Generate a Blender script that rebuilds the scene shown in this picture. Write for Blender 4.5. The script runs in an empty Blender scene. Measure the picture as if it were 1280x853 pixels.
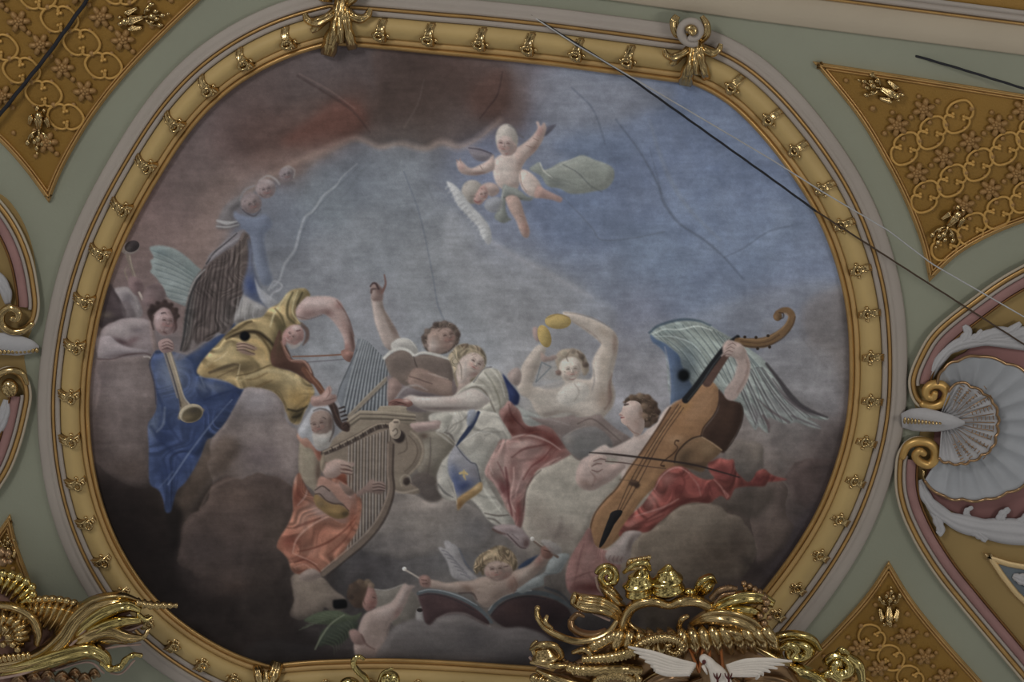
# ---------------------------------------------------------------- the painted ceiling picture
# A small brush kit: everything is laid on a numpy canvas in the painting's own plane and
# ends up as the pigment (colour attribute) of the plaster surface.
import numpy as np
PX0, PY0, PX1, PY1 = 96.0, 40.0, 1076.0, 848.0
class Canvas:
    def __init__(s, S):
        s.S = S; s.w = int((PX1-PX0)*S)+1; s.h = int((PY1-PY0)*S)+1
        s.a = np.zeros((s.h, s.w, 3), np.float32)
        s.X = PX0+np.arange(s.w)/S; s.Y = PY0+np.arange(s.h)/S
        s.rng = np.random.RandomState(7)
CV = None
SAT=0.68
GAIN=1.10
def pts(t):
    if isinstance(t, str): return np.array([[float(v) for v in q.split(',')] for q in t.split()])
    return np.array(t, float)
def col(c): return np.array(c, np.float32)/255.0
def smooth_closed(p, n=6):
    p0 = np.roll(p,1,0); p2 = np.roll(p,-1,0); p3 = np.roll(p,-2,0); out=[]
    for k in range(n):
        t=k/n
        out.append(0.5*((2*p)+(-p0+p2)*t+(2*p0-5*p+4*p2-p3)*t*t+(-p0+3*p-3*p2+p3)*t**3))
    return np.stack(out,1).reshape(-1,2)
def smooth_open(p, n=8):
    if len(p)<3: return p
    q = np.vstack([2*p[0]-p[1], p, 2*p[-1]-p[-2]]); out=[]
    for i in range(1,len(q)-2):
        for k in range(n):
            t=k/n; a,b,c,d=q[i-1],q[i],q[i+1],q[i+2]
            out.append(0.5*((2*b)+(-a+c)*t+(2*a-5*b+4*c-d)*t*t+(-a+3*b-3*c+d)*t**3))
    out.append(p[-1]); return np.array(out)
def bbox(x0,y0,x1,y1):
    S=CV.S
    i0=max(0,int((x0-PX0)*S)); i1=min(CV.w,int((x1-PX0)*S)+2)
    j0=max(0,int((y0-PY0)*S)); j1=min(CV.h,int((y1-PY0)*S)+2)
    return i0,i1,j0,j1
def boxblur(m, r):
    r=int(round(r))
    if r<1: return m
    for ax in (0,1):
        pad=[(0,0),(0,0)]; pad[ax]=(r+1,r)
        c=np.cumsum(np.pad(m,pad,mode='edge'),axis=ax)
        m=(c[2*r+1:]-c[:-2*r-1])/(2*r+1) if ax==0 else (c[:,2*r+1:]-c[:,:-2*r-1])/(2*r+1)
    return m
def rast(p, soft):
    m=soft*2+3
    i0,i1,j0,j1=bbox(p[:,0].min()-m,p[:,1].min()-m,p[:,0].max()+m,p[:,1].max()+m)
    if i1<=i0 or j1<=j0: return None
    acc=np.zeros((j1-j0,i1-i0),np.float32)
    S=CV.S; q=np.roll(p,-1,0)
    for oy in (-.33,0,.33):
        Y=PY0+(np.arange(j0,j1)+oy)/S
        xs=PX0+np.arange(i0,i1)/S
        cov=np.zeros_like(acc)
        for j,y in enumerate(Y):
            c=(p[:,1]<=y)!=(q[:,1]<=y)
            if not c.any(): continue
            x=np.sort(p[c,0]+(y-p[c,1])*(q[c,0]-p[c,0])/(q[c,1]-p[c,1]))
            for a,b in zip(x[::2],x[1::2]):
                cov[j]=np.maximum(cov[j], np.clip((xs-a)*S+.5,0,1)*np.clip((b-xs)*S+.5,0,1))
        acc+=cov/3
    r=soft*S*0.6
    if r>=.6: acc=boxblur(boxblur(acc,r),r)
    return (i0,i1,j0,j1,acc)
def comp(M, c, a=1.0, clip=None):
    if M is None: return
    i0,i1,j0,j1,m=M
    if clip is not None:
        a0,a1,b0,b1,cm=clip
        x0,x1,y0,y1=max(i0,a0),min(i1,a1),max(j0,b0),min(j1,b1)
        if x1<=x0 or y1<=y0: return
        m=m[y0-j0:y1-j0,x0-i0:x1-i0]*cm[y0-b0:y1-b0,x0-a0:x1-a0]; i0,i1,j0,j1=x0,x1,y0,y1
    m=(m*a)[...,None]
    CV.a[j0:j1,i0:i1]=CV.a[j0:j1,i0:i1]*(1-m)+c*m
CLIP=None
def F(p, c, soft=.8, sm=True, a=1.0, sh=()):
    """fill a closed outline; sh = soft touches laid inside it: (x, y, rx, ry, angle, colour, strength)"""
    p=pts(p)
    if sm: p=smooth_closed(p)
    M=rast(p,soft); comp(M,col(c),a,CLIP)
    for t in sh: B(*t, clip=M)
    if M is not None and VOL: volume(M,a)
    return M
VOL=True
def volume(M, a=1.0, amp=.20):
    """model the form: the painter's light comes from the upper left"""
    i0,i1,j0,j1,m=M; w=min(m.shape)
    if w<7*CV.S: return
    r=min(6.0*CV.S, w/5.0); b=boxblur(boxblur(m,r*.6),r*.6); d=max(1,int(r*.8))
    P=np.pad(b,d); e=P[:-2*d,:-2*d]-P[2*d:,2*d:]      # darker towards lower right
    e=e[:m.shape[0],:m.shape[1]]
    e=np.clip(-e,-.6,.6)*amp*a
    if CLIP is not None: return
    CV.a[j0:j1,i0:i1]*=(1+e*m)[...,None]
TAB=np.random.RandomState(11).rand(256,256).astype(np.float32)*2-1
def vn(x,y):
    xi=np.floor(x).astype(int); yi=np.floor(y).astype(int); fx=x-xi; fy=y-yi
    fx=fx*fx*(3-2*fx); fy=fy*fy*(3-2*fy); a=TAB[yi&255,xi&255]; b=TAB[yi&255,(xi+1)&255]; c=TAB[(yi+1)&255,xi&255]; d=TAB[(yi+1)&255,(xi+1)&255]
    return (a*(1-fx)+b*fx)*(1-fy)+(c*(1-fx)+d*fx)*fy
def tex(M, ang, wid, lng, amp, warp=.8, seed=0):
    """streaked brushwork inside a shape: folds, feathers or locks running along ang"""
    if M is None: return
    i0,i1,j0,j1,m=M
    X,Y=np.meshgrid(CV.X[i0:i1],CV.Y[j0:j1]); A=np.radians(ang)
    u=(X*np.cos(A)+Y*np.sin(A)); v=(-X*np.sin(A)+Y*np.cos(A))
    q=vn(X/(lng*.6)+seed*7.3,Y/(lng*.6)+3.1)*warp*wid*2.2
    n=vn(u/lng+seed*3.7,(v+q)/wid)*.65+vn(u/lng*1.9+9,(v+q)/wid*2.1+seed)*.35
    n=np.sign(n)*np.abs(n)**.8
    CV.a[j0:j1,i0:i1]*=(1+amp*n*m)[...,None]
def ell(cx,cy,rx,ry,ang=0,n=40):
    t=np.linspace(0,2*np.pi,n,endpoint=False); A=np.radians(ang)
    return np.stack([cx+rx*np.cos(t)*np.cos(A)-ry*np.sin(t)*np.sin(A), cy+rx*np.cos(t)*np.sin(A)+ry*np.sin(t)*np.cos(A)],1)
def E(cx,cy,rx,ry,ang,c,soft=.7,a=1.0,sh=()):
    return F(ell(cx,cy,rx,ry,ang),c,soft,False,a,sh)
def B(x,y,rx,ry,ang,c,a=.6,clip=None):
    """soft gaussian touch"""
    R=max(rx,ry)*2.2
    i0,i1,j0,j1=bbox(x-R,y-R,x+R,y+R)
    if i1<=i0 or j1<=j0: return
    X,Y=np.meshgrid(CV.X[i0:i1]-x,CV.Y[j0:j1]-y); A=np.radians(ang)
    u=X*np.cos(A)+Y*np.sin(A); v=-X*np.sin(A)+Y*np.cos(A)
    comp((i0,i1,j0,j1,np.exp(-(u/rx)**2-(v/ry)**2).astype(np.float32)),col(c),a,clip if clip is not None else CLIP)
def K(p, w, c, a=1.0, soft=.5, clip=None, sm=True):
    """brush stroke; w a width or (start, end) or (start, middle, end)"""
    p=pts(p)
    if sm: p=smooth_open(p)
    ws=np.atleast_1d(np.array(w,float)); t=np.linspace(0,1,len(p))
    W=np.interp(t,np.linspace(0,1,len(ws)),ws) if len(ws)>1 else np.full(len(p),ws[0])
    m=W.max()/2+soft*2+2
    i0,i1,j0,j1=bbox(p[:,0].min()-m,p[:,1].min()-m,p[:,0].max()+m,p[:,1].max()+m)
    if i1<=i0 or j1<=j0: return
    acc=np.zeros((j1-j0,i1-i0),np.float32)
    for k in range(len(p)-1):
        a_,b_=p[k],p[k+1]; r=max(W[k],W[k+1])/2+soft*2+1
        s0,s1,t0,t1=bbox(min(a_[0],b_[0])-r,min(a_[1],b_[1])-r,max(a_[0],b_[0])+r,max(a_[1],b_[1])+r)
        if s1<=s0 or t1<=t0: continue
        X,Y=np.meshgrid(CV.X[s0:s1],CV.Y[t0:t1]); d=b_-a_; L=max((d**2).sum(),1e-6)
        u=np.clip(((X-a_[0])*d[0]+(Y-a_[1])*d[1])/L,0,1)
        D=np.hypot(X-a_[0]-u*d[0],Y-a_[1]-u*d[1]); ww=(W[k]*(1-u)+W[k+1]*u)/2
        e=soft+.5/CV.S
        cov=np.clip((ww-D)/(2*e)+.5,0,1)
        v=acc[t0-j0:t1-j0,s0-i0:s1-i0]; np.maximum(v,cov,out=v)
    comp((i0,i1,j0,j1,acc),col(c),a,clip if clip is not None else CLIP)
def fnoise(cell, seed, oct=4):
    rng=np.random.RandomState(seed); out=np.zeros((CV.h,CV.w),np.float32); amp=1; tot=0
    for o in range(oct):
        c=cell*CV.S/(2**o)
        if c<1.2: break
        gy,gx=int(CV.h/c)+3,int(CV.w/c)+3
        g=rng.rand(gy,gx)*2-1
        y=np.arange(CV.h)/c; x=np.arange(CV.w)/c
        yi=y.astype(int); xi=x.astype(int); fy=(y-yi); fx=(x-xi)
        fy=(fy*fy*(3-2*fy))[:,None]; fx=(fx*fx*(3-2*fx))[None]
        v=(g[yi][:,xi]*(1-fy)*(1-fx)+g[yi+1][:,xi]*fy*(1-fx)+g[yi][:,xi+1]*(1-fy)*fx+g[yi+1][:,xi+1]*fy*fx)
        out+=amp*v; tot+=amp; amp*=.55
    return out/tot
def wing(rows, c_lt, c_dk, n=10, w=1.0, a=.8):
    """feather strokes running from one edge line to another: rows = (start line, mid line, end line)"""
    s,m,e=[smooth_open(pts(r),10) for r in rows]
    f=lambda L,t: L[int(round(t*(len(L)-1)))]
    for k in range(n):
        t=(k+.5)/n
        L=np.array([f(s,t),f(m,t),f(e,t)])
        K(L,(w*.6,w,w*.4),c_dk,a,.5); K(L+[w*1.1,w*.4],(w*.4,w*.8,w*.3),c_lt,a*.8,.5)

def paint(S=1.0):
    global CV, CLIP
    CV=Canvas(S)
    # ---- ground: sky and cloud masses, colours blended between dabs
    dabs="""450,80,66,57,57 520,110,60,52,51 600,100,68,56,54 570,75,66,56,56 400,120,68,58,56 330,110,76,67,68 370,100,72,64,65 300,135,78,68,69 250,150,84,77,80 640,110,76,62,60 340,160,74,57,54 430,150,78,60,56
    560,160,74,64,60 500,140,62,55,54 250,200,86,77,78 290,175,80,66,66 240,240,88,78,78 200,290,95,84,85 180,340,98,86,87 180,270,90,77,78 220,290,98,85,86 250,310,100,90,90 220,200,82,72,74 280,230,96,85,84 360,190,82,68,66
    450,70,74,70,74 395,90,84,78,82 610,135,68,54,52 660,95,96,98,108 630,90,84,78,82 140,360,88,78,80
    450,205,92,97,105 500,230,100,104,110 400,250,95,100,106 470,300,103,106,111 550,330,108,110,114 620,360,112,113,116 400,340,102,104,109 600,430,114,116,120
    450,400,108,109,114 520,190,98,102,108 560,210,100,103,110 350,280,92,97,106 350,330,98,100,106 370,400,102,103,107 420,440,110,112,116 560,380,108,110,114 640,400,116,116,119 330,260,90,92,100
    585,170,96,100,112 590,200,86,95,120 600,230,92,98,118 560,260,104,107,112 650,330,104,106,112 640,300,96,101,115 700,120,96,102,116 780,110,90,97,113 840,150,78,90,116 720,260,78,92,120 680,280,84,95,120 720,320,90,99,118
    800,220,80,92,118 900,180,79,93,122 950,230,82,96,125 880,280,84,98,125 960,300,87,100,124 820,330,84,97,120 1000,330,90,100,121 760,370,93,99,112 880,370,88,98,118 980,380,94,99,114
    700,360,104,105,109 720,420,108,108,112 800,400,96,99,112 780,440,106,105,109 740,170,84,94,114 790,470,110,109,113 860,120,78,90,115 680,170,92,97,110
    1040,400,92,92,95 1000,440,98,97,100 940,410,90,95,108 1030,450,100,98,99 990,490,104,102,104 1045,500,86,82,84 1040,560,66,60,61 1000,600,76,68,68 960,560,96,91,91 980,530,96,92,93 1015,640,60,55,57
    980,660,58,52,54 950,710,52,46,47 900,720,56,49,47 860,660,86,79,73 820,680,92,85,78 920,650,66,58,55 880,690,70,63,58 840,700,74,68,63 935,610,66,60,58 970,620,74,66,63 950,590,88,82,82
    150,460,94,88,91 140,560,68,62,62 160,510,84,77,77 125,500,76,69,70 190,560,70,64,63 140,600,44,38,38 150,640,28,24,24 170,680,28,24,24 190,630,44,38,37 200,730,29,26,26 250,790,38,34,34 320,800,46,41,40 350,770,48,42,41 290,770,44,38,37 380,740,50,44,43 250,700,50,44,45 290,700,55,49,49
    250,650,60,52,50 310,630,72,64,62 260,600,70,63,60 335,540,104,99,101 330,500,100,97,102 300,580,84,77,75 350,600,82,76,77 350,690,62,57,56 380,790,46,43,44 320,740,44,40,40 230,620,56,50,47 345,640,64,58,55 430,800,52,48,49
    500,630,94,91,91 540,640,94,90,89 480,700,62,60,62 530,700,72,70,71 590,670,84,82,81 590,700,74,73,74 680,640,112,108,104 720,600,118,115,111 700,660,100,96,93 640,690,84,80,80 690,610,116,112,107 470,670,74,70,71
    560,790,80,75,75 620,795,72,68,68 660,800,60,55,56 500,810,64,60,60 700,790,44,41,42 700,730,82,78,77 440,740,48,46,47 540,770,86,81,80 590,730,80,77,76 760,640,112,108,104 735,640,114,110,106
    640,480,118,117,119 700,500,110,108,106 560,540,100,96,94 500,560,96,90,84 400,500,106,106,109"""
    D=np.array([[float(v) for v in q.split(',')] for q in dabs.split()],np.float32)
    gs=4; gx=np.arange(PX0,PX1+gs,gs); gy=np.arange(PY0,PY1+gs,gs); GX,GY=np.meshgrid(gx,gy)
    num=np.zeros(GX.shape+(3,),np.float32); den=np.zeros(GX.shape,np.float32)
    for x,y,r,g,b in D:
        d2=(GX-x)**2+(GY-y)**2; w=np.exp(-d2/(2*24.**2))+1e-4/(1+d2/400); den+=w; num+=w[...,None]*np.array([r,g,b])
    base=num/den[...,None]/255
    wx=fnoise(60,31,3)*16; wy=fnoise(60,32,3)*14
    XX,YY=np.meshgrid(CV.X,CV.Y)
    u=np.clip((XX+wx-PX0)/gs,0,len(gx)-1.001); v=np.clip((YY+wy-PY0)/gs,0,len(gy)-1.001)
    ui,vi=u.astype(int),v.astype(int); fu=(u-ui)[...,None]; fv=(v-vi)[...,None]
    CV.a[:]=base[vi,ui]*(1-fu)*(1-fv)+base[vi,ui+1]*fu*(1-fv)+base[vi+1,ui]*(1-fu)*fv+base[vi+1,ui+1]*fu*fv
    # ---- cloud mottling
    n1=fnoise(46,1,5); n2=fnoise(20,2,4)
    CV.a*= (1+.045*n1+.035*n2)[...,None]
    blue=np.clip((CV.a[...,2]-CV.a[...,0]-.05)*8,0,1)
    CV.a+= (fnoise(34,5,4)*blue*.032)[...,None]*np.array([.9,.8,.45])
    # the lower rim of the dark cloud across the top
    F("420,165 448,172 462,178 478,184 492,178 515,180 535,184 552,176 575,181 600,168 616,152 632,138 638,112 630,84 560,76 470,60 470,120 440,140",(64,52,49),7,a=.5)
    K("300,250 330,225 365,205 400,190 425,178 442,172 456,176 475,184 500,180 530,186 552,178 575,184 600,172 625,150",(5,9,6,5,9,5),(128,112,106),.5,3.5)
    F("350,180 385,150 420,125 450,130 460,155 440,170 400,185",(84,54,48),9,a=.55)
    K("372,95 410,118 440,138 462,165",(2,3,2),(50,40,40),.5,1.2); K("374,92 412,113 444,136",(1,2,1),(110,92,90),.35,.8)
    F("590,110 630,85 638,125 615,148 590,140",(80,56,50),11,a=.4)
    K("600,148 610,135 622,118 628,90",(1,2,1),(48,38,40),.6,.8); K("530,100 522,130 505,160",(1,2),(92,84,82),.3,1)
    F("668,98 700,92 770,98 840,112 835,130 800,142 760,158 715,160 680,152 668,130",(100,101,108),11,a=.55); F("690,180 740,172 800,180 790,200 720,200",(72,84,106),8,a=.4); F("690,270 760,265 800,290 760,310 700,300",(74,86,110),10,a=.35)
    K("690,235 715,258 740,285 752,300 790,298 830,290",(1,1.6,1),(70,76,86),.45,.8); K("812,150 822,185 838,225 862,262 900,300",(2,5,3),(92,98,106),.35,2)
    # sunken plaster cracks
    for p,w,a in (("770,150 800,190 822,230 830,255 850,280 880,300 905,322 930,350",(2,3,2),.5),("812,185 820,215 830,250 840,268",(1,2),.35),("905,322 930,310 960,290 990,282",(1,1.6),.45),("715,110 740,135 752,165 756,180",(1.5,2),.45),
      ("505,215 525,270 540,340 547,380 555,400",(1,1.5),.35),("120,540 180,510 205,490",(1,1),.4),("1005,425 1030,455 1045,470",(1.6,1.2),.5)):
        K(p,w,(62,70,84) if int(p.split(',')[0])>500 and int(p.split(',')[0])<1000 else (66,60,62),a,1)
    K("250,330 262,285 285,238 330,208 380,192 415,184",(50,40,26,16),(110,95,92),.40,14); K("140,330 180,300 230,300",(30,50,40),(106,91,89),.3,16)
    K("446,205 428,221 420,232 404,245 392,263 381,272 374,292 368,313 356,330 349,350 340,360",(1,2.4,3.2,2.4),(128,130,134),.6,1.0); K("449,208 431,225 407,249 385,276 377,296 371,316 359,333",(1,1.4,1),(82,86,92),.5,.8)
    K("470,200 452,215 440,232 430,246",(2,4,1),(84,88,94),.4,1.6); K("520,215 535,235 541,250",(1,1.6),(88,90,96),.4,.9)
    K("336,362 342,352 352,356 350,362 340,368 334,385",(2,2.5,2),(132,132,136),.6,.9)
    for k in range(5): K([(300+8*k,190-14*k+k*k*3),(330+12*k,170-10*k),(365+15*k,150-4*k)],(4,10,3),(90,74,72),.16,4)
    # pale beam of light and cloud edge by the blue
    F("560,260 600,290 630,310 670,335 710,350 745,372 770,390 760,420 700,400 620,390 560,330",(116,117,121),9,a=.5)
    K("612,300 640,318 690,345 740,372",(4,8,3),(126,124,126),.35,3)
    F("800,405 850,398 900,380 960,365 1030,350 1055,380 1055,430 1000,420 950,425 900,420 850,440 800,450",(104,106,112),12,a=.45)
    F("1010,375 1035,362 1060,360 1062,420 1062,500 1040,470 1012,440 1000,400",(94,90,91),8,a=.7)
    F("955,400 975,408 995,404 1010,420 990,440 955,430",(92,92,96),7,a=.5)
    F("945,440 990,425 1035,440 1052,480 1045,520 1010,505 970,470",(106,105,108),9,a=.6)
    bil=1-np.abs(fnoise(70,41,5))*2; bil2=1-np.abs(fnoise(28,42,4))*2
    CV.a*=(1+(.06*(bil-.5)+.035*(bil2-.5))*(1-.6*blue))[...,None]
    # ---- heavy clouds
    def cloud(p,lt,dk,soft=3,a=.9,edge=(128,122,118),ea=.35,sh=()):
        q=smooth_closed(pts(p),10)
        q=q+np.stack([vn(q[:,0]/13+5,q[:,1]/13),vn(q[:,0]/13,q[:,1]/13+9)],1)*4.0
        M=rast(q,soft); i0,i1,j0,j1,m=M
        b=boxblur(boxblur(m,9*CV.S),9*CV.S); X,Y=np.meshgrid(CV.X[i0:i1],CV.Y[j0:j1])
        yy=(Y-q[:,1].min())/(np.ptp(q[:,1])+1e-6); k=np.clip((yy-.35)/.65,0,1)
        M=(i0,i1,j0,j1,m*(1-k)+k*m*np.clip(b*1.6-.45,0,1))
        comp(M,col(lt),a)
        for t in sh: B(*t,clip=M)
        volume((i0,i1,j0,j1,m),a,.22)
        return M
    # left big cloud under the trumpeter
    cloud("118,452 150,444 185,446 196,470 194,520 188,560 186,610 160,606 130,590 112,560 108,500",(92,84,85),5,.8,sh=((150,480,40,26,0,(106,99,102),.5),(160,590,50,25,0,(62,54,52),.8),(115,560,20,60,0,(58,50,50),.7),(120,470,16,20,0,(88,80,84),.6)))
    K("118,462 124,480 120,510",(3,4,2),(120,108,110),.35,1.5)
    cloud("300,488 315,482 335,484 350,492 356,512 358,524 372,536 376,560 376,590 368,608 366,640 352,660 330,664 300,660 280,650 272,620 262,590 262,560 280,525",(98,91,92),4,.92,sh=((320,500,30,20,0,(114,110,114),.8),(330,570,36,16,0,(80,72,76),.6),(360,560,14,40,0,(112,104,104),.6),(280,590,22,40,0,(78,69,66),.7),(320,625,50,20,0,(62,54,51),.8),(350,600,14,10,0,(66,56,58),.5)))
    F("262,560 285,545 300,560 280,590 262,600 246,620 230,640 225,620",(72,62,56),7,a=.6)
    F("268,602 285,596 288,606 272,612 262,622 250,640 240,640 255,615",(40,35,33),4,a=.7)
    cloud("252,632 270,606 290,598 320,594 350,596 366,612 366,650 352,684 362,710 340,730 300,735 260,728 228,710 222,680 230,655",(66,57,55),6,.8,sh=((290,620,34,16,0,(82,70,66),.7),(250,690,26,28,0,(64,57,58),.7),(300,700,40,22,0,(50,45,46),.7),(345,660,14,30,0,(60,54,50),.5)))
    K("250,636 264,612 286,600 300,598",(2,3,1),(110,96,92),.4,1.5)
    F("100,600 130,592 160,606 188,606 205,640 222,660 218,700 240,735 300,745 360,735 372,780 400,800 440,830 300,840 220,800 150,720 110,650",(27,23,23),12,a=.5)
    F("205,640 215,630 228,640 226,660 220,690 212,680",(26,23,23),5,a=.7)
    B(290,712,50,22,0,(58,50,48),.5); B(300,735,40,10,0,(60,46,40),.25)
    # lump below the harpist
    cloud("366,720 378,716 398,720 415,733 428,747 432,760 418,764 405,758 395,770 375,776 362,768 368,745",(100,92,86),3,.9,sh=((380,760,20,12,0,(84,76,72),.6),(420,752,12,8,0,(70,64,62),.6)))
    F("330,690 350,690 362,712 368,740 362,770 340,800 300,770 310,720",(46,41,40),8,a=.5)
    F("430,720 450,700 470,710 460,725 440,735",(58,55,56),6,a=.6)
    # centre cloud under organ and lady
    cloud("486,614 500,614 520,622 534,628 548,624 570,628 590,634 610,650 622,668 600,690 560,690 520,700 480,700 455,690 462,660 478,640",(98,94,93),4,.8,sh=((520,632,40,8,0,(116,110,109),.7),(595,665,26,24,0,(72,71,73),.6),(560,672,20,12,0,(92,90,90),.5),(490,680,40,16,0,(76,73,74),.6)))
    K("488,616 505,615 522,622 534,627 548,624 568,627",(2,3,2),(124,117,114),.45,1)
    B(570,700,30,14,0,(76,75,77),.6); B(450,700,30,20,0,(58,56,58),.5)
    # bright cloud in the middle
    cloud("655,610 664,590 690,578 720,566 745,575 765,600 782,588 776,610 758,628 745,650 735,668 722,690 700,694 672,680 656,664 652,640",(116,113,109),4,.9,sh=((700,620,34,30,0,(122,120,116),.7),(700,668,30,16,20,(92,86,84),.8),(672,645,16,20,0,(104,98,94),.6),(745,650,10,22,20,(120,116,114),.6)))
    K("690,680 700,660 702,648",(3,5,2),(84,78,77),.5,2.5)
    # cloud bank right of the player's foot
    cloud("797,672 806,660 826,656 842,640 862,632 888,630 906,638 924,650 938,668 944,690 936,712 920,724 880,730 830,726 800,716 790,700 786,690",(90,83,77),4,.92,sh=((830,680,30,20,-20,(102,95,88),.8),(870,650,30,14,0,(96,90,84),.7),(900,700,40,26,0,(64,57,52),.9),(840,715,40,12,0,(70,64,58),.7),(925,680,16,30,0,(60,53,50),.6)))
    K("796,690 800,672 826,658 842,641 862,633 888,630",(1,2.5,1),(120,112,104),.4,1)
    cloud("940,630 950,608 975,604 985,620 980,640 990,660 975,690 950,705 942,680",(70,62,60),5,.7,sh=((955,640,14,20,0,(84,76,74),.6),(970,670,14,14,0,(74,66,62),.6)))
    cloud("905,560 920,552 940,550 952,560 955,580 945,596 930,600 915,590",(84,79,77),4,.85,sh=((945,565,10,12,0,(96,90,86),.7),(925,585,12,10,0,(70,67,66),.7)))
    F("870,640 905,625 935,612 960,608 968,622 955,640 938,650 920,640 890,632",(62,57,54),5,a=.7)
    cloud("990,582 1005,572 1030,572 1048,580 1046,600 1030,628 1008,640 990,620 984,600",(62,54,54),5,.8,sh=((1005,600,12,16,0,(74,64,64),.6),(1035,590,10,10,0,(54,48,50),.6)))
    F("1000,650 1030,620 1040,630 1015,670 985,700 965,720 955,715 985,680",(50,45,50),6,a=.6)
    K("930,700 950,712 975,690",(8,12,6),(40,36,36),.5,5)
    for x,y,r in ((960,545,12),(985,560,14),(1000,540,12),(975,580,10)): B(x,y,r,r*.6,30,(112,108,108),.35); B(x+8,y+8,r*.7,r*.5,0,(78,72,74),.35)
    bil=1-np.abs(fnoise(40,43,5))*2
    low=np.clip((YY-430)/60,0,1)
    CV.a*=(1+.13*(bil-.5)*low+.05*fnoise(12,44,3))[...,None]
    Lm=CV.a@np.array([.3,.59,.11],np.float32); CV.a=Lm[...,None]+(CV.a-Lm[...,None])*(1.36-.50*blue[...,None]); CV.a*=1+np.clip((CV.a[...,0]-CV.a[...,2]+.01)*25,0,1)[...,None]*np.array([.03,0,-.05],np.float32)
    # ---- the trumpeters at the left edge
    F("133,356 140,358 150,372 157,390 158,402 140,402 125,410 122,380",(66,54,57),1.5,sh=((132,395,10,6,0,(104,92,78),.6),(145,380,5,12,-30,(86,72,74),.6)))
    F("187,311 190,308 202,307 218,311 232,320 245,332 254,342 256,370 248,382 236,384 224,380 212,374 206,366 202,356 194,346 188,340 190,334 188,326 192,322",(98,107,106),1.2,sh=((215,350,22,10,25,(116,126,126),.7),(200,316,14,5,15,(80,96,98),.6),(240,340,14,8,40,(84,98,97),.5),(232,376,12,6,10,(120,126,126),.6)))
    for k in range(8): K([(190+k*1.6,313+8*k),(212+k*2,322+7.5*k),(244+k,342+5.5*k)],(1,1.4,.6),(72,84,86),.45,.6); K([(193+k*1.6,316+8*k),(214+k*2,325+7.5*k),(240+k,342+5.5*k)],(.8,1.2,.5),(126,132,130),.35,.6)
    E(163,310,12,8,-18,(116,104,98)); E(165,308,9.5,7,-20,(52,45,46),sh=((160,311,5,4,0,(74,66,64),.7),))
    K("160,320 163,330 167,342 171,352",(6,4.5,4),(104,90,80)); K("162,320 165,334 169,346",(1.5,1),(132,120,104),.7)
    K("158,334 156,340 160,350",(1.4,1.6),(112,98,84),.9); K("167,342 163,336 159,333",(1,1),(100,86,76),.8)
    F("143,362 150,359 162,360 170,368 176,382 178,394 168,402 158,402 158,390 150,374",(112,103,105),1,sh=((160,374,6,8,30,(88,80,84),.8),(170,392,8,8,0,(122,112,112),.6)))
    K("147,363 158,361 168,371 173,386",(2.5,3,2),(128,119,115),.5,1); F("150,380 158,376 166,384 170,396 164,404 156,400",(84,73,75),2.5,a=.7); F("176,396 188,398 198,420 194,440 182,436 178,420",(92,78,80),3,a=.55); K("126,446 124,430 132,412 146,404",(1,1.8,1),(84,70,72),.6,.9)
    F("160,348 170,346 178,354 180,364 172,370 163,362",(104,82,82),1,sh=((172,356,5,6,0,(86,66,68),.6),))
    K("174,366 178,374",3,(146,134,124),.8); 
    F("180,366 186,357 196,354 204,360 207,370 202,380 186,384 178,380",(98,80,80),1,sh=((192,359,9,4,0,(74,60,60),.8),(190,377,8,5,0,(120,92,92),.6)))
    # bare shoulders and arms
    K("130,398 145,402 160,398",(3,5,2),(60,50,52),.8,1.5)
    F("124,420 130,410 140,404 155,398 176,398 188,402 196,410 200,425 198,438 190,444 165,446 140,448 126,446",(112,99,100),1.2,sh=((148,412,16,8,-10,(130,119,119),.8),(170,402,12,7,0,(124,113,113),.6),(153,428,12,3.5,20,(72,52,56),.9),(166,426,9,4,-25,(96,72,74),.8),(172,413,8,3,0,(90,80,84),.7),(188,426,12,12,0,(112,98,100),.6)))
    F("120,424 128,420 138,420 146,428 158,434 178,437 186,440 172,443 152,446 134,449 122,446",(118,107,110),1,sh=((140,432,16,6,10,(130,118,120),.7),(160,444,20,2.5,-5,(84,64,66),.7)))
    K("122,449 140,449 158,444 180,442 188,444",(1.2,2),(72,54,54),.7,.6); K("180,446 187,447 192,455",(2,2,1),(140,132,126),.7,.5)
    F("186,392 192,388 196,398 194,418 198,438 192,440 188,420",(110,92,88),1,a=.8)
    E(206,402,13.5,17.5,-12,(122,98,96),1,sh=((200,398,6,8,0,(138,122,124),.8),(214,398,5,12,0,(104,78,76),.7),(202,415,8,5,0,(112,86,82),.7),(217,408,5,8,0,(82,56,54),.6)))
    F("184,390 188,384 196,380 203,377 210,378 216,384 222,388 222,398 218,404 216,395 212,387 204,384 197,388 191,394 190,402 186,398",(58,44,42),1,sh=((190,388,5,4,0,(44,34,34),.8),(218,388,4,4,0,(72,52,48),.7)))
    K("191,396 190,404 192,412",(3,2),(62,46,44),.7); K("219,400 220,410 217,416",(3,3,1),(66,46,44),.8,.7)
    K("202,392 206,391.5 209,394",(1.6,2.2,1.2),(50,36,38),.9,.4); K("206,399 210,402 207,405",(1,1.4),(86,58,56),.8,.4); K("206,410 204,414 208,417",(1,2,1),(80,50,50),.8,.5)
    K("200,407 203,413",(2,3),(140,122,118),.5,1)
    for k,(x,y) in enumerate(((190,383),(197,379),(206,377),(214,381),(220,387),(222,395))): E(x,y,3,2.6,0,(56,42,40),.8)
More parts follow.
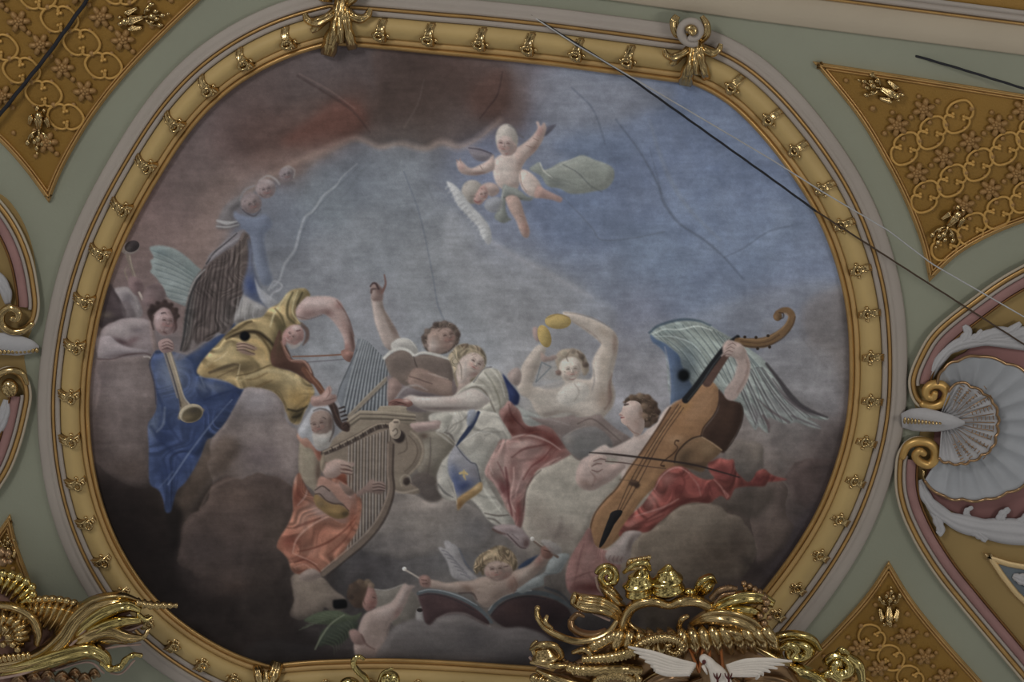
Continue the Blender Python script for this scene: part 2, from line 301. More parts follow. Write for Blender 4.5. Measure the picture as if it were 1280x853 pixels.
    # blue drapery
    M=F("193,441 198,438 214,440 228,443 238,446 243,452 248,466 262,472 280,477 300,482 305,485 298,499 290,514 281,529 266,546 258,551 250,572 241,589 231,604 221,614 216,630 213,640 207,640 204,625 198,613 188,606 186,590 186,560 185,532 192,520 196,508 194,480 188,455",(50,64,102),.9)
    tex(M,108,11,40,.34,1.3,2); B(212,470,18,22,0,(98,106,124),.6,clip=M); B(190,535,8,14,0,(98,106,120),.5,clip=M)
    for t in ((215,462,16,18,0,(90,101,124),.85),(260,484,20,7,8,(84,94,118),.8),(228,500,12,20,20,(66,80,114),.6),(200,500,5,30,5,(60,72,104),.6),(194,530,6,14,10,(86,96,112),.6),(206,545,12,22,-20,(38,52,94),.7),(250,520,26,18,-30,(46,62,108),.6),(240,560,10,30,25,(38,54,100),.6),(210,590,16,18,0,(36,50,92),.7),(212,625,8,18,0,(36,46,78),.6),(292,495,6,14,35,(34,46,86),.7),(262,500,24,5,-12,(36,50,88),.6)): B(*t,clip=M)
    K("248,460 252,478 262,490 252,496 246,486",(2,5,2),(40,52,84),.6,1.5,M); K("255,500 275,493 296,486",(1.5,3,1),(34,46,84),.7,1,M)
    K("290,500 272,520 256,540 244,556 234,570 222,588 210,606",(1,2.4,2,1.4),(96,110,140),.7,.8,M); K("286,505 266,526 250,546 238,562",(1,2,1),(32,44,84),.5,1.2,M)
    K("192,470 196,490 204,510 210,530 228,556",(2,4,2),(36,48,84),.55,1.5,M); K("189,534 200,550 216,566 225,575",(3,5,2),(34,46,84),.6,2,M)
    K("206,510 204,530 196,540",(2,3,1),(98,108,126),.6,1.2,M); K("199,610 208,600 216,590",(1,2),(80,94,124),.5,1,M); K("243,452 250,470 256,484",(1,2,1),(104,112,130),.5,1,M)
    K("192,443 187,456 193,480 195,505",(1,1.5,1),(34,42,70),.6,.6)
    K("250,470 270,474 288,478 304,486",(2,3,1.5),(112,116,128),.7,.8,M)
    F("232,446 244,438 256,430 268,423 280,416 292,404 300,398 312,396 296,412 276,440 256,462 246,470 240,452",(38,52,86),.9,sh=((262,430,16,5,-35,(48,62,98),.6),(246,446,6,8,0,(58,68,92),.5)))
    # the long trumpet
    K("204,437 211,460 217,480 222,497",(3,2.6),(104,98,98)); K("207,438 214,462 220,485 224,498",(1,1),(58,60,72),.8)
    F("206,434 212,434 218,452 226,480 230,497 237,505 250,509 254,515 224,525 225,512 224,498 218,475 210,450",(112,98,80),.8,sh=((218,460,3,30,-14,(132,118,98),.6),(226,506,4,8,0,(84,72,56),.7)))
    K("211,437 220,465 229,494 236,505",(1.4,1.6,2),(150,136,112),.7,.5); K("206,440 216,470 224,498 226,508",(1,1,1.4),(62,52,46),.8,.5)
    E(239,517,15.5,11.5,-18,(126,114,92),.6); E(240,518.5,13,9,-18,(74,64,46),.8,sh=((235,523,8,4,-18,(98,82,56),.8),(243,513,8,4,-18,(50,44,38),.7)))
    F("198,428 204,424 212,424 217,430 217,438 210,441 203,441 199,436",(124,98,94),.7,sh=((208,434,6,3,0,(88,60,58),.6),))
    for k in range(3): K([(203,427+4*k),(209,425+4*k),(215,428+3.6*k)],(1.6,2.2,1.4),(138,112,106),.8,.5); K([(203,429.4+4*k),(209,427.4+4*k),(215,430.4+3.6*k)],(.8,1.1,.8),(70,46,46),.7,.4)
    # ---- cherub heads and far wing by the dark feathers
    B(300,300,12,26,10,(88,96,114),.6); F("292,262 300,268 318,272 332,268 340,282 330,296 335,330 340,352 328,356 318,330 312,300 300,284 292,280",(86,95,116),3,a=.8)
    F("270,284 278,262 290,250 304,244 300,258 290,268 300,282 282,286",(90,86,88),2,a=.9)
    K("272,276 284,279 296,277",(3,5,1),(138,136,136),.8,.8); K("271,283 284,284 298,281",(1.5,2.5,1),(128,126,126),.8,.7)
    K("300,250 306,238 318,232",(1,3,2),(120,122,128),.5,1.2)
    E(314,254,13,13,0,(106,92,92),1.2,sh=((309,247,7,5,0,(98,88,90),.6),(318,262,8,5,20,(120,98,92),.7),(309,260,5,4,0,(84,72,76),.6)))
    K("303,262 309,267 318,270 326,262",(1,1.8,1),(66,56,62),.7,.6); K("306,252 310,250",1.4,(70,62,66),.7,.5);K("316,252 320,253",1.4,(70,62,66),.7,.5);K("312,257 314,260",1.2,(78,66,66),.6,.5)
    E(332,236,12.5,12,0,(112,98,98),1.2,sh=((332,242,8,4,0,(104,84,82),.6),(338,228,6,5,0,(122,112,112),.6)))
    K("324,226 334,220 344,224 349,230",(1,2.5,2),(134,132,132),.6,1); K("325,243 331,246 339,243",(1,1.6,1),(84,64,62),.7,.5); K("325,236 329,235",1.4,(76,66,68),.7,.5);K("334,236 338,237",1.4,(76,66,68),.7,.5)
    E(358,218,9.5,9,0,(102,90,92),1.2,sh=((360,215,5,5,0,(116,108,108),.6),)); K("352,212 360,208 368,213 367,222",(1,2.4,2,1),(128,126,126),.55,1); K("353,220 356,221",1.4,(74,64,66),.7,.5)
    # dark brown wing
    F("257,330 262,318 272,310 284,298 296,290 304,287 310,292 312,300 300,312 285,320 270,335 250,352 252,342",(96,90,94),1)
    K("258,330 268,316 280,306 296,292",(1.6,1.8,1),(48,44,48),.8,.5); K("264,322 280,309 300,297",(2,3,2),(128,124,128),.5,1)
    M=F("303,291 309,293 313,302 315,330 312,350 306,362 300,378 296,395 290,408 282,418 272,416 262,426 252,428 243,436 236,438 228,440 226,428 228,412 230,395 234,375 240,355 250,340 262,328 280,315 296,304",(80,68,65),.9)
    for t in ((300,320,8,26,10,(84,72,66),.7),(250,380,14,34,15,(62,53,52),.7),(236,400,6,34,8,(78,78,76),.7),(285,395,12,24,20,(82,76,74),.6)): B(*t,clip=M)
    wing(("244,350 262,332 282,318 302,300","238,385 254,376 276,366 300,345","230,432 250,426 272,414 294,398"),(96,85,80),(44,36,36),11,2.4,.45); tex(M,108,4,30,.24,1.6,1)
    K("250,345 240,365 234,390 230,420 226,438",(2,3,2),(42,42,44),.8,.8); K("256,337 244,350 236,368",(1.5,2.2,1),(140,140,140),.6,.7)
    F("296,408 292,398 298,385 304,370 314,372 326,378 336,384 332,394 318,398 306,402",(112,108,107),2,sh=((305,390,8,8,0,(128,124,120),.6),(300,402,8,4,0,(84,78,76),.6),(322,384,8,5,20,(134,132,132),.6)))
    for k in range(6): K([(298+5*k,372+3*k),(296+5*k,385+2*k),(294+6*k,400)],(1,1.6,1),(86,84,82) if k%2 else (136,134,132),.5,.7)
    F("310,298 315,310 316,330 322,350 328,366 336,384 326,380 314,374 304,366 304,352 308,340 311,320",(74,82,106),2,a=.85,sh=((314,358,7,14,-15,(50,64,108),.9),(313,320,4,14,0,(94,102,122),.6)))
    F("318,346 324,358 334,368 346,378 338,386 328,378 322,366",(124,124,128),1.5,a=.8)
    F("214,448 222,440 234,440 240,424 250,432 266,424 252,436 238,444 226,450",(112,104,104),2,a=.5)
    # ---- figure in yellow with the viola
    M=F("279,422 290,411 302,403 314,399 328,396 336,386 346,381 352,376 358,368 364,363 372,361 382,361 388,370 382,374 375,383 371,394 374,402 378,405 368,408 362,409 356,416 352,428 350,440 352,452 346,458 360,463 378,470 390,482 393,492 388,502 380,516 374,530 364,528 358,516 354,504 344,492 330,486 312,484 300,486 286,478 270,473 256,472 246,466 250,455 262,440 272,430",(128,106,66),.9)
    tex(M,24,9,40,.38,1.3,3)
    for t in ((285,445,26,14,-30,(142,122,80),.7),(262,460,10,8,0,(118,90,48),.7),(330,420,18,20,0,(110,92,58),.7),(345,435,8,26,5,(60,52,32),.85),(352,410,8,12,0,(74,66,40),.8),(330,412,10,12,0,(146,124,78),.7),(362,372,10,8,-30,(136,124,84),.7),(376,368,6,8,0,(84,76,48),.7),(325,470,30,8,-8,(136,114,72),.8),(365,475,18,12,20,(142,124,84),.7),(372,500,16,14,0,(128,98,48),.8),(372,520,12,8,-20,(52,44,28),.9),(300,462,22,5,-10,(86,70,44),.8),(320,440,14,8,0,(124,98,56),.6),(300,405,10,5,-30,(142,118,70),.6)): B(*t,clip=M)
    K("280,420 292,414 306,405 314,402",(3,4,2),(66,52,32),.75,1.2,M); K("283,424 296,418 308,415 322,416 334,424 342,432",(2,4,5,3),(48,38,26),.9,1.2,M)
    K("322,418 330,426 338,440 342,450",(3,4,3),(70,54,30),.7,1,M); K("310,425 322,428 332,438 334,450",(5,7,4),(152,122,70),.7,1.2,M)
    K("262,466 276,461 292,456 300,457",(3,5,1),(72,58,40),.85,1,M); K("272,472 284,466 298,460",(1,2),(84,66,42),.7,.7,M); K("300,456 298,466 296,474",(1,2.4),(164,146,104),.6,.7,M)
    K("296,470 316,466 334,458 342,456",(1,2,1),(76,60,34),.8,.7,M); K("300,474 318,474 334,466",(1,2),(92,70,38),.6,.8,M); K("320,484 330,480 340,476",(2,3,1),(90,68,38),.7,.9,M)
    K("268,452 278,446 284,440",(1,2,1),(164,146,108),.6,.7,M); K("258,458 272,440 288,430",(4,6,3),(146,128,88),.5,2,M); K("300,476 330,464 354,466 374,476",(2,5,3),(152,134,92),.6,1.5,M)
    K("358,368 350,380 342,394 338,408",(2,3,2),(158,146,106),.7,.9,M); K("366,366 360,380 360,396 370,406",(2,3.4,2),(70,62,38),.8,.9,M); K("372,364 367,378 366,392 375,404",(1.4,2.4,1.4),(150,138,98),.7,.7,M); K("378,366 372,380 371,394",(2,3,1),(56,48,32),.7,.7,M)
    K("344,386 352,396 356,408",(1,3,1),(62,54,34),.7,1,M); K("360,512 372,514 384,508",(2,3,2),(46,38,26),.9,.8,M); K("366,522 374,520 380,512",(2,3,1),(40,34,24),.8,.8,M)
    K("344,490 354,502 358,514",(2,3,2),(78,62,36),.6,1,M); K("386,486 388,496 380,508",(2,4,2),(140,106,50),.6,1.2,M)
    F("296,430 302,428 312,430 322,436 316,438 306,437 320,443 310,444 298,439",(124,96,84),.8,a=.9); 
    for k in range(3): K([(296,431+3.4*k),(306,430+4*k),(318,434+4.4*k)],(.8,1.2,.6),(62,44,34),.7,.4)
    # viola body, its neck to the shoulder and the bow
    F("350,412 353,424 358,434 362,442 366,450 374,452 382,452 388,460 392,470 390,480 378,472 364,464 348,460 340,456 338,444 342,432 346,420",(78,50,40),.9,sh=((364,458,12,6,20,(66,42,34),.6),(350,430,5,14,10,(70,56,38),.6)))
    K("352,428 357,440 363,450 372,452 381,453 387,462 389,474",(3,4,3,4,3.5),(116,76,62),.9,.7); K("353,426 356,436 362,446",(1,1.6,1),(140,102,84),.7,.5); K("364,451 376,450 384,456 389,466",(1,1.4,1),(146,110,94),.7,.5)
    K("380,462 386,470 396,480 404,492 412,500",(7,8,8),(96,58,42),1,.6); K("383,462 390,472 400,484 408,494",(1,2,1.4),(128,84,62),.7,.6)
    F("353,420 356,413 362,408 370,406 377,409 380,417 379,425 373,431 366,434 360,430 354,432",(134,98,92),.9,sh=((370,410,7,4,0,(138,124,120),.8),(358,424,5,6,0,(116,76,72),.7),(374,424,4,5,0,(112,82,78),.6)))
    K("362,418 366,416 370,419",(1,1.6,1),(92,52,52),.7,.5); K("371,414 375,413",(1.6,1.4),(80,50,50),.8,.4); K("357,421 361,425 365,424",(1,2,1),(150,104,98),.6,.6)
    K("377,405 383,412 384,420 381,428",(3,5,4,2),(86,68,64),.85,.9); K("363,431 369,433 374,430",(3,3,1),(128,122,118),.6,.9)
    F("382,372 388,371 400,370 414,371 423,375 429,384 436,399 440,413 443,427 444,440 440,447 434,449 429,444 431,434 428,420 418,404 406,393 394,396 380,400 372,398 370,386",(134,112,107),.9,sh=((398,378,20,6,0,(146,128,124),.7),(385,392,14,6,0,(122,92,88),.7),(424,382,6,5,0,(128,88,82),.7),(410,391,8,5,20,(104,74,70),.7),(432,410,5,18,-20,(132,100,92),.6),(441,425,4,18,-8,(84,56,50),.8),(434,436,6,8,0,(112,72,64),.7)))
    K("372,396 386,399 402,394",(1,1.5,1),(82,56,54),.5,.7); K("421,376 430,388 437,402 442,420",(1,1.6,2),(88,60,54),.6,.7)
    K("366,446 400,445 436,443",(1.6,1.8),(112,68,46),.95,.35); K("384,453 410,451 434,449",(1.3,1.2),(86,82,88),.9,.35)
    F("426,440 432,437 440,440 446,443 444,450 437,453 430,449",(116,80,70),.7,sh=((434,442,3,2,0,(138,96,86),.8),(441,447,4,3,0,(84,52,48),.6)))
    E(306,420.5,6.5,6,0,(14,16,20),1.1)
    # ---- organ pipes
    M=F("447,424 452,423 460,427 467,434 474,441 482,449 487,458 488,506 471,514 447,516 434,521 427,512 421,498 424,484 432,466 441,446",(88,92,98),.7,False)
    for k in range(14):
        x=426+4.8*k; sl=(40-k*2.6)/90
        top=(x+5+ (14-k)*1.7, 424+max(0,(k-5))*4.3); 
        L=[(x+(14-k)*1.9+1,420+max(0,k-5)*4.2),(x+(14-k)*.9,470),(x-(14-k)*.0,525)]
        K(L,2.2,(120,124,128),.75,.5,M); K(np.array(L)+[2.4,0],1.6,(58,62,68),.8,.5,M)
    K("436,521 450,507 466,491 483,474",(4.5,5.5,4.5),(112,100,86),1,.6); K("436,518 450,504 466,488 482,472",(1,1.2),(142,130,112),.6,.4); K("438,524 452,510 468,494 484,478",(1,1.2),(66,56,50),.7,.5)
    K("421,498 426,482 436,460 446,438",(1,1.4,1),(62,66,70),.7,.5)
    # ---- pointing arm, book, face behind it
    M=F("464,370 470,368 477,372 480,386 486,396 493,408 499,420 503,432 495,438 487,438 480,432 474,418 469,404 466,388",(126,111,104),.9,sh=((470,400,5,22,-15,(136,122,115),.7),(485,400,3,26,-22,(100,82,72),.6),(494,414,4,8,-20,(100,78,70),.5)))
    F("463,360 466,355 471,354 475,358 479,362 479,370 477,376 466,376 464,368",(112,90,84),.8,sh=((474,362,3,4,0,(94,68,64),.6),(467,366,2.5,6,0,(128,112,106),.6)))
    K("477,366 480,361 482,354 480.5,344",(3.4,2.8,1.6),(104,74,68),1,.5); K("463,358 466,354.5 470,355 473,361",(1.6,2.4,3),(72,54,54),1,.5); K("464,366 465,362 470,361",(2.4,2.6,2),(84,64,62),.9,.5)
    F("489,430 496,424 506,423 515,427 521,434 521,446 500,446 490,438",(132,128,122),.9,sh=((505,434,10,5,10,(112,108,104),.7),))
    K("490,430 500,424 512,425 520,435",(1.2,1.6,1),(148,146,140),.7,.5)
    H=F("538,410 544,404 552,402 562,403 570,408 575,416 573,428 566,436 556,442 538,442 530,434 527,424 532,414",(84,70,62),1.4)
    tex(H,30,3,7,.35,1.5,14)
    F("536,416 546,411 556,410 564,414 569,421 568,430 561,438 552,442 541,444 534,436 534,424",(120,98,88),1,sh=((541,432,7,9,0,(134,122,116),.8),(560,418,7,5,20,(104,80,72),.6),(561,430,6,6,0,(126,90,80),.6)))
    K("560,409 554,410 548,414",(1,1,1),(70,56,50),.6,.6); K("556,412 560,414",(1.8,1.2),(58,42,40),.8,.4); K("565,416 567,418",(1.6,1),(58,42,40),.8,.4); K("562,415 563,421 560,422",(1,1.2,.8),(92,62,56),.8,.4); K("556,426 560,428 564,427",(1,2,1),(106,50,46),.85,.4)
    for x,y,r,c in ((534,414,4,(96,82,74)),(530,422,3.6,(78,64,58)),(533,432,3,(110,92,84)),(545,406,4,(72,60,54)),(556,404,4,(92,78,70)),(566,409,4,(78,64,56)),(572,418,3.5,(70,56,50)),(570,428,3,(88,72,64))): E(x,y,r,r*.8,20,c,.9)
    # mauve robe of the reader, with the book on top
    F("484,470 500,474 530,480 566,476 580,486 584,500 560,508 530,515 512,514 498,506 490,496 487,484",(98,87,87),1,sh=((515,486,14,6,-20,(114,104,106),.6),(530,494,26,5,5,(76,66,68),.7),(500,500,8,10,0,(104,94,96),.5)))
    M=F("481,449 488,443 497,438 506,437 513,441 517,446 526,443 536,443 548,445 564,449 566,462 568,474 560,484 540,490 520,486 500,480 488,470",(96,82,74),.8,sh=((500,456,14,8,10,(84,72,66),.6),(545,462,16,14,0,(88,74,68),.5),(520,474,20,8,0,(110,90,78),.6)))
    K("480,448 490,439 502,436 511,439 517,444",(3.6,4,3),(150,147,140),.95,.6); K("517,445 528,441 542,443 562,449",(2.6,3.4,3.6,3),(146,143,136),.95,.6); K("517,446 520,456 524,464",(1,1.4,.8),(58,48,46),.7,.6)
    F("516,462 524,460 536,464 548,470 566,478 572,490 566,497 548,494 530,490 518,486 510,478 512,468",(112,90,80),1,sh=((555,485,14,7,15,(124,102,90),.6),(520,472,6,5,0,(128,104,92),.6)))
    K("512,471 520,473 528,476 540,480",(1,1.6,1),(66,48,46),.6,.6); K("508,476 518,479 530,483",(1.6,2,1),(128,102,94),.6,.6); K("536,467 546,470 560,474",(1,2.4,1),(138,122,112),.6,.6)
    F("485,478 492,472 500,478 502,486 494,498 490,505 484,500",(118,94,86),.9,a=.9); K("494,500 505,486 520,482 534,488",(2,3,1),(136,130,128),.5,1)
    K("566,452 570,466 572,480",(2.5,3,2),(120,108,106),.7,1); F("566,476 576,472 580,486 572,498 566,494",(84,72,72),1.5,a=.7)
    # ---- lady at the organ
    H=F("566,438 570,433 578,430 588,431 598,433 605,440 608,450 605,462 598,470 590,478 586,484 574,488 568,474 565,458 560,446",(116,102,80),1,sh=((580,433,10,3,10,(92,76,58),.6),(570,450,5,14,0,(128,116,92),.7),(600,438,6,6,30,(86,70,56),.6)))
    tex(H,70,3,14,.28,1.2,15)
    F("575,450 582,444 592,441 600,444 605,452 603,462 597,469 589,474 584,482 578,488 572,478 570,464",(136,119,110),.9,sh=((580,464,6,12,10,(144,134,126),.7),(595,452,8,6,20,(146,128,118),.6),(594,468,6,4,-20,(124,90,82),.7),(603,456,3,8,0,(112,84,76),.6)))
    K("590,444.5 594,443 598,446",(.8,1.3,.8),(96,72,62),.7,.4); K("592,446.5 595,445.5",(2,1.6),(60,44,42),.9,.35); K("600,452 603,452",(1.8,1.6),(60,44,42),.9,.35); K("599,449 600,456 596,457",(.8,1,.8),(112,80,72),.7,.4); K("589,457.5 593,459.5 596,462",(1.2,2,1.2),(124,56,56),.9,.4)
    K("568,442 574,438 580,436 588,437 598,440 604,446",(2,2.6,2),(140,124,96),.6,.8); K("578,432 584,431 580,437",(3,2),(80,62,50),.6,.6); K("566,444 570,456 574,470",(2,3,2),(138,124,106),.6,.9); K("570,448 576,458 577,474",(1,1.4,1),(94,78,64),.6,.6)
    F("573,482 580,478 585,472 588,478 584,486 578,496 570,498",(124,106,98),1,a=.9)
    M=F("563,500 572,490 582,482 592,476 598,468 606,460 614,460 624,464 631,476 636,490 638,504 630,514 624,520 618,516 605,515 600,510 612,500 600,490 586,487 576,494 570,500",(130,125,114),.9)
    tex(M,60,7,26,.18,.8,4)
    for t in ((610,470,10,8,0,(142,138,128),.6),(625,490,8,20,-10,(112,106,94),.6),(598,480,10,4,-30,(108,102,92),.5)): B(*t,clip=M)
    K("568,499 580,488 594,484 604,488 612,500 619,516",(1.2,2,2.4,2),(92,84,74),.8,.7,M); K("606,466 616,480 624,500 626,516",(1,2.4,1.6),(92,88,74),.6,.9,M); K("616,463 626,478 631,496",(1,1.6,1),(150,146,138),.6,.8,M); K("592,478 604,462 614,459",(1,1.2),(62,60,70),.6,.6); K("574,492 590,482 604,482",(1,2,1),(148,144,134),.7,.7,M); K("598,474 610,484 618,500",(1,2,1),(104,98,86),.5,.9,M)
    F("628,468 634,474 642,484 649,494 648,504 643,508 637,504 635,490",(34,44,84),.9,sh=((640,490,4,8,-30,(46,58,104),.6),))
    F("503,500 508,496 514,494 526,496 545,496 566,495 578,490 590,486 598,488 608,496 612,502 604,508 596,512 582,513 566,514 544,515 532,513 522,509 514,504 506,505",(134,123,116),.9,sh=((590,498,14,8,20,(142,134,126),.7),(530,499,20,3,0,(146,137,132),.7),(550,511,34,2.6,0,(98,84,80),.8),(565,502,10,4,0,(130,112,106),.6),(508,500,6,3,0,(128,98,90),.6)))
    F("486,503 494,499 504,499 513,501 516,506 510,509 502,507 492,508 486,508",(112,74,66),.7,sh=((508,501,5,2,0,(144,124,116),.7),)); 
    for k in range(3): K([(487+3*k,504+k),(493+4*k,502+k),(500+4*k,504+k)],(.9,1,.6),(62,36,34),.7,.4)
    # skirt and sleeve
    M=F("536,520 545,516 565,515 585,513 600,513 618,516 625,520 634,534 642,548 640,560 626,556 616,566 608,586 606,598 612,608 620,622 630,636 640,648 645,658 634,662 616,655 606,645 598,634 590,626 582,622 572,626 556,624 546,612 543,602 548,588 552,576 562,562 569,556 556,544 545,540 548,534 538,528",(128,123,114),.9)
    tex(M,60,9,34,.20,.9,5)
    for t in ((560,522,20,5,0,(140,136,128),.6),(610,530,16,12,20,(136,131,121),.6),(590,575,16,18,0,(132,130,122),.7),(560,590,8,20,15,(136,134,128),.6),(560,612,14,6,10,(112,108,102),.6),(610,630,10,24,-25,(118,116,106),.6),(588,610,10,8,0,(108,100,86),.6),(620,648,14,6,10,(130,128,120),.6),(612,590,4,20,0,(104,100,94),.5),(600,602,6,14,0,(92,88,82),.7),(575,545,10,6,-30,(122,118,110),.5)): B(*t,clip=M)
    for p,w,c,a in (("560,540 566,532 578,526 588,516",(1,2,1),(94,88,80),.6),("556,518 560,530 558,540",(1,3,2),(78,72,68),.6),("600,540 608,536 618,536",(1,2,1),(92,88,80),.5),("606,545 616,541 628,540",(1,2,1),(96,92,84),.5),("572,556 585,548 600,540 615,542",(1,1.6,1),(150,148,142),.6),("582,570 590,566 606,548",(1,2,1),(112,108,100),.5),("606,642 622,645 636,644",(1,2,1),(66,58,52),.8),("608,648 618,650 626,656",(1,2.6,1),(68,60,56),.7),("548,606 556,616 566,622",(1,3,1),(70,68,68),.7),("560,600 566,612 571,624",(1,2,1),(90,88,86),.5),("600,604 612,622 626,640",(2,4,2),(146,144,134),.5),("556,541 563,544 568,552",(1,3,1),(70,62,58),.7),("546,520 552,522 558,536",(2,2,1),(150,146,138),.6)):
        K(p,w,c,a,.8,M)
    K("598,516 592,528 584,540 576,550 571,557",(4,6,5,2),(36,46,76),.95,.6); F("585,515 592,512 596,518 590,530 584,532",(104,110,126),1,a=.8)
    F("569,557 575,562 582,570 590,578 596,582 598,594 601,606 590,614 575,626 571,620 566,604 560,590 560,574 564,564",(108,107,114),.9,sh=((570,600,9,14,-10,(58,70,108),.9),(580,608,14,7,-30,(44,56,98),.85),(592,592,8,8,0,(100,96,104),.6),(572,574,8,10,0,(118,116,120),.6),(566,588,5,8,0,(76,86,112),.6)))
    K("570,557 578,568 588,578 595,581 599,595 601,606",(1,1.4,1.4),(56,58,70),.7,.5)
    F("571,626 576,620 588,612 600,603 603,606 602,613 594,620 582,628 575,636 572,638",(124,94,54),.8,sh=((597,609,6,4,-30,(142,118,80),.7),(575,630,4,6,0,(100,66,36),.7)))
    K("575,592 580,591 584,593",(3,4,2.4),(148,126,76),.95,.5); K("580,588 580,595 582,600",(1.6,3,1),(144,120,70),.9,.5); K("566,604 569,618 571,630",(1,1.4,1.4),(140,132,118),.7,.5)
    F("508,542 518,536 530,540 545,540 558,545 568,555 562,566 552,578 546,592 545,604 536,606 528,600 522,585 528,570 527,552",(100,92,80),1.2,sh=((540,560,12,18,0,(110,102,90),.7),(535,590,8,14,0,(80,70,62),.7),(530,545,6,4,0,(70,52,44),.7)))
    K("538,548 538,570 534,598",(1,2,1),(72,62,56),.6,.8); K("546,541 556,548 566,556",(2,3,1),(134,128,118),.7,.8)
    F("528,590 545,600 548,614 552,624 540,628 530,624 516,610 512,600",(72,62,58),3,a=.8)
    F("511,531 520,528 535,527 550,526 550,535 540,537 526,540 516,541",(128,106,100),.8,sh=((535,531,14,3,0,(138,118,112),.6),)); F("546,519 556,516 566,520 562,530 556,538 550,534 552,526 540,523",(130,126,116),.8)
    # red drapery
    M=F("624,518 630,508 636,501 643,507 650,514 654,527 662,533 672,532 682,528 692,534 700,544 708,558 717,565 700,576 688,582 672,588 664,602 657,614 656,640 652,658 646,662 642,650 634,638 628,624 618,606 608,596 606,588 612,574 620,560 626,550 640,547",(124,92,86),.9)
    tex(M,122,10,34,.30,.9,6)
    B(640,525,14,12,30,(84,40,35),1,M); B(664,540,20,9,10,(82,38,34),1,M); B(690,552,18,12,40,(94,42,38),1,M); B(640,540,10,6,30,(84,40,35),.9,M)
    for t in ((624,580,10,16,10,(136,112,104),.7),(650,556,14,4,-15,(144,120,112),.7),(680,574,18,6,-20,(108,52,48),.8),(630,612,6,14,-25,(92,42,44),.8),(650,600,8,20,10,(138,104,98),.6),(648,640,5,18,0,(104,48,46),.8),(668,590,12,5,-35,(116,62,58),.7),(640,590,5,14,10,(112,70,66),.6)): B(*t,clip=M)
    for p,w,c,a in (("625,556 645,546 665,545 685,552 700,562",(1.5,3,1),(148,124,116),.7),("640,572 654,562 672,558 684,556",(1,3,1),(80,38,36),.6),("608,590 616,600 626,616 636,634",(1,2,1),(140,108,104),.5),("632,585 634,600 636,620 640,645",(2,4,2),(86,36,38),.65),("642,585 642,600 638,625 644,640",(1.5,2,1),(156,124,116),.65),("655,590 648,606 644,622",(1,2,1),(150,118,112),.5),("690,560 678,574 664,584 654,600",(1,2.6,1),(88,38,36),.6),("700,572 684,580 668,592",(1,1.6,1),(148,116,108),.6),("618,566 612,580 616,592",(1.4,2,1),(150,128,120),.5),("636,506 640,520 655,536",(1,2,1),(64,28,28),.5),("652,546 672,540 690,545",(1,2,1),(110,54,48),.6),("622,578 628,590 632,602",(1,2,1),(96,52,52),.6)):
        K(p,w,c,a,.9,M)
    K("676,588 664,600 657,616 654,640",(1,2,1),(56,34,32),.5,.8)
    F("643,506 655,512 670,518 682,524 680,530 664,533 656,528 650,514",(114,116,112),1.2,a=.9); K("655,520 668,522 680,528",(1,2,1),(92,98,98),.5,.9)
    F("616,660 626,656 640,656 650,660 658,668 662,675 660,684 652,686 644,681 636,674 628,668",(112,97,97),.9,sh=((645,668,8,6,30,(124,112,112),.7),(658,680,4,6,0,(84,56,52),.7),(640,664,8,3,20,(92,78,78),.6)))
    K("634,668 642,676 650,684 657,686",(1,1.6,1),(60,42,42),.7,.6); K("616,662 624,666 632,668",(2,3,1),(78,52,48),.8,.8); K("640,668 648,675",(1,1),(80,66,66),.6,.5)
    # ---- the organ case
    M=F("402,566 412,553 424,542 434,533 440,528 450,516 471,516 500,518 516,522 512,532 524,545 530,560 527,578 516,590 508,600 524,612 518,618 488,612 480,600 440,590 415,585",(106,92,78),.9)
    for t in ((455,535,18,8,-15,(118,106,88),.7),(512,560,14,22,0,(104,90,76),.6),(500,600,12,10,0,(108,96,80),.6),(420,560,10,8,-40,(92,80,66),.6)): B(*t,clip=M)
    K("514,540 524,550 529,564 524,580 512,594 504,602",(2.5,3.5,3),(122,108,92),.85,.7,M); K("511,545 519,554 522,566 516,580 506,590",(1,1.6,1),(76,62,52),.6,.7,M); K("508,548 508,562 498,568",(1,1.6,1),(70,58,50),.6,.7,M)
    F("434,524 450,513 471,514 475,508 507,508.5 509,516 520,518 518,526 511,531 500,529 450,525 440,534 432,536",(110,98,82),.7,False)
    for dy,c in ((0,(134,120,102)),(3.5,(72,62,54)),(6,(124,110,92)),(9,(70,60,52)),(11.5,(114,100,84))): K([(434,526+dy),(450,514.5+dy),(480,515+dy),(519,519+dy*.8)],(1.2,1.5,1.4),c,.7,.4,sm=False)
    K("476,508.5 492,508 508,509.5",1.4,(130,118,100),.8,.4); 
    E(508,602,4.5,5,0,(54,44,40),.9); K("502,608 500,600 505,594 512,596 514,603",(1,1.6,1),(124,112,96),.7,.6)
    K("488,612 504,616 522,612",(2,3,2),(122,108,94),.8,.7)
    # ---- old harpist
    F("376,546 386,546 394,552 402,562 404,580 400,600 410,612 402,622 390,612 376,598 373,575",(110,98,82),1.2,sh=((385,570,6,20,-10,(122,112,92),.6),(372,590,6,14,0,(96,86,72),.6),(398,590,4,16,0,(84,58,48),.6)))
    F("371,546 376,538 384,536 394,544 400,556 404,572 398,576 390,562 380,558",(132,90,74),1,sh=((380,548,8,5,30,(144,108,92),.7),(398,566,4,10,-15,(112,52,38),.7)))
    M=F("366,612 368,600 374,591 378,600 384,612 392,622 404,632 412,640 424,644 434,640 438,628 428,612 412,600 404,588 402,578 412,580 422,584 430,600 444,616 452,624 452,645 446,668 432,692 410,708 396,718 372,718 364,712 360,700 352,690 346,684 350,672 360,656 366,640 366,625",(134,82,62),.9)
    tex(M,125,9,34,.36,1.4,7)
    F("400,596 420,604 440,612 446,640 430,655 405,640 396,620",(128,90,76),1.2)
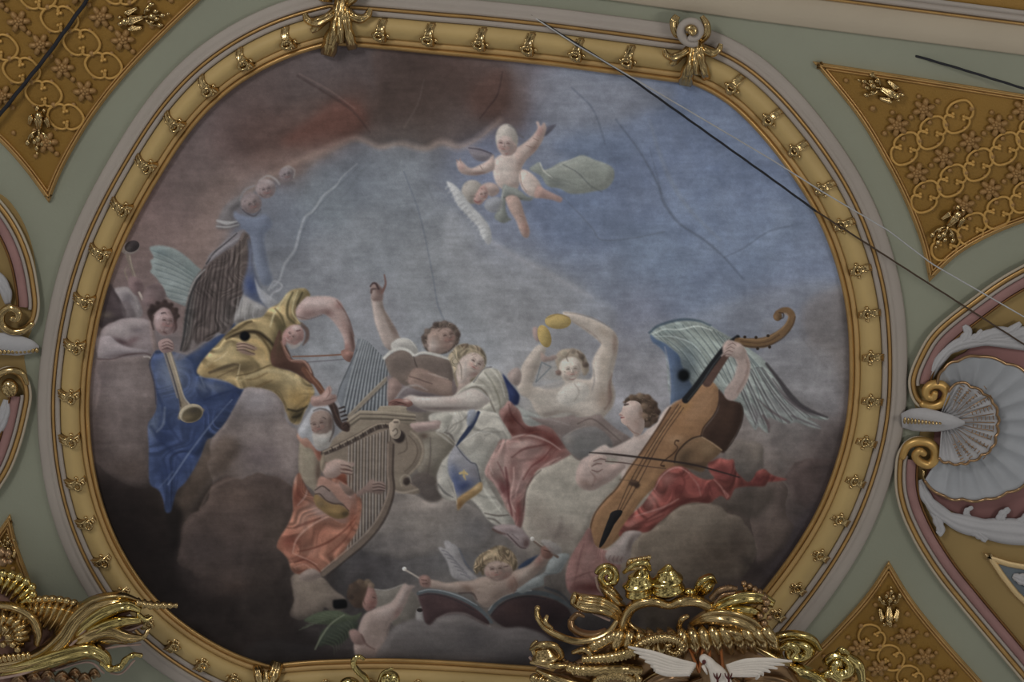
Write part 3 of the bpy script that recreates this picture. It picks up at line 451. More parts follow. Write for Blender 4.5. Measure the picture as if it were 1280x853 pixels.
    for t in ((372,620,8,16,10,(100,46,34),.85),(368,598,3,8,0,(128,112,106),.6),(380,650,10,16,20,(136,96,80),.7),(400,640,14,8,30,(132,106,98),.8),(362,678,14,12,-20,(108,50,38),.8),(400,668,18,14,-40,(128,70,52),.6),(420,680,16,12,-40,(138,80,60),.5),(440,650,6,20,10,(122,60,40),.7),(432,612,14,8,30,(132,98,90),.7),(380,700,16,5,10,(112,56,42),.7),(390,690,10,8,0,(144,92,74),.6)): B(*t,clip=M)
    for p,w,c,a in (("366,690 370,676 380,664 394,654 410,646",(1.4,3,2),(158,116,98),.65),("372,690 390,686 410,678 430,664 446,646",(1,3,1),(96,44,32),.65),("368,660 384,654 400,648",(2,4,1),(88,42,34),.5),("366,692 380,698 396,706",(1,2,1),(154,112,94),.6),("368,704 380,700 392,706 400,714",(1,1.6,1),(90,40,30),.7),("368,710 380,706 390,712",(1,2,1),(150,102,84),.6),("372,716 384,712",(1,2),(86,38,30),.6),("444,655 430,676 410,694",(1,2,1),(98,46,34),.5),("385,606 382,620 372,632",(1,2.4,1),(148,120,110),.5),("350,688 362,698 370,712",(1.4,2,1),(140,84,66),.5),("378,600 386,614 396,624",(1,2,1),(70,34,28),.5),("402,600 420,612 438,622",(2,5,2),(140,112,104),.6)):
        K(p,w,c,a,.8,M)
    F("374,720 384,712 394,712 402,720 392,726 378,726",(108,92,84),1.2)
    F("410,580 424,578 432,584 440,590 442,600 434,606 424,600 414,596",(110,54,38),1,sh=((428,592,8,4,0,(128,68,48),.6),)); F("424,602 436,608 446,600 452,604 448,614 436,620 428,612",(100,78,68),1.4)
    # veil and face
    F("372,540 378,528 386,516 390,510 400,505 410,507 416,512 419,520 417,532 410,542 414,550 408,562 398,564 392,558 384,548 377,548",(118,118,122),1,sh=((410,515,5,6,0,(134,136,142),.6),(380,536,5,8,20,(134,134,138),.6),(402,556,10,5,0,(116,110,104),.6)))
    F("388,524 392,516 400,513 408,514 414,520 416,530 414,542 406,548 396,546 390,538",(112,92,83),1,sh=((402,520,8,4,0,(122,104,94),.6),(398,536,6,4,0,(120,88,78),.6),(413,528,3,10,0,(82,64,58),.6)))
    K("392,514 400,511 410,514 416,522",(1,2,1.6),(66,54,50),.7,.7); K("400,524 404,522.5 407,524",(1,1.8,1),(58,44,42),.85,.4); K("389,530 393,528.5",(1.6,1.4),(62,48,44),.8,.4); K("396,528 394,534 398,535",(.8,1.2,1),(84,58,52),.7,.4); K("391,538 396,539.5 401,537",(1,1.6,1),(98,56,52),.85,.4)
    F("390,543 398,542 408,542 414,538 416,548 410,560 400,563 393,556",(124,118,112),1,a=.9,sh=((404,550,6,5,0,(134,132,128),.6),)); K("416,524 417,538 412,552",(1.4,2.4,1),(62,50,46),.7,.7)
    # hand with the viola scroll above the harpist
    K("411,500 418,512 422,526 428,534 434,537",(8,9,8,7,6),(56,42,38),1,.7); E(432,533,5.5,6,0,(64,46,40),.8); K("429,533 433,530 436,534",(1,1.2),(40,30,28),.8,.4)
    for k in range(4): K([(424+k*1.3,511+5*k),(430+k*1.3,509+5*k)],(1.8,2.4),(48,38,36),.95,.4)
    K("416,506 420,518 426,529",(1,1.6,1),(86,62,54),.6,.6)
    F("389,496 398,495 404,491 409,484 413,483 415,488 414,493 420,494 420,501 412,506 402,508 390,507",(130,100,92),.8,sh=((408,496,6,4,0,(142,114,106),.6),(394,504,8,3,0,(112,84,76),.6)))
    K("411,485 412,492 408,498",(.8,1.4,.8),(100,68,62),.6,.5); K("404,502 412,500 419,498",(.8,1,.6),(84,52,48),.6,.4)
    # lute shaped drum at the sleeve
    F("393,612 402,607 412,612 422,624 430,632 420,636 404,628 396,622",(104,86,78),.8,sh=((410,620,8,4,35,(118,98,92),.6),)); K("394,613 403,608 412,614",(1.2,1.4),(52,36,32),.7,.5)
    F("392,622 396,618 404,624 414,630 424,631 434,637 436,643 430,648 418,648 404,640 395,632",(106,80,44),.8,sh=((418,640,12,5,20,(124,94,50),.8),(400,630,6,5,30,(92,74,52),.6),(432,643,5,4,0,(64,50,34),.7)))
    K("394,618 400,618 408,626 418,630 428,631 436,639",(1,1.4,1),(56,38,34),.7,.5)
    # ---- harp
    M=F("434,556 452,548 468,540 485,536 489,555 487,590 486,608 480,632 466,655 448,675 430,690 446,664 452,640 452,624 440,612 433,600",(96,82,70),1,a=.75)
    for k in range(14):
        x=436+3.9*k; y0=556-(x-434)*.36; y1=min(690, 690-(x-434)*.8 if x<470 else 655-(x-470)*2.4)
        K([(x,y0),(x-1,(y0+y1)/2),(x-1.5,y1)],1.2,(126,114,102) if k%2 else (122,116,112),.8,.35,M,False); K([(x+1.8,y0),(x+.8,(y0+y1)/2),(x+.3,y1)],1.0,(60,50,46),.7,.35,M,False)
    F("402,583 410,578 420,574 428,575 436,578 443,579 442,583 434,584 441,589 436,594 428,592 418,598 406,596",(128,104,94),.8,sh=((415,586,8,5,0,(138,116,108),.6),(432,588,6,4,0,(104,66,54),.6)))
    for k in range(3): K([(426,579+5*k),(434,580+5*k),(441,583+4*k)],(1,2,1),(136,112,100),.8,.4); K([(426,581.4+5*k),(434,582.6+5*k),(440,585.6+4*k)],(.6,1,.6),(66,42,38),.7,.4)
    F("446,616 456,608 462,601 466,599 470,603 478,602 482,606 482,612 476,618 468,617 458,616 448,622",(104,82,74),.8,a=.95)
    for k in range(3): K([(466,604+4*k),(474,603+4*k),(481,606+3*k)],(1,1.8,1),(118,96,88),.8,.4); K([(466,606+4*k),(474,605+4*k),(481,608+3*k)],(.6,1,.6),(50,34,32),.7,.4)
    K("488,556 487.5,590 489,612 483,634 471,657 452,679 429,698 404,718",(9,8.5,9,8.5,8,7.5,7,6),(92,77,66),1,.7)
    K("485,556 484.5,590 486,611 480,632 468,654 449,675 426,694 402,714",(2,1.6,2,2),(122,104,90),.75,.7); K("492,556 491,590 492.5,613 487,636 475,659 456,681 433,700 410,720",(2,2.4,2.6,2.2,1.6),(52,42,38),.8,.7)
    K("404,567 420,560 435,553 450,545 462,538 474,533 486,532",(6,7.5,8,8,8,7),(66,54,48),1,.6); K("404,565 420,558 435,550.5 450,542.5 462,535 474,530 486,530",(2,2.6,2.4),(128,112,94),.9,.5)
    for k in range(16): x=410+4.8*k; y=np.interp(x,[404,435,450,474,486],[566,552.5,544.5,532.5,531.5]); K([(x,y-1.4),(x+1.2,y+2.2)],1.4,(46,38,36) if k%2 else (112,100,88),.7,.3,sm=False)
    F("404,566 407,578 403,590 400,580",(112,98,80),.8); E(499,546,7.5,8,0,(54,44,42),.9)
    F("486,530 490,527 493,524 499,525 500,530 498,534 501,540 499,547 494,549 489,546 487,539",(130,114,97),.7,sh=((494,541,4,5,0,(142,128,112),.6),)); K("491,539 495,536 497,541 493,545",(1,1.4,1),(76,62,52),.8,.4); K("493,528 497,528",2,(62,50,44),.7,.5)
    # ---- putto with the cymbals
    F("646,476 649,468 652,458 658,448 664,440 670,433 676,431 682,434 681,442 677,452 672,464 668,474 668,484 700,476 706,472 724,474 738,474 741,465 740,454 743,445 748,436 751,430 744,423 728,411 716,403 706,397 704,390 716,391 730,395 742,399 754,405 764,411 770,418 773,428 772,440 769,454 766,466 765,476 769,492 766,508 758,518 748,528 736,528 722,520 706,516 690,520 678,522 668,512 662,500 652,494 646,486",(134,123,113),1.1,sh=((755,415,10,5,40,(122,106,92),.6),(768,430,4,14,0,(120,96,84),.7),(756,455,8,20,5,(132,118,104),.6),(745,470,4,20,5,(146,136,128),.6),(662,462,7,18,20,(126,112,102),.6),(710,500,30,14,0,(142,136,128),.6),(755,500,10,14,0,(118,98,84),.7),(700,520,20,6,0,(112,96,88),.6),(660,488,10,8,0,(128,116,104),.5),(676,500,12,8,30,(132,124,114),.6),(762,490,3,14,0,(106,78,66),.6)))
    K("765,468 762,482 764,498 756,512",(1,2.4,1.4),(100,76,66),.6,.9); K("742,462 743,476 740,488",(1,1.8,1),(98,90,90),.5,.9); K("716,402 730,410 744,420 752,430",(1,1.6,1),(112,94,84),.5,.7); K("706,391 724,393 744,399 762,409",(1,1.4,1),(108,92,82),.5,.6)
    F("668,478 690,474 706,476 700,484 680,486",(112,112,116),2,a=.6); F("640,462 648,460 652,470 648,482 640,480 634,470",(122,106,100),1.4)
    F("694,450 697,441 704,437 714,436 724,438 731,445 735,455 736,464 730,470 726,462 722,454 708,452 702,458 702,470 698,464",(122,108,92),1)
    F("699,456 704,449 714,446 722,449 726,457 725,466 720,473 713,477 705,475 700,467",(142,131,120),.9,sh=((712,454,8,5,0,(148,139,130),.6),(712,471,6,4,0,(128,102,94),.6),(723,462,3,8,0,(112,92,82),.6)))
    K("706,465 710,466 713,464",(1,1.4,.8),(72,58,54),.8,.35); K("719,463 723,462",(1.2,1),(72,58,54),.8,.35); K("716,463 718,469 714,470",(.8,1.1,.8),(104,80,72),.8,.4); K("712,474 716,474.5 719,473",(.8,1.4,.8),(118,66,62),.8,.35); K("712,440 708,446 710,452",(1,1.6,.8),(90,76,64),.6,.5); K("722,440 728,448 730,458",(2,3,2),(76,62,52),.7,.8)
    for x,y,c in ((698,448,(136,124,108)),(705,441,(130,118,100)),(716,439,(112,98,84)),(727,446,(84,70,60)),(732,456,(78,64,56)),(698,466,(104,82,74))): E(x,y,4,3.4,20,c,.9)
    F("696,495 706,482 722,478 734,482 736,494 726,502 712,508 700,504",(146,140,132),1.4,a=.7); K("718,480 724,490 718,502",(1,1.6,1),(110,98,90),.5,.8)
    F("676,440 684,446 692,444 697,446 694,450 684,452 677,452",(124,102,94),.9,a=.9)
    K("677,453 670,478 689,459 677,453",1.5,(88,95,100),.85,.35,sm=False)
    E(697.5,402,16.5,9.5,2,(136,112,58),.7,sh=((697,404,12,5,0,(146,122,66),.7),)); K("683,398 697,393 712,397",(1,1.2,1),(98,76,50),.6,.5); E(671,418,5,10,-18,(128,104,98),.8,.9); E(680.5,420.5,8,14.5,-18,(134,110,54),.7,sh=((680,422,5,10,-18,(144,120,62),.6),)); 
    # folded mantle left of the player
    F("660,520 673,523 700,522 716,519 722,522 736,521 748,518 758,526 770,536 786,546 790,552 772,560 765,568 748,570 725,576 712,566 702,552 690,536 676,530",(98,84,80),1.2,sh=((700,530,16,6,10,(108,96,92),.6),(735,530,16,6,0,(114,100,92),.6),(770,545,14,4,35,(116,104,96),.5),(725,550,20,12,0,(88,84,83),.7)))
    F("703,548 712,541 728,535 745,534 760,545 766,558 760,568 745,572 725,574 712,564",(90,86,85),1,sh=((728,556,18,10,0,(86,86,84),.6),(745,566,12,4,0,(80,84,88),.6),(710,550,6,8,0,(108,100,94),.6)))
    K("722,530 740,524 760,538 776,552",(1,1.6,1),(72,58,54),.6,.7); K("704,548 716,539 732,533",(1,1.6,1),(124,112,106),.6,.7); K("664,522 690,525 712,532",(1,2,1),(128,118,114),.4,.8)
    # ---- wing of the cello player
    M=F("812,417 818,409 832,404 850,399.5 866,399 882,403 894,411 910,420 925,428 938,437 950,446 962,458 974,474 984,486 994,497 1006,508 1020,517 1036,523 1028,525 1008,522 1020,530 1027,536 1014,534 996,528 986,530 976,528 962,522 958,528 962,541 955,539 948,533 944,538 938,530 930,516 920,505 905,492 880,480 865,500 850,504 840,508 836,490 834,460 830,440 818,428",(106,114,110),.9)
    tex(M,40,4,40,.22,.6,10)
    for t in ((880,430,26,14,30,(120,130,122),.7),(925,470,26,22,45,(126,132,128),.7),(860,450,14,22,0,(78,92,98),.7),(980,510,30,10,30,(96,94,96),.7),(945,520,14,10,40,(104,98,100),.6),(840,412,20,6,-10,(96,112,112),.6)): B(*t,clip=M)
    CLIP=M
    wing(("818,420 850,407 885,410 905,422 925,432","845,440 880,440 910,448 935,452 950,458","868,475 905,478 930,500 955,505 990,505"),(132,142,136),(58,70,74),13,1.7,.55)
    wing(("915,470 930,465 945,460 955,460","925,495 945,497 965,492 978,490","940,530 960,530 990,525 1018,520"),(128,130,127),(62,58,62),10,2.4,.6)
    CLIP=None
    K("812,416 824,407 850,400 872,401 888,407",(3,3.6,2),(56,72,88),.85,.8); K("816,418 830,412 850,412 872,408 890,413",(1.2,2,1.2),(150,156,150),.7,.7); K("816,421 840,421 862,428 876,440",(1,1.6,1),(146,156,156),.55,.6)
    K("958,455 974,476 990,498 1008,512 1034,522",(3,5,8,6,2),(54,48,52),.9,.9); K("966,474 984,498 1004,514 1024,521",(2,4,3,1),(78,68,72),.7,.9); K("948,500 964,514 986,528",(1,3,3),(72,58,62),.7,.8); K("954,520 960,530 961,540",(3,4,2),(80,62,64),.7,.7); K("990,520 1008,528 1026,535",(2,3,2),(76,66,70),.7,.7); K("940,505 946,520 944,534",(1,3,2),(74,66,70),.5,.8)
    F("813,418 820,424 832,430 842,438 849,446 852,456 858,470 866,486 862,500 848,504 838,508 838,488 836,462 832,444 824,434 815,427",(66,84,114),1.6,sh=((842,485,6,20,0,(72,86,108),.6),(826,428,8,5,30,(54,74,100),.6),(848,442,5,14,-15,(48,72,112),.6)))
    K("831,434 835,452 838,480 837,505",(1,2,1.6),(130,126,130),.6,.8)
    B(855,472,13,24,0,(48,56,66),.6); E(854.5,469.5,7.5,7.5,0,(12,15,18),2.4)
    # ---- cello player: head, torso, arms
    F("736,570 744,562 756,556 764,560 778,554 789,548 794,543 802,544 809,537 820,529 828,516 836,508 850,502 850,530 820,560 800,582 786,600 778,600 776,590 778,580 764,572",(132,117,110),1.1,sh=((825,520,8,14,35,(142,126,118),.7),(790,560,18,10,-20,(138,124,118),.6),(772,566,8,6,0,(124,106,100),.5),(800,545,8,5,0,(116,98,90),.6)))
    H=F("779,505 782,499 787,496 798,493 808,493.5 816,499 822,509 824,519 820,528 811,534 804,534 800,526 802,514 800,506 792,502 786,503",(78,60,47),1,sh=((817,508,6,10,0,(62,46,36),.7),(805,500,8,5,0,(98,78,62),.6)))
    tex(H,80,3,7,.4,1.5,12)
    F("780,507 788,501 798,503 803,510 803,520 806,530 802,542 795,546 790,541 783,533 777,528.5 776,524 778,522 773.5,518.5 777,514 778,510",(138,118,109),.7,sh=((788,514,6,6,0,(146,128,120),.7),(796,530,6,8,0,(122,96,86),.6),(782,528,5,4,0,(142,112,102),.6),(802,518,4,6,0,(122,92,78),.7)))
    K("781,506.5 785,505.5",(2.2,1.6),(58,42,38),.9,.35); K("779,503 785,501.5",(1,1),(88,64,52),.7,.4); K("776.5,522.5 780,522",(2,1.2),(128,58,54),.9,.35); K("775,519 778,519.5",(1.6,1),(128,74,66),.7,.35); K("784,533 791,540 798,543",(1,1.6,1),(104,72,62),.6,.6)
    for x,y,c in ((790,497,(90,70,54)),(800,495,(102,82,64)),(810,497,(82,62,48)),(818,505,(66,50,40)),(822,515,(60,44,36)),(818,525,(70,52,42)),(810,531,(78,60,50)),(806,520,(108,84,66)),(805,508,(104,82,64)),(812,514,(72,54,42))): E(x,y,4.2,3.6,30,c,1)
    F("733,571 742,568 752,568 758,572 757,578 765,580 778,577 782,584 774,592 766,600 752,608 742,613 732,613 724,609 720,602 720,592 723,582 727,575",(130,110,103),.9,sh=((735,583,8,9,0,(140,122,116),.6),(732,605,10,5,20,(112,88,78),.7),(765,588,10,6,-30,(136,112,104),.6),(748,600,8,6,0,(118,92,84),.6)))
    F("740,572 748,569 757,570 758,574 750,577 744,580 740,584 746,588 752,590 746,593 738,588 735,580",(136,116,108),.7)
    K("742,577 750,574 757,575",(.8,1.2,.8),(74,46,42),.75,.4); K("740,583 746,580 752,580",(.8,1.4,.8),(78,48,44),.75,.4); K("740,588 747,590 753,587",(1,1.2,.8),(84,52,48),.7,.4); K("738,590 744,598 740,608",(1,1.6,1),(98,70,62),.5,.8)
    # cello
    M=F("883,479 889,477 895,482 899,490 899,502 896,512 890,522 882,533 877,544 866,549 855,557 847,567 843,576 846,590 835,600 818,610 806,621 796,634 788,648 778,662 774,672 763,682 753,687 746,684 740,678 737,666 739,652 744,641 756,625 768,613 778,600 786,585 800,567 821,536 836,511 846,502 856,497 866,490 875,482",(122,84,52),.8)
    tex(M,-55,5,60,.10,.4,11)
    for t in ((880,500,12,22,30,(132,94,62),.7),(855,530,20,14,-50,(126,84,48),.6),(865,520,8,18,40,(136,98,66),.5),(825,565,14,24,35,(116,80,50),.6),(845,550,10,6,0,(138,104,72),.6),(800,610,20,14,-40,(128,92,56),.6),(760,655,14,22,30,(118,86,54),.6),(757,680,14,5,20,(108,80,54),.6),(770,620,10,4,-35,(118,80,48),.6),(856,508,8,5,-30,(138,96,44),.6)): B(*t,clip=M)
    K("740,678 738,662 744,642 757,625 770,612 782,594 800,568 822,536 838,510",(1.4,1.6,1.4),(60,40,30),.8,.6); K("899,488 899,502 893,518 880,534 876,545",(1.6,1.6),(48,30,24),.8,.5)
    K("803,568 822,541 840,515 852,502",(2,5,2),(92,60,38),.6,1.6,M); K("850,505 830,535 812,565",(1,1.6,1),(138,104,70),.6,.7,M)
    F("899,489 905,494 913,500 924,504 928.5,511 928,524 922,540 914,553 907,564 902,566 890,556 878,547 880,537 890,524 898,510",(56,38,30),.8,sh=((910,520,8,16,20,(66,44,34),.7),(922,515,4,14,10,(50,34,28),.6),(890,545,8,5,30,(48,32,26),.6)))
    K("925,504 929,514 926,532 916,552 907,563",(1,1.4,1),(38,26,22),.7,.5)
    F("876,546 886,551 898,559 902,564 894,572 885,580 878,590 862,586 846,584 843,578 846,568 854,557 865,549",(96,70,46),.8,sh=((885,562,12,8,40,(112,86,58),.7),(855,572,8,12,30,(64,48,34),.8),(868,582,14,4,0,(62,44,34),.7)))
    K("843,578 846,567 856,555 866,548 877,545",(1.8,2,1.4),(44,30,24),.85,.5); K("878,547 890,554 902,563",(1.4,1.6),(138,110,78),.7,.5)
    K("848,551.5 845,551 843.5,555 847,560 842,567 833,574 828,578 826,582 830,583",(2.4,1.4,1,1.6,1.2,1,2.4),(52,32,24),.85,.4)
    for dx in (0,3,6.5): K([(848+dx,506+dx*.6),(820+dx,548+dx*.4),(790+dx*1.2,598+dx),(772+dx,638)],(.8,1,.9),(52,36,30),.8,.35)
    K("800,568 818,540 838,510",(2,3,2),(72,46,32),.7,.9,M)
    F("789,600 797,602 800,607 796,611 792,608 786,606",(62,44,34),.8); K("775,600 786,601 795,603",(1,1.4,1),(92,66,46),.7,.5)
    F("764,641 771,638 778,639 776,645 768,656 762,668 755,680 750,685 749,682 752,672 757,658 761,648",(30,30,32),.7)
    K("884,478 896,460 910,440",(12,11,9),(78,54,46),1,.6)
    K("857,500 870,484 890,456 908,433 922,422",(9,8,7,6),(30,31,34),1,.6); K("860,500 876,480 892,456 908,436",(1,1.4,1),(70,76,78),.6,.5)
    K("922,427 938,429 956,428 972,420 984,410 990,397 986,389 979,388 972,391",(9,12,13,11,10,9,8,7,6),(98,70,42),1,.6); E(972,395.5,5.5,6,0,(92,66,40),.7,sh=((970,398,3,3,0,(118,86,52),.7),)); K("974,391 979,392 979,397 975,399",(1.2,1.4,1),(48,34,26),.85,.4)
    K("924,423 940,425 956,424 971,416 982,406 986,396 981,392",(1,1.4,1.2),(132,98,60),.7,.5); K("924,431 942,434 960,432 978,423 990,408 994,396",(1.4,1.6,1),(58,42,30),.75,.5); K("926,427 944,429 960,427 974,419",(1,1),(58,40,28),.6,.5)
    for x,y in ((931,421.5),(945,422),(960,420),(947,436),(962,434)): E(x,y,2,2,0,(48,36,28),.5)
    K("925,442 930,456 926,474 914,492",(16,16,17,18),(128,109,102),1,.9); K("920,446 922,458 918,474 908,488",(2,4,3),(140,122,115),.6,1.4); K("931,444 935,458 931,474 922,490",(2,3,2),(104,82,74),.6,1.2)
    F("904,441 903,434 906,428 911,425 918,427 926,430 932,438 932,448 924,450 914,446 908,446",(132,112,104),.8,sh=((922,436,6,5,0,(138,120,112),.6),))
    for k in range(4): K([(902+2.5*k,445-5*k),(907+2.5*k,441-4.6*k),(914+2*k,442-4*k)],(2,2.8,2),(136,114,106),.8,.4); K([(903+2.5*k,447-5*k),(908+2.5*k,443-4.6*k),(914+2*k,444-4*k)],(.6,.9,.5),(76,52,48),.6,.35)
    # red skirts and feet of the player
    M=F("818,610 822,600 828,592 838,585 850,583 858,586 864,591 873,597 884,600 893,598 887,590 885,580 892,576 900,573 910,575 917,575 919,588 927,597 935,603 942,598 946,590 955,586.5 962,592 970,596 984,599.5 972,602 960,603 955,608 940,608 926,609 918,612 913,622 909,625 902,620 894,624 886,629 868,628 852,632 842,638 834,645 822,655 812,664 802,666 790,664 780,666 775,671 774,666 780,656 790,643 800,634 806,628 814,616",(114,52,46),.9)
    tex(M,-30,9,34,.42,1.4,8)
    for t in ((835,600,10,10,0,(138,84,76),.8),(815,625,8,12,30,(142,94,86),.7),(790,655,10,6,-30,(134,84,76),.7),(845,610,10,10,0,(96,38,36),.7),(880,612,18,8,0,(104,44,42),.6),(905,590,14,10,0,(88,36,36),.7),(945,600,8,6,0,(88,34,34),.7),(820,645,12,6,-20,(128,74,66),.6),(965,598,12,3,0,(84,32,32),.6)): B(*t,clip=M)
    for p,w,c,a in (("818,612 826,597 838,587 850,585 862,592",(1,1.8,1),(156,116,106),.7),("808,650 826,640 846,630 866,624",(1,3,1),(84,34,32),.7),("792,646 812,640 830,634 848,624",(1,2.4,1),(150,106,98),.6),("786,664 796,656 812,652 830,644",(1,2,1),(94,42,38),.7),("862,594 872,606 876,620",(1,2,1),(140,92,84),.5),("893,600 902,610 908,622",(1.4,2,1),(150,98,88),.6),("905,614 910,620 908,624",(2,3,1),(150,92,84),.6),("886,605 890,618",(1,2),(88,36,36),.6),("850,590 856,604 850,620",(2,3,1),(92,38,36),.5),("940,602 948,592 956,590",(1,2,1),(130,58,54),.5)):
        K(p,w,c,a,.8,M)
    K("737,566 765,568 800,572 840,577 870,582 900,590 924,597",(1.4,2.4,2.4,2,1.6),(44,34,32),.95,.4); K("757,577 780,579 806,583 832,586",(1.2,1),(64,44,38),.85,.35)
    M=F("737,660 727,674 718,688 711,702 707,720 709,736 716,744 730,744 750,746 764,740 772,722 776,706 768,690 756,688 744,682",(120,82,77),1)
    tex(M,110,10,34,.18,1,9)
    for t in ((735,700,10,16,20,(130,96,90),.7),(745,735,30,7,0,(84,38,36),.8),(712,722,5,16,0,(128,92,88),.5),(762,715,8,12,0,(104,64,60),.5)): B(*t,clip=M)
    K("720,722 736,716 752,714",(1,1.4,1),(90,52,50),.5,.7,M); K("730,680 724,700 718,730",(1,2,1),(96,60,58),.4,1,M)
    F("782,665 792,663.5 802,666 796,674 790,682 788,696 783,702 774,706 763,703 757,698 758,690 768,680 776,672",(118,106,102),.9,sh=((782,678,6,10,30,(128,118,114),.6),(770,700,10,4,0,(110,84,78),.6),(788,680,3,10,20,(88,74,70),.6)))
    for k in range(4): K([(763+5*k,695+k*.4),(761+5*k,699+k*.6),(762+5*k,703)],(.6,1.0,.6),(80,56,52),.6,.4)
    # ---- putti above
    K("559,244 548,236 540,232",(1,2),(110,108,112),.3,1)
    F("584,184 592,183 602,186 612,191 618,194 614,200 602,202 592,198",(96,90,98),1,sh=((600,194,10,3,15,(110,104,108),.6),)); K("586,185 600,187 614,192",(1,1.8,1.4),(58,54,66),.8,.6)
    F("672,160 682,158 692,156 696,155 690,163 682,170 674,172",(76,74,86),.9)
    F("662,212 668,206 674,203 679,212 688,210 700,203 712,200 726,194 735,196 744,200 756,204 766,210 768,220 764,230 756,237 744,239 728,242 712,242 700,236 688,234 682,230 676,220",(100,104,98),1,sh=((712,210,16,6,-20,(116,118,110),.6),(745,225,14,10,0,(94,98,92),.6),(700,230,14,4,20,(80,84,82),.6)))
    for p,c in (("675,204 680,214 690,222","132,132 0"),): K(p,(1.6,2,1),(136,136,128),.8,.6)
    K("680,214 694,210 704,204 724,196",(1,2,1),(128,128,120),.6,.8); K("704,206 722,216 738,232 752,240",(1,1.4,1),(66,70,72),.6,.7); K("690,222 712,228 734,236",(1,2,1),(80,84,80),.4,.9)
    F("616,205 620,197 630,192 642,190 656,190 657,200 652,210 655,216 650,228 645,238 632,238 622,232 617,220",(134,119,112),1,sh=((630,212,9,12,0,(146,136,128),.7),(650,205,5,12,20,(124,100,90),.6),(640,232,10,4,0,(126,106,98),.6)))
    F("644,187 652,181 660,175 667,168 672,160 670,153 673,152 676,158 680,153 683,160 681,168 677,178 670,188 660,198 652,204 645,198",(132,112,104),.9,sh=((655,188,8,6,-30,(142,126,118),.6),(675,164,4,8,20,(122,84,80),.6),(668,186,4,8,30,(122,92,82),.6)))
    K("658,182 664,184",(.8,1),(96,68,60),.5,.5); K("667,173 673,176",(.8,1),(96,68,60),.5,.5)
    F("617,194 610,200 600,206 590,210 584,208 580,204 576,201 571,202 571,207 574,214 580,218 592,219.5 602,218 612,215 618,210",(132,113,106),.9,sh=((604,210,10,4,-15,(144,128,120),.6),(577,209,5,5,0,(124,92,88),.6),(600,217,12,2.5,0,(106,80,72),.6)))
    K("572,203 571,200",1.6,(126,98,92),.8,.4); K("576,203 575,199",1.6,(126,98,92),.8,.4); K("600,207 603,212",(.8,1),(98,72,66),.5,.5)
    E(633.5,174,14,19,-5,(128,120,112),1.2,sh=((640,163,8,8,0,(118,112,108),.6),(628,166,7,10,0,(138,130,122),.6)))
    F("622,180 626,174 634,174 642,178 646,184 642,192 634,195 627,192",(132,108,102),1,sh=((628,181,4,3,0,(136,88,84),.6),(640,184,4,5,0,(138,122,116),.6)))
    K("626,178 630,180",(1.2,1.6),(118,56,56),.8,.5); K("629,190 633,192 637,189",(1,2.2,1),(124,50,52),.85,.4); K("638,180 641,180.5",(1.4,1),(90,60,60),.7,.4); K("632,184 631,187",(1,1),(112,72,68),.6,.4)
    K("636,157 643,160 648,168 654,172",(1,3,2),(76,72,74),.6,1)
    F("649,218 654,212 662,215 670,222 676,231 678,242 672,247 664,246 657,241 651,233",(138,122,114),1,sh=((660,230,6,9,-30,(146,136,128),.6),(674,238,4,6,0,(130,98,88),.6)))
    F("672,232 682,237 694,243 702,247 703,250 700,253 690,250 678,248 668,246",(126,98,90),.9,a=.95); K("650,216 652,230 658,240",(1,1.2,1),(104,76,68),.5,.5)
    F("629,231 636,233 646,236 652,240 660,246 667,246 663,251 650,250 644,247 634,248 632,262 636,272 640,274 630,279 622,276 618,271 622,262 626,250",(94,98,94),.9,sh=((625,268,6,8,0,(102,104,98),.6),(645,242,10,3,20,(112,114,108),.6)))
    K("632,232 628,244 626,262",(1,1.6,1),(126,126,120),.6,.6); K("630,247 640,245 652,249",(1,1.2,1),(64,64,64),.7,.5)
    F("632,247 640,244 648,247 652,256 655,266 659,278 662,289 660,297 654,296 649,287 645,276 638,265 634,256",(128,104,95),.9,sh=((644,258,6,9,-20,(136,114,104),.7),(657,285,4,8,-15,(130,92,82),.6)))
    K("650,270 655,272",(1,1),(98,68,60),.5,.5)
    F("608,250 620,246 628,250 626,262 616,266 606,260",(110,110,112),1.4,a=.8); F("602,232 612,228 622,232 624,240 616,246 608,242",(126,108,102),1)
    E(590.5,240,14,15,0,(116,109,102),1.2,sh=((586,233,8,8,0,(126,120,114),.6),(594,246,6,5,0,(96,84,80),.5)))
    F("596,240 602,232 608,234 610,242 606,250 600,256 594,254 592,248",(128,100,94),1,sh=((603,240,4,5,0,(134,88,80),.6),)); K("593,251 597,253 601,251",(1,1.6,1),(110,54,54),.7,.5); K("602,236 604,239",(1.2,1),(96,66,64),.6,.5); K("588,245 594,246",(1,1),(88,78,74),.6,.5)
    F("558,228 563,228 569,232 574,237 579,243 585,252 592,260 600,268 606,275 611,282 614,292 614,302 610,306 605,300 601,294 598,285 592,278 586,272 580,265 573,258 568,249 565,242",(130,130,131),1,sh=((570,240,5,8,-40,(140,140,140),.6),(606,290,5,10,-20,(142,142,142),.6)))
    for k in range(13):
        x=562+3.9*k; y=233+5.2*k; K([(x-3,y+3),(x+1,y+1),(x+4,y-2)],(1,1.4,.6),(104,106,112),.35,.8); K([(x-5,y+3),(x-1,y-1),(x+4,y-2)],(2,2.4,1),(146,146,146),.4,.8)
    # ---- putti below: one unrolling music, one at the kettledrums
    F("380,776 392,768 406,764 424,764 440,770 452,766 446,776 430,784 416,782 396,780",(60,68,50),1.2); F("402,790 416,782 436,776 448,780 440,792 424,806 408,806 398,808",(48,54,44),1.4)
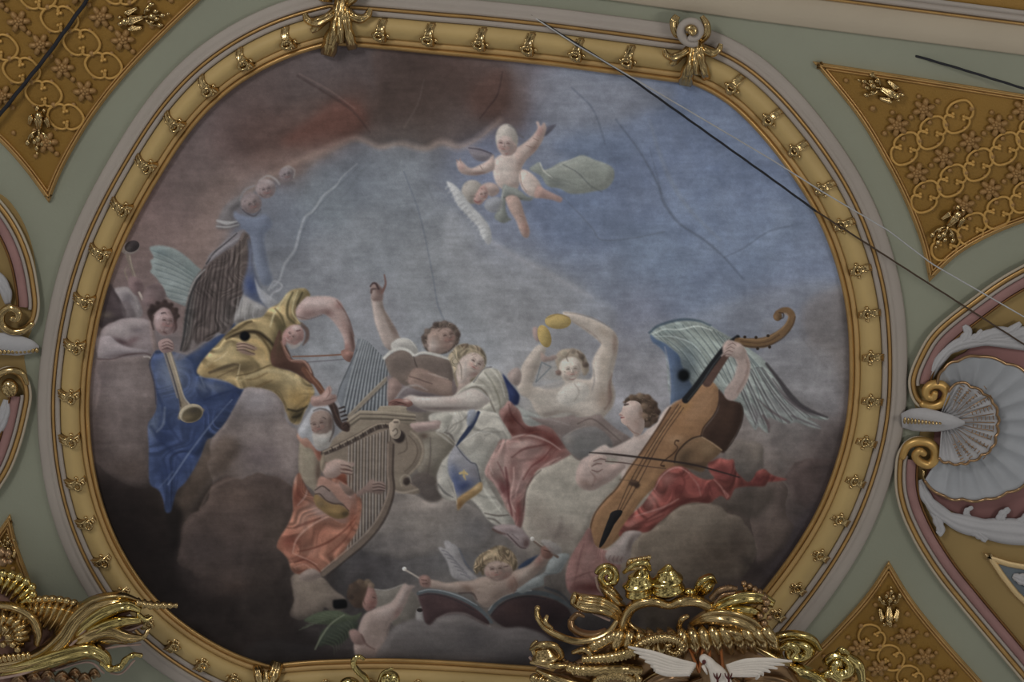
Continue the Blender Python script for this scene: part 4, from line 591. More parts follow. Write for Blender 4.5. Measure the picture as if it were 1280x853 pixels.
    for k in range(9): K([(426-5*k,770+1.6*k),(416-4*k,768+2*k),(406-4*k,764+3*k)],(1.2,1.6,.6),(78,86,64),.6,.6); K([(434-4*k,775+3.5*k),(440-3*k,781+3.4*k),(442-3*k,790+3.6*k)],(1,1.6,.6),(66,74,56),.5,.7)
    K("394,812 402,796 414,780 430,769",(2,2.4,1.6),(92,98,76),.9,.6)
    F("464,737 476,738 492,735 504,731 514,738 522,750 528,764 522,770 516,778 510,782 504,776 496,784 486,776 480,768 470,760 466,750",(92,85,77),1,sh=((515,760,8,14,0,(80,74,68),.6),(480,745,12,6,0,(98,92,84),.6)))
    K("468,737 484,738 504,731",(1.4,1.4,1),(124,118,112),.7,.5)
    F("520,765 524,760 530,758 532,765 534,780 538,794 544,802 540,806 532,800 522,796 520,780",(104,100,98),.9,sh=((534,790,3,10,0,(86,80,78),.6),)); E(525,763,4,2.5,0,(40,34,32),.6)
    F("446,795 450,780 456,768 468,761 480,757 490,752 498,740 505,730 511,732 519,733 514,738 510,748 504,762 497,772 488,780 486,792 488,806 480,818 462,824 446,822 442,808",(118,100,93),1.2,sh=((480,765,12,6,-20,(132,116,110),.7),(503,745,4,12,25,(128,112,106),.6),(470,790,12,14,0,(104,88,80),.7),(460,812,12,8,0,(112,90,84),.6),(450,780,4,14,0,(108,92,86),.5),(497,768,4,8,20,(112,78,72),.6)))
    F("436,790 444,787 454,796 456,806 446,806 440,802",(110,84,78),1.2); K("452,794 458,806 468,812",(1.2,2,1),(76,50,46),.6,.8); K("488,780 484,792 490,800",(1.2,1.6,1),(82,68,64),.6,.8)
    E(451,743,17,17.5,0,(64,48,38),1.4,sh=((444,736,8,8,0,(52,42,36),.6),(458,732,7,5,0,(88,70,54),.6)))
    F("462,730 468,738 471,746 471,756 466,762 458,764 453,756 456,746",(116,82,74),1,sh=((465,754,5,4,0,(120,72,66),.6),)); K("466,747 469,748",(1.2,1),(60,38,36),.7,.4); K("458,740 454,748 456,756",(1,2,1),(76,54,44),.6,.7); K("462,760 467,759",(1,1.4),(92,46,44),.6,.5)
    for x,y,c in ((440,734,(76,58,46)),(450,728,(84,66,52)),(460,728,(96,78,60)),(438,746,(54,42,36)),(444,756,(62,46,38)),(464,732,(104,84,66))): E(x,y,4.5,3.6,30,c,1.1,.8)
    K("505,712 514,717 524,723",(2.4,2.2),(126,116,106),1,.4); E(505.5,711.5,2.8,2.6,0,(150,144,136),.6)
    F("548,686 552,684 557,687 555,678 560,676 565,680 570,682 575,690 579,702 584,710 592,718 600,726 594,732 584,730 574,726 566,722 562,714 560,706 556,698",(110,106,107),1,sh=((575,712,6,14,-30,(120,116,118),.6),(565,690,5,8,-20,(126,122,122),.6)))
    for k in range(7): K([(552+4*k,688+5*k),(558+4*k,690+5*k),(566+4.4*k,697+5*k)],(1,1.4,.8),(80,78,84),.6,.5)
    K("574,686 582,704 592,716",(1,2,1),(70,76,94),.6,.8)
    # kettledrums
    F("523,744 532,740 545,739 560,742 575,748 590,757 602,766 612,776 608,782 590,774 576,770 562,770 548,774 538,782 531,778 527,760",(62,44,45),1,sh=((560,756,20,6,15,(74,52,52),.6),(590,768,16,5,30,(52,38,40),.6)))
    K("523,742 534,739 548,740 562,743 578,749 594,758 606,768 614,778",(4.5,5,5.5,5,4),(68,74,78),1,.6); K("524,740 536,737.5 550,738.5 564,742 580,748 596,757",(1,1.6,1),(120,126,130),.8,.5); K("524,745 540,743 556,746 574,753 592,763",(.8,1,1),(40,42,46),.7,.5)
    F("613,768 622,758 634,750 648,746 664,744 682,747 698,753 710,762 716,776 716,795 700,805 680,800 660,788 642,786 630,784 618,776",(52,38,39),1,sh=((640,762,14,10,0,(66,46,44),.7),(690,775,20,16,0,(36,28,30),.7)))
    K("612,766 620,755 632,747 648,742 664,741 682,743 698,749 712,758",(5,6,6,5.5,4.5),(62,68,72),1,.6); K("611,763 619,752 632,744.5 648,739.5 664,738.5",(1.4,2,1.4),(124,122,120),.75,.5); K("614,770 624,758 640,749 660,746 682,749",(.8,1,1),(36,38,42),.7,.5)
    K("682,735 700,742 714,756",(3,3,3),(46,50,58),.7,1)
    # drummer
    F("644,735 655,728 668,722 680,716 684,706 692,694 704,692 712,694 707,704 700,716 688,718 680,722 679,732 666,736 652,742",(104,109,109),1,sh=((695,702,10,6,-20,(114,118,118),.6),)); K("680,717 694,717 704,706",(1,1.2,1),(74,80,84),.5,.6)
    F("648,710 656,702 668,696 676,694 672,700 660,708 652,716",(42,54,78),1)
    F("589,726 600,722 611,721 622,724 636,716 648,712 660,707 668,700 675,693 680,690 686,697 682,706 676,713 666,722 655,731 646,737 640,742 628,746 618,754 609,760 600,756 593,748 590,742 580,741 566,740 550,737 536,734 535,725 546,726 558,729 574,727",(116,98,88),1.1,sh=((610,735,14,10,0,(124,106,94),.7),(560,733,16,4,5,(124,108,98),.6),(655,718,10,7,-35,(130,116,106),.7),(674,700,5,8,30,(116,76,68),.7),(585,736,8,4,20,(92,68,56),.6),(640,730,6,10,0,(112,76,64),.6),(622,745,8,8,0,(106,86,76),.6)))
    K("574,742 590,742 596,750",(1.6,2.4,1.4),(58,44,42),.7,.8); K("642,722 646,732 642,742",(1,2,1),(98,66,56),.5,.9)
    F("524,722 530,719 537,722 538,733 531,735 525,731",(112,82,74),.8,sh=((532,724,4,3,0,(122,88,80),.6),)); K("527,725 533,726",(.8,1),(62,38,36),.7,.4); K("528,730 534,730",(.8,1),(62,38,36),.7,.4)
    H=F("592,712 594,702 600,694 610,688 620,683 630,683 640,690 646,700 646,710 638,716 634,708 626,706 612,704 608,712 604,720 600,714 596,718",(110,92,68),1.1,sh=((606,698,10,7,-30,(122,104,78),.7),(638,696,7,8,30,(96,78,58),.7)))
    tex(H,60,3.5,12,.35,1.5,13)
    F("605,712 610,705 620,702 632,704 640,710 640,718 632,724 622,727 612,724 606,718",(116,96,86),1,sh=((622,708,8,4,0,(124,106,94),.6),(628,720,10,5,0,(116,74,66),.7),(610,718,4,4,0,(112,82,76),.6)))
    K("613,710 618,711",(2,2.6),(54,40,36),.85,.5); K("630,709 635,708",(1.6,1.2),(66,46,42),.75,.4); K("622,709 619,716 623,717",(1,1.4,1),(88,58,52),.7,.5); K("614,722 621,723 629,721",(1,1.8,1),(94,46,42),.7,.5)
    for p,c in (("596,700 604,694 614,692",(132,114,86)),("600,710 606,702 616,698",(84,66,48)),("622,686 616,694 618,702",(130,112,84)),("630,686 630,696 626,703",(84,66,50)),("638,690 642,700 640,710",(124,104,78)),("610,690 600,698 597,708",(90,72,52))): K(p,(1.6,3,1.4),c,.7,.9)
    K("665,674.5 678,685 690,692 697,696.5",(3,3,3.4),(92,74,64),1,.4); K("665,673.5 680,684",(1,1),(142,134,124),.7,.4); E(665.5,674,2.8,2.8,0,(142,136,130),.6)
    F("676,686 682,682 688,684 692,690 690,697 683,699 677,695",(106,72,62),.8); K("680,688 688,690",(.8,1),(56,30,28),.7,.4)
    F("676,676 686,676 698,682 702,690 694,694 686,688",(112,106,104),1.6,a=.8)
    # clouds in front of the drums
    F("490,786 505,778 522,774 536,782 546,774 562,768 580,768 594,776 612,784 632,786 650,784 672,790 688,800 700,818 690,832 600,834 500,834 470,824 482,800",(82,76,75),3,a=.92,sh=((570,776,26,5,5,(98,90,87),.7),(505,788,16,8,0,(94,88,86),.6),(590,800,20,20,0,(66,61,62),.7),(645,795,24,7,5,(94,86,85),.6),(540,815,40,12,0,(62,58,58),.7),(660,825,50,12,0,(50,46,48),.7),(500,825,40,8,0,(56,52,52),.6)))
    K("546,774 562,767 582,768 598,776 614,784",(1.4,2.4,1.2),(108,98,94),.5,1)
    F("330,800 420,815 520,822 640,826 690,826 700,848 320,848",(42,39,40),7,a=.45)
    F("700,780 716,770 722,790 712,812 690,820",(32,30,32),4,a=.6)
    K("112,560 108,500 116,430 134,360",(10,12,10,8),(60,52,52),.35,5); K('130,330 165,262 215,190 285,115 360,72',(8,10,10,8),(66,58,60),.3,5); K('1058,380 1064,440 1062,520 1040,590 985,690 900,790',(12,12,12,14,14),(54,48,50),.35,6)  # vignetting beside the frame, painted in as faint dark strokes
    # patched cable holes
    F("416,752 420,750 432,750 434,758 430,761 418,761",(14,15,17),.8)
    # ---- faces, built from soft sockets, cheeks and short touches
    def face(cx,cy,r,a,yaw,skin,dark=(78,54,50),red=(122,70,64),lid=1.0):
        A=math.radians(a); d=np.array([-math.sin(A),math.cos(A)]); rt=np.array([math.cos(A),math.sin(A)])
        q=lambda u,v: (cx+r*(rt[0]*u+d[0]*v), cy+r*(rt[1]*u+d[1]*v))
        E(*q(yaw*.3,.1),r*.72,r*.86,a,skin,1.6,.75)
        lt=tuple(min(160,c*1.12) for c in skin); sh_=tuple(c*.78 for c in skin)
        B(*q(-.1+yaw*.5,-.45),r*.5,r*.25,a,lt,.5); B(*q(.5,.35),r*.28,r*.5,a,sh_,.5); B(*q(-.3+yaw,.35),r*.26,r*.22,a,(skin[0]*1.06,skin[1]*.86,skin[2]*.84),.55); B(*q(.35+yaw,.35),r*.2,r*.2,a,(skin[0]*1.02,skin[1]*.82,skin[2]*.8),.5)
        for sx in (-.34,.34):
            ex=sx*(1-.25*abs(yaw))+yaw*.9; B(*q(ex,-.06),r*.2,r*.13,a,sh_,.8)
            K([q(ex-.14,-.03),q(ex,-.07*lid),q(ex+.13,-.02)],(r*.05,r*.12,r*.05),dark,.8,.35); K([q(ex-.17,-.22),q(ex,-.28),q(ex+.16,-.22)],(r*.04,r*.07,r*.04),dark,.35,.5)
        K([q(yaw*1.2+.02,-.1),q(yaw*1.35+.1,.24)],(r*.05,r*.12),sh_,.6,.5); B(*q(yaw*1.3-.04,.16),r*.07,r*.12,a,lt,.6); K([q(yaw*1.3-.08,.29),q(yaw*1.3+.1,.28)],(r*.06,r*.08),dark,.5,.4)
        K([q(yaw*1.2-.17,.5),q(yaw*1.2,.47),q(yaw*1.2+.15,.5)],(r*.05,r*.12,r*.05),red,.75,.4); B(*q(yaw*1.1,.64),r*.2,r*.08,a,sh_,.6); B(*q(yaw*1.05,.8),r*.2,r*.12,a,lt,.4)
    import math
    face(206,401,13,8,.28,(124,100,98)); face(314,255,11.5,-28,.2,(108,93,92),(76,66,68)); face(332,237,10.5,-15,.1,(114,98,97),(78,64,66)); face(358,218,8,-20,.1,(104,92,94),(76,66,68))
    face(557,420,13,-14,.30,(124,101,91)); face(594,453,13.5,30,.12,(140,123,113)); face(714.5,462,13,-6,.02,(142,130,119),(92,76,66)); face(399,530,13.5,-14,-.12,(114,94,85))
    face(365,420,9.5,42,-.15,(132,104,98),(88,60,56)); K('359,429 364,434 371,433 376,428',(2,4,4,2),(124,118,114),.8,.9); K('378,408 384,414 384,424 379,431',(3,4,4,2),(84,64,58),.8,1.0)
    face(632.5,180,14,6,-.15,(134,116,110),(98,70,68)); face(621,712,14.5,-6,-.06,(120,100,90)); face(603,243,8,-10,.2,(128,106,100),(96,70,66))
    # ---- brushwork and craquelure over everything
    Xs,Ys=XX,YY; st=vn(Xs/26+.3*vn(Xs/30,Ys/30),Ys/4.5)*.6+vn(Xs/12+8,Ys/2.2)*.4; CV.a*=(1+.045*st)[...,None]
    g=fnoise(9,21,3); g2=fnoise(3.2,22,2); rg=np.random.RandomState(3).randn(CV.h,CV.w).astype(np.float32)
    CV.a*= (1+.035*g+.03*g2+.018*rg)[...,None]
    L=CV.a@np.array([.3,.59,.11],np.float32)
    CV.a=(L[...,None]+(CV.a-L[...,None])*SAT)
    L=L[...,None]; CV.a=CV.a*(1+.09*blue[...,None]); CV.a=CV.a*GAIN*(1+.55*(np.clip(L,0,.6)-.36))
    return np.clip(CV.a,0,1)
# ---------------------------------------------------------------- place, helpers
import bpy, math
from mathutils import Vector, Matrix
PI=math.pi
CAM=np.array([0.0,0.0,1.6]); H=13.0; ELEV=math.radians(65); FOC=640/math.tan(math.radians(13.5))
FW=np.array([0,math.cos(ELEV),math.sin(ELEV)]); UP=np.array([0,-math.sin(ELEV),math.cos(ELEV)])
U=0.0047           # metres on the ceiling for one pixel of the photograph
def P(x,y,h=0.0):
    """point of the ceiling plane (or of a plane h metres under it) seen at a photograph pixel"""
    d=np.array([(x-640)/FOC,0,0])+FW-UP*((y-426.5)/FOC)
    q=CAM+d*((H-h-CAM[2])/d[2]); return (float(q[0]),float(q[1]),float(q[2]))
def PA(a,h):
    a=np.asarray(a,float); h=np.broadcast_to(np.asarray(h,float),a.shape[:-1])
    d=(a[...,0:1]-640)/FOC*np.array([1.,0,0])+FW-(a[...,1:2]-426.5)/FOC*UP
    return CAM+d*((H-h-CAM[2])/d[...,2])[...,None]
COLL=bpy.context.scene.collection
def s2l(c): 
    c=np.asarray(c,float)/255; return np.where(c<=.04045,c/12.92,((c+.055)/1.055)**2.4)
G=1.9
def alb(c): return tuple(float(v) for v in np.clip(s2l(c)*G,0,.95))
MATS={}
def mat(name,c,rough=.75,metal=0.0,var=.10,scale=3.0,bump=0.0,bscale=60,coat=0,c2=None,direct=False,spec=.3):
    if name in MATS: return MATS[name]
    m=bpy.data.materials.new(name); m.use_nodes=True; nt=m.node_tree; b=nt.nodes['Principled BSDF']
    base=tuple(c) if direct else alb(c)
    tc=nt.nodes.new('ShaderNodeTexCoord'); n=nt.nodes.new('ShaderNodeTexNoise'); n.inputs['Scale'].default_value=scale; n.inputs['Detail'].default_value=6
    nt.links.new(tc.outputs['Object'],n.inputs['Vector'])
    r=nt.nodes.new('ShaderNodeValToRGB'); r.color_ramp.elements[0].position=.3; r.color_ramp.elements[1].position=.7
    d2=tuple(v*(1-var) for v in base) if c2 is None else alb(c2)
    r.color_ramp.elements[0].color=d2+(1,); r.color_ramp.elements[1].color=tuple(min(.97,v*(1+var)) for v in base)+(1,)
    nt.links.new(n.outputs['Fac'],r.inputs['Fac']); nt.links.new(r.outputs['Color'],b.inputs['Base Color'])
    b.inputs['Roughness'].default_value=rough; b.inputs['Metallic'].default_value=metal
    b.inputs['Specular IOR Level'].default_value=spec
    if coat: b.inputs['Coat Weight'].default_value=coat; b.inputs['Coat Roughness'].default_value=.15
    if bump:
        n2=nt.nodes.new('ShaderNodeTexNoise'); n2.inputs['Scale'].default_value=bscale; n2.inputs['Detail'].default_value=4
        nt.links.new(tc.outputs['Object'],n2.inputs['Vector']); bp=nt.nodes.new('ShaderNodeBump'); bp.inputs['Strength'].default_value=bump; bp.inputs['Distance'].default_value=.01
        nt.links.new(n2.outputs['Fac'],bp.inputs['Height']); nt.links.new(bp.outputs['Normal'],b.inputs['Normal'])
    MATS[name]=m; return m
def tag(o,label=None,cat=None,group=None,kind=None):
    if label: o['label']=label
    if cat: o['category']=cat
    if group: o['group']=group
    if kind: o['kind']=kind
    return o
def empty(name,loc,**k):
    o=bpy.data.objects.new(name,None); o.empty_display_size=.1; COLL.objects.link(o); o.location=loc; bpy.context.view_layer.update(); return tag(o,**k)
def woff(o):
    v=np.zeros(3)
    while o is not None: v+=np.array(o.location); o=o.parent
    return v
class MB:
    def __init__(s): s.v=[]; s.f=[]; s.n=0
    def add(s,V,F):
        V=np.asarray(V,float).reshape(-1,3); s.v.append(V); s.f+= [tuple(i+s.n for i in f) for f in F]; s.n+=len(V)
    def grid(s,A,cu=False,cv=False,caps=False):
        """A: (n, m, 3) points; cu/cv close along the first/second direction"""
        n,m=A.shape[:2]; F=[]
        for i in range(n if cu else n-1):
            for j in range(m if cv else m-1):
                a=i*m+j; b=i*m+(j+1)%m; c=((i+1)%n)*m+(j+1)%m; d=((i+1)%n)*m+j; F.append((a,b,c,d))
        if caps and cv and not cu:
            F.append(tuple(range(m))[::-1]); F.append(tuple((n-1)*m+j for j in range(m)))
        s.add(A,F)
    def build(s,name,m,parent=None,smooth=True,**k):
        V=np.concatenate(s.v) if s.v else np.zeros((0,3))
        off=np.zeros(3)
        if parent is not None: off=woff(parent)
        else: off=V.mean(0)
        me=bpy.data.meshes.new(name); me.from_pydata((V-off).tolist(),[],s.f); me.materials.append(m)
        me.validate(); 
        if smooth: me.polygons.foreach_set('use_smooth',[True]*len(me.polygons))
        me.update()
        bm=bmesh.new(); bm.from_mesh(me); bmesh.ops.recalc_face_normals(bm,faces=bm.faces); bm.to_mesh(me); bm.free()
        o=bpy.data.objects.new(name,me); COLL.objects.link(o)
        if parent is not None: o.parent=parent
        else: o.location=off
        return tag(o,**k)
import bmesh
def frames(p):
    t=np.gradient(p,axis=0); t/=np.linalg.norm(t,axis=1)[:,None]+1e-9
    up=np.array([0,0,-1.0]); s=np.cross(t,up); l=np.linalg.norm(s,axis=1)[:,None]; s=np.where(l>.15,s/(l+1e-9),np.array([1.,0,0]))
    n=np.cross(s,t); return t,s,n
def path3(pp,n=10):
    """pp: 'x,y,h ...' pixel positions with height under the ceiling -> smooth world path"""
    a=pts(pp) if isinstance(pp,str) else np.array(pp,float)
    a=smooth_open(a,n); return PA(a[:,:2],a[:,2])
def tube(mb,path,r,seg=12,flute=0,fa=.15,bead=0,ba=.15,flat=1.0,twist=0,cap=True):
    """sweep with radius r (pixels; number or list) along a world path; flute = ribs running along, bead = rings across"""
    p=np.asarray(path); n=len(p); rs=np.atleast_1d(np.array(r,float)); R=np.interp(np.linspace(0,1,n),np.linspace(0,1,len(rs)),rs)*U if len(rs)>1 else np.full(n,rs[0]*U)
    t,s,nn=frames(p); L=np.concatenate([[0],np.cumsum(np.linalg.norm(np.diff(p,axis=0),axis=1))]); 
    th=np.linspace(0,2*PI,seg,endpoint=False)
    rr=R[:,None]*(1+(fa*np.cos(flute*th[None]+twist*L[:,None]/U*.1) if flute else 0)+(ba*np.cos(2*PI*bead*L/L[-1])[:,None] if bead else 0))
    A=p[:,None]+s[:,None]*(rr*np.cos(th))[...,None]+nn[:,None]*(rr*np.sin(th)*flat)[...,None]
    if cap:
        e0=p[0]-t[0]*R[0]*.6; e1=p[-1]+t[-1]*R[-1]*.6
        A=np.concatenate([np.broadcast_to(e0,(1,seg,3))+ (A[:1]-p[0])*.05, (A[:1]-p[0])*.7+p[0]-t[0]*R[0]*.4, A,(A[-1:]-p[-1])*.7+p[-1]+t[-1]*R[-1]*.4, np.broadcast_to(e1,(1,seg,3))+(A[-1:]-p[-1])*.05])
    mb.grid(A,cv=True,caps=True)
def tub(mb,pp,r,n=10,**k): tube(mb,path3(pp,n),r,**k)
def blob(mb,x,y,h,rx,ry,rh=None,ang=0,ribs=0,ra=.12,seg=16,rings=9,axis=0):
    """ellipsoid boss at pixel x,y, radii in pixels; ribs = lobes around it"""
    rh=rh if rh is not None else min(rx,ry); c=np.array(P(x,y,h)); A=math.radians(ang); V=[]
    for i in range(rings+1):
        ph=PI*i/rings
        for j in range(seg):
            th=2*PI*j/seg; q=1+(ra*math.cos(ribs*th) if ribs else 0)
            if axis==0: a,b,d=math.sin(ph)*math.cos(th)*q,math.sin(ph)*math.sin(th)*q,math.cos(ph)
            else: a,b,d=math.cos(ph),math.sin(ph)*math.cos(th)*q,math.sin(ph)*math.sin(th)*q
            a*=rx*U; b*=ry*U*1.08; d*=rh*U
            V.append((c[0]+a*math.cos(A)-b*math.sin(A),c[1]+a*math.sin(A)+b*math.cos(A),c[2]-d))
    mb.grid(np.array(V).reshape(rings+1,seg,3),cv=True)
def lobe(mb,pp,w,h=None,cup=.35,ribs=3,ra=.10,scal=0,sa=.18,th=3.0,n=10,m=13,curl=0):
    """leaf blade: spine 'x,y,h ...', widths w (pixels), cupped cross section with ribs; closed solid of thickness th px"""
    a=pts(pp) if isinstance(pp,str) else np.array(pp,float); a=smooth_open(a,n); N=len(a)
    t=np.gradient(a[:,:2],axis=0); t/=np.linalg.norm(t,axis=1)[:,None]+1e-9; s=np.stack([-t[:,1],t[:,0]],1)
    ws=np.atleast_1d(np.array(w,float)); tt=np.linspace(0,1,N); W=np.interp(tt,np.linspace(0,1,len(ws)),ws)
    if scal: W=W*(1+sa*np.abs(np.sin(PI*scal*tt))-sa*.5)
    q=np.linspace(-1,1,m); XY=a[:,None,:2]+s[:,None]*(W[:,None]*q)[...,None]
    hh=a[:,None,2]+U*W[:,None]*(cup*(1-q**2)+ra*np.cos(2*PI*ribs*q/2+PI*(ribs%2==0)))+(curl*U*W[:,None]*q if curl else 0)
    top=PA(XY,hh); bot=PA(a[:,None,:2]+s[:,None]*(W[:,None]*q*.96)[...,None],hh-th*U)
    A=np.concatenate([top,bot[:,::-1]],1); mb.grid(A,cv=True,caps=True)
def spiral(cx,cy,r0,r1,a0,turns,h,dh=0,n=40,sy=1.0):
    k=np.linspace(0,1,n); a=np.radians(a0)+k*turns*2*PI; r=r0+(r1-r0)*k
    return np.stack([cx+r*np.cos(a),cy+r*np.sin(a)*sy,h+dh*k],1)
def resample(p,step,closed=False):
    q=np.vstack([p,p[:1]]) if closed else p
    L=np.concatenate([[0],np.cumsum(np.linalg.norm(np.diff(q,axis=0),axis=1))]); n=max(2,int(L[-1]/step))
    s=np.linspace(0,L[-1],n,endpoint=not closed); return np.stack([np.interp(s,L,q[:,k]) for k in range(q.shape[1])],1)
def normals2(p,closed):
    if closed: a=p-np.roll(p,1,0); b=np.roll(p,-1,0)-p
    else: d=np.diff(p,axis=0); a=np.vstack([d[:1],d]); b=np.vstack([d,d[-1:]])
    a/=np.linalg.norm(a,axis=1)[:,None]+1e-9; b/=np.linalg.norm(b,axis=1)[:,None]+1e-9
    na=np.stack([a[:,1],-a[:,0]],1); nb=np.stack([b[:,1],-b[:,0]],1); m=na+nb; m/=np.linalg.norm(m,axis=1)[:,None]+1e-9
    k=1/np.clip((m*na).sum(1),.33,1); return m*k[:,None]
def sweep(mb,p,prof,closed=False,scale=None):
    """extrude a profile [(offset px, height m)...] along a pixel polyline lying on the ceiling"""
    n=normals2(p,closed); pr=np.array(prof,float); sc=np.ones(len(p)) if scale is None else scale
    XY=p[:,None]+n[:,None]*(pr[None,:,0]*sc[:,None])[...,None]
    A=PA(XY,np.broadcast_to(pr[:,1],XY.shape[:2])); mb.grid(A,cu=closed)
def roll(a,b,h0,h1,n=7):
    """half round between offsets a and b"""
    return [(a+(b-a)*(1-math.cos(PI*k/n))/2, h0+(h1-h0)*math.sin(PI*k/n)) for k in range(n+1)]
def polyfill(mb,p,h):
    V=PA(p,np.full(len(p),h)); mb.add(V,[tuple(range(len(p)))])
def slab(mb,p,h0,h1,bev=2.0):
    """raised flat piece with a soft edge, outline p in pixels"""
    c=p.mean(0); n=normals2(p,True)
    area=0.5*np.sum(p[:,0]*np.roll(p[:,1],-1)-np.roll(p[:,0],-1)*p[:,1]); n=n*(1 if area>0 else -1)
    rings=[PA(p,np.full(len(p),h0)),PA(p-n*bev*.25,np.full(len(p),h0+(h1-h0)*.7)),PA(p-n*bev,np.full(len(p),h1))]
    A=np.array(rings); k=len(p); F=[]
    for i in range(2):
        for j in range(k): F.append((i*k+j,i*k+(j+1)%k,(i+1)*k+(j+1)%k,(i+1)*k+j))
    F.append(tuple(2*k+j for j in range(k))); mb.add(A.reshape(-1,3),F)
def inside(p,x,y):
    q=np.roll(p,-1,0); c=(p[:,1]>y)!=(q[:,1]>y); xx=p[:,0]+(y-p[:,1])*(q[:,0]-p[:,0])/(q[:,1]-p[:,1]+1e-12); return (c&(x<xx)).sum()%2==1
def edge_dist(p,x,y):
    q=np.roll(p,-1,0); d=q-p; u=np.clip(((x-p[:,0])*d[:,0]+(y-p[:,1])*d[:,1])/((d**2).sum(1)+1e-9),0,1); return np.hypot(x-p[:,0]-u*d[:,0],y-p[:,1]-u*d[:,1]).min()
def place(proto,parent,x,y,h,rot=0,sc=1.0,name=None):
    o=proto.copy(); COLL.objects.link(o); o.parent=parent
    o.location=Vector(P(x,y,h))-parent.matrix_world.translation; o.rotation_euler=(0,0,rot); o.scale=(sc,sc,sc); return o
class LMB(MB):
    """mesh in local pixel units (x right, y down, height towards the viewer) around the origin"""
def localise(fn):
    """run a builder whose geometry is laid out around pixel (640,426.5) and bring it to the origin"""
    mb=MB(); fn(mb,640.0,426.5); c=np.array(P(640,426.5,0)); V=np.concatenate(mb.v)-c; mb.v=[V]; return mb
def proto_mesh(name,m,fn):
    mb=localise(fn); me=bpy.data.meshes.new(name); me.from_pydata(np.concatenate(mb.v).tolist(),[],mb.f); me.materials.append(m)
    me.polygons.foreach_set('use_smooth',[True]*len(me.polygons)); me.update()
    bm=bmesh.new(); bm.from_mesh(me); bmesh.ops.recalc_face_normals(bm,faces=bm.faces); bm.to_mesh(me); bm.free()
    return bpy.data.objects.new(name,me)

# ---------------------------------------------------------------- materials
M_green=mat('sage_plaster',(107,108,94),.85,var=.05,scale=1.2,bump=.15)
M_grey=mat('pale_grey_plaster',(123,115,107),.8,var=.05,scale=2,bump=.1)
M_cream=mat('cream_plaster',(132,122,106),.8,var=.05,scale=1.5,bump=.1)
M_ochre=mat('ochre_cove_paint',(140,119,78),.55,var=.08,scale=2.5,bump=.1)
M_ochre2=mat('dull_ochre_ground',(112,93,58),.8,var=.06,scale=2)
M_white=mat('greyish_white_stucco',(128,126,126),.7,var=.05,scale=4,bump=.2)
M_shell=mat('blue_grey_stucco',(120,121,123),.65,var=.07,scale=5,bump=.15)
M_pink=mat('dusky_pink_marbling',(112,84,80),.6,var=.10,scale=6)
M_redg=mat('dark_rose_ground',(104,74,71),.75,var=.08,scale=4)
M_gfield=mat('gold_damask_ground',(106,79,33),.5,metal=.15,var=.10,scale=2.2,bump=.25,bscale=120)
M_gpaint=mat('pale_gilt_relief',(142,110,58),.45,metal=.2,var=.12,scale=8)
M_brnrel=mat('bronze_rose_relief',(112,85,50),.5,metal=.25,var=.16,scale=10)
M_gmould=mat('gilt_moulding',(142,112,68),.35,metal=.55,var=.14,scale=6,spec=.5)
M_dkgold=mat('dark_gilt_edge',(92,64,34),.45,metal=.4,var=.14,scale=6)
M_tan=mat('tan_fillet',(138,112,72),.5,metal=.1,var=.08,scale=3)
M_gold=mat('burnished_gold',(.52,.37,.17),.20,metal=.96,var=.16,scale=9,direct=True,bump=.12,bscale=25)
M_goldy=mat('bright_gold_leaf',(.57,.44,.17),.15,metal=1.0,var=.14,scale=7,direct=True,bump=.12,bscale=20)
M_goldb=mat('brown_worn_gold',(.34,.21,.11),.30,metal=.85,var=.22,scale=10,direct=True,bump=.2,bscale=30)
M_satin=mat('satin_gilding',(150,120,70),.38,metal=.6,var=.12,scale=6,spec=.5)
M_bole=mat('worn_red_bole',(92,68,58),.45,metal=.35,var=.25,scale=12)
M_dove=mat('painted_white_wood',(168,160,150),.6,var=.05,scale=8,bump=.2)
M_dark=mat('black_cable_sheath',(24,24,27),.6,var=.1,scale=10)
M_wire=mat('grey_steel_wire',(132,131,130),.45,metal=.3,var=.1,scale=20)
M_claw=mat('dark_red_claw',(60,26,24),.6)

# ---------------------------------------------------------------- ceiling
mb=MB(); n=24
xs=np.linspace(-5.6,5.6,n); ys=np.linspace(.5,10.5,n)
A=np.zeros((n,n,3)); A[...,0]=xs[None]; A[...,1]=ys[:,None]; A[...,2]=H; mb.grid(A)
B2=A.copy(); B2[...,2]=H+.25; mb.grid(B2)
mb.add([(-5.6,.5,H),(5.6,.5,H),(5.6,10.5,H),(-5.6,10.5,H),(-5.6,.5,H+.25),(5.6,.5,H+.25),(5.6,10.5,H+.25),(-5.6,10.5,H+.25)],[(0,1,5,4),(1,2,6,5),(2,3,7,6),(3,0,4,7)])
ceil=mb.build('ceiling',M_green,smooth=False,kind='structure')
# cornice along the far wall line (upper right)
cl=resample(np.array([(-260,-128.),(745,-2),(960,28),(1280,69),(1560,104)]),30)
def strip(name,m,prof):
    b=MB(); sweep(b,cl,prof); o=b.build(name,m); return tag(o,kind='structure')
strip('trim_1',M_cream,[(0,0),(0,.02),(1.5,.028),(35,.03),(37,.02)])
strip('trim_2',M_gmould,roll(36.5,40.5,.02,.05))
strip('trim_3',M_grey,[(40.5,.02),(42,.045),(47,.05),(48,.04),(49.5,.04),(50,.055),(55,.06),(55.5,.03)])
strip('trim_4',M_gfield,[(55.5,.02),(90,.02),(90,0)])

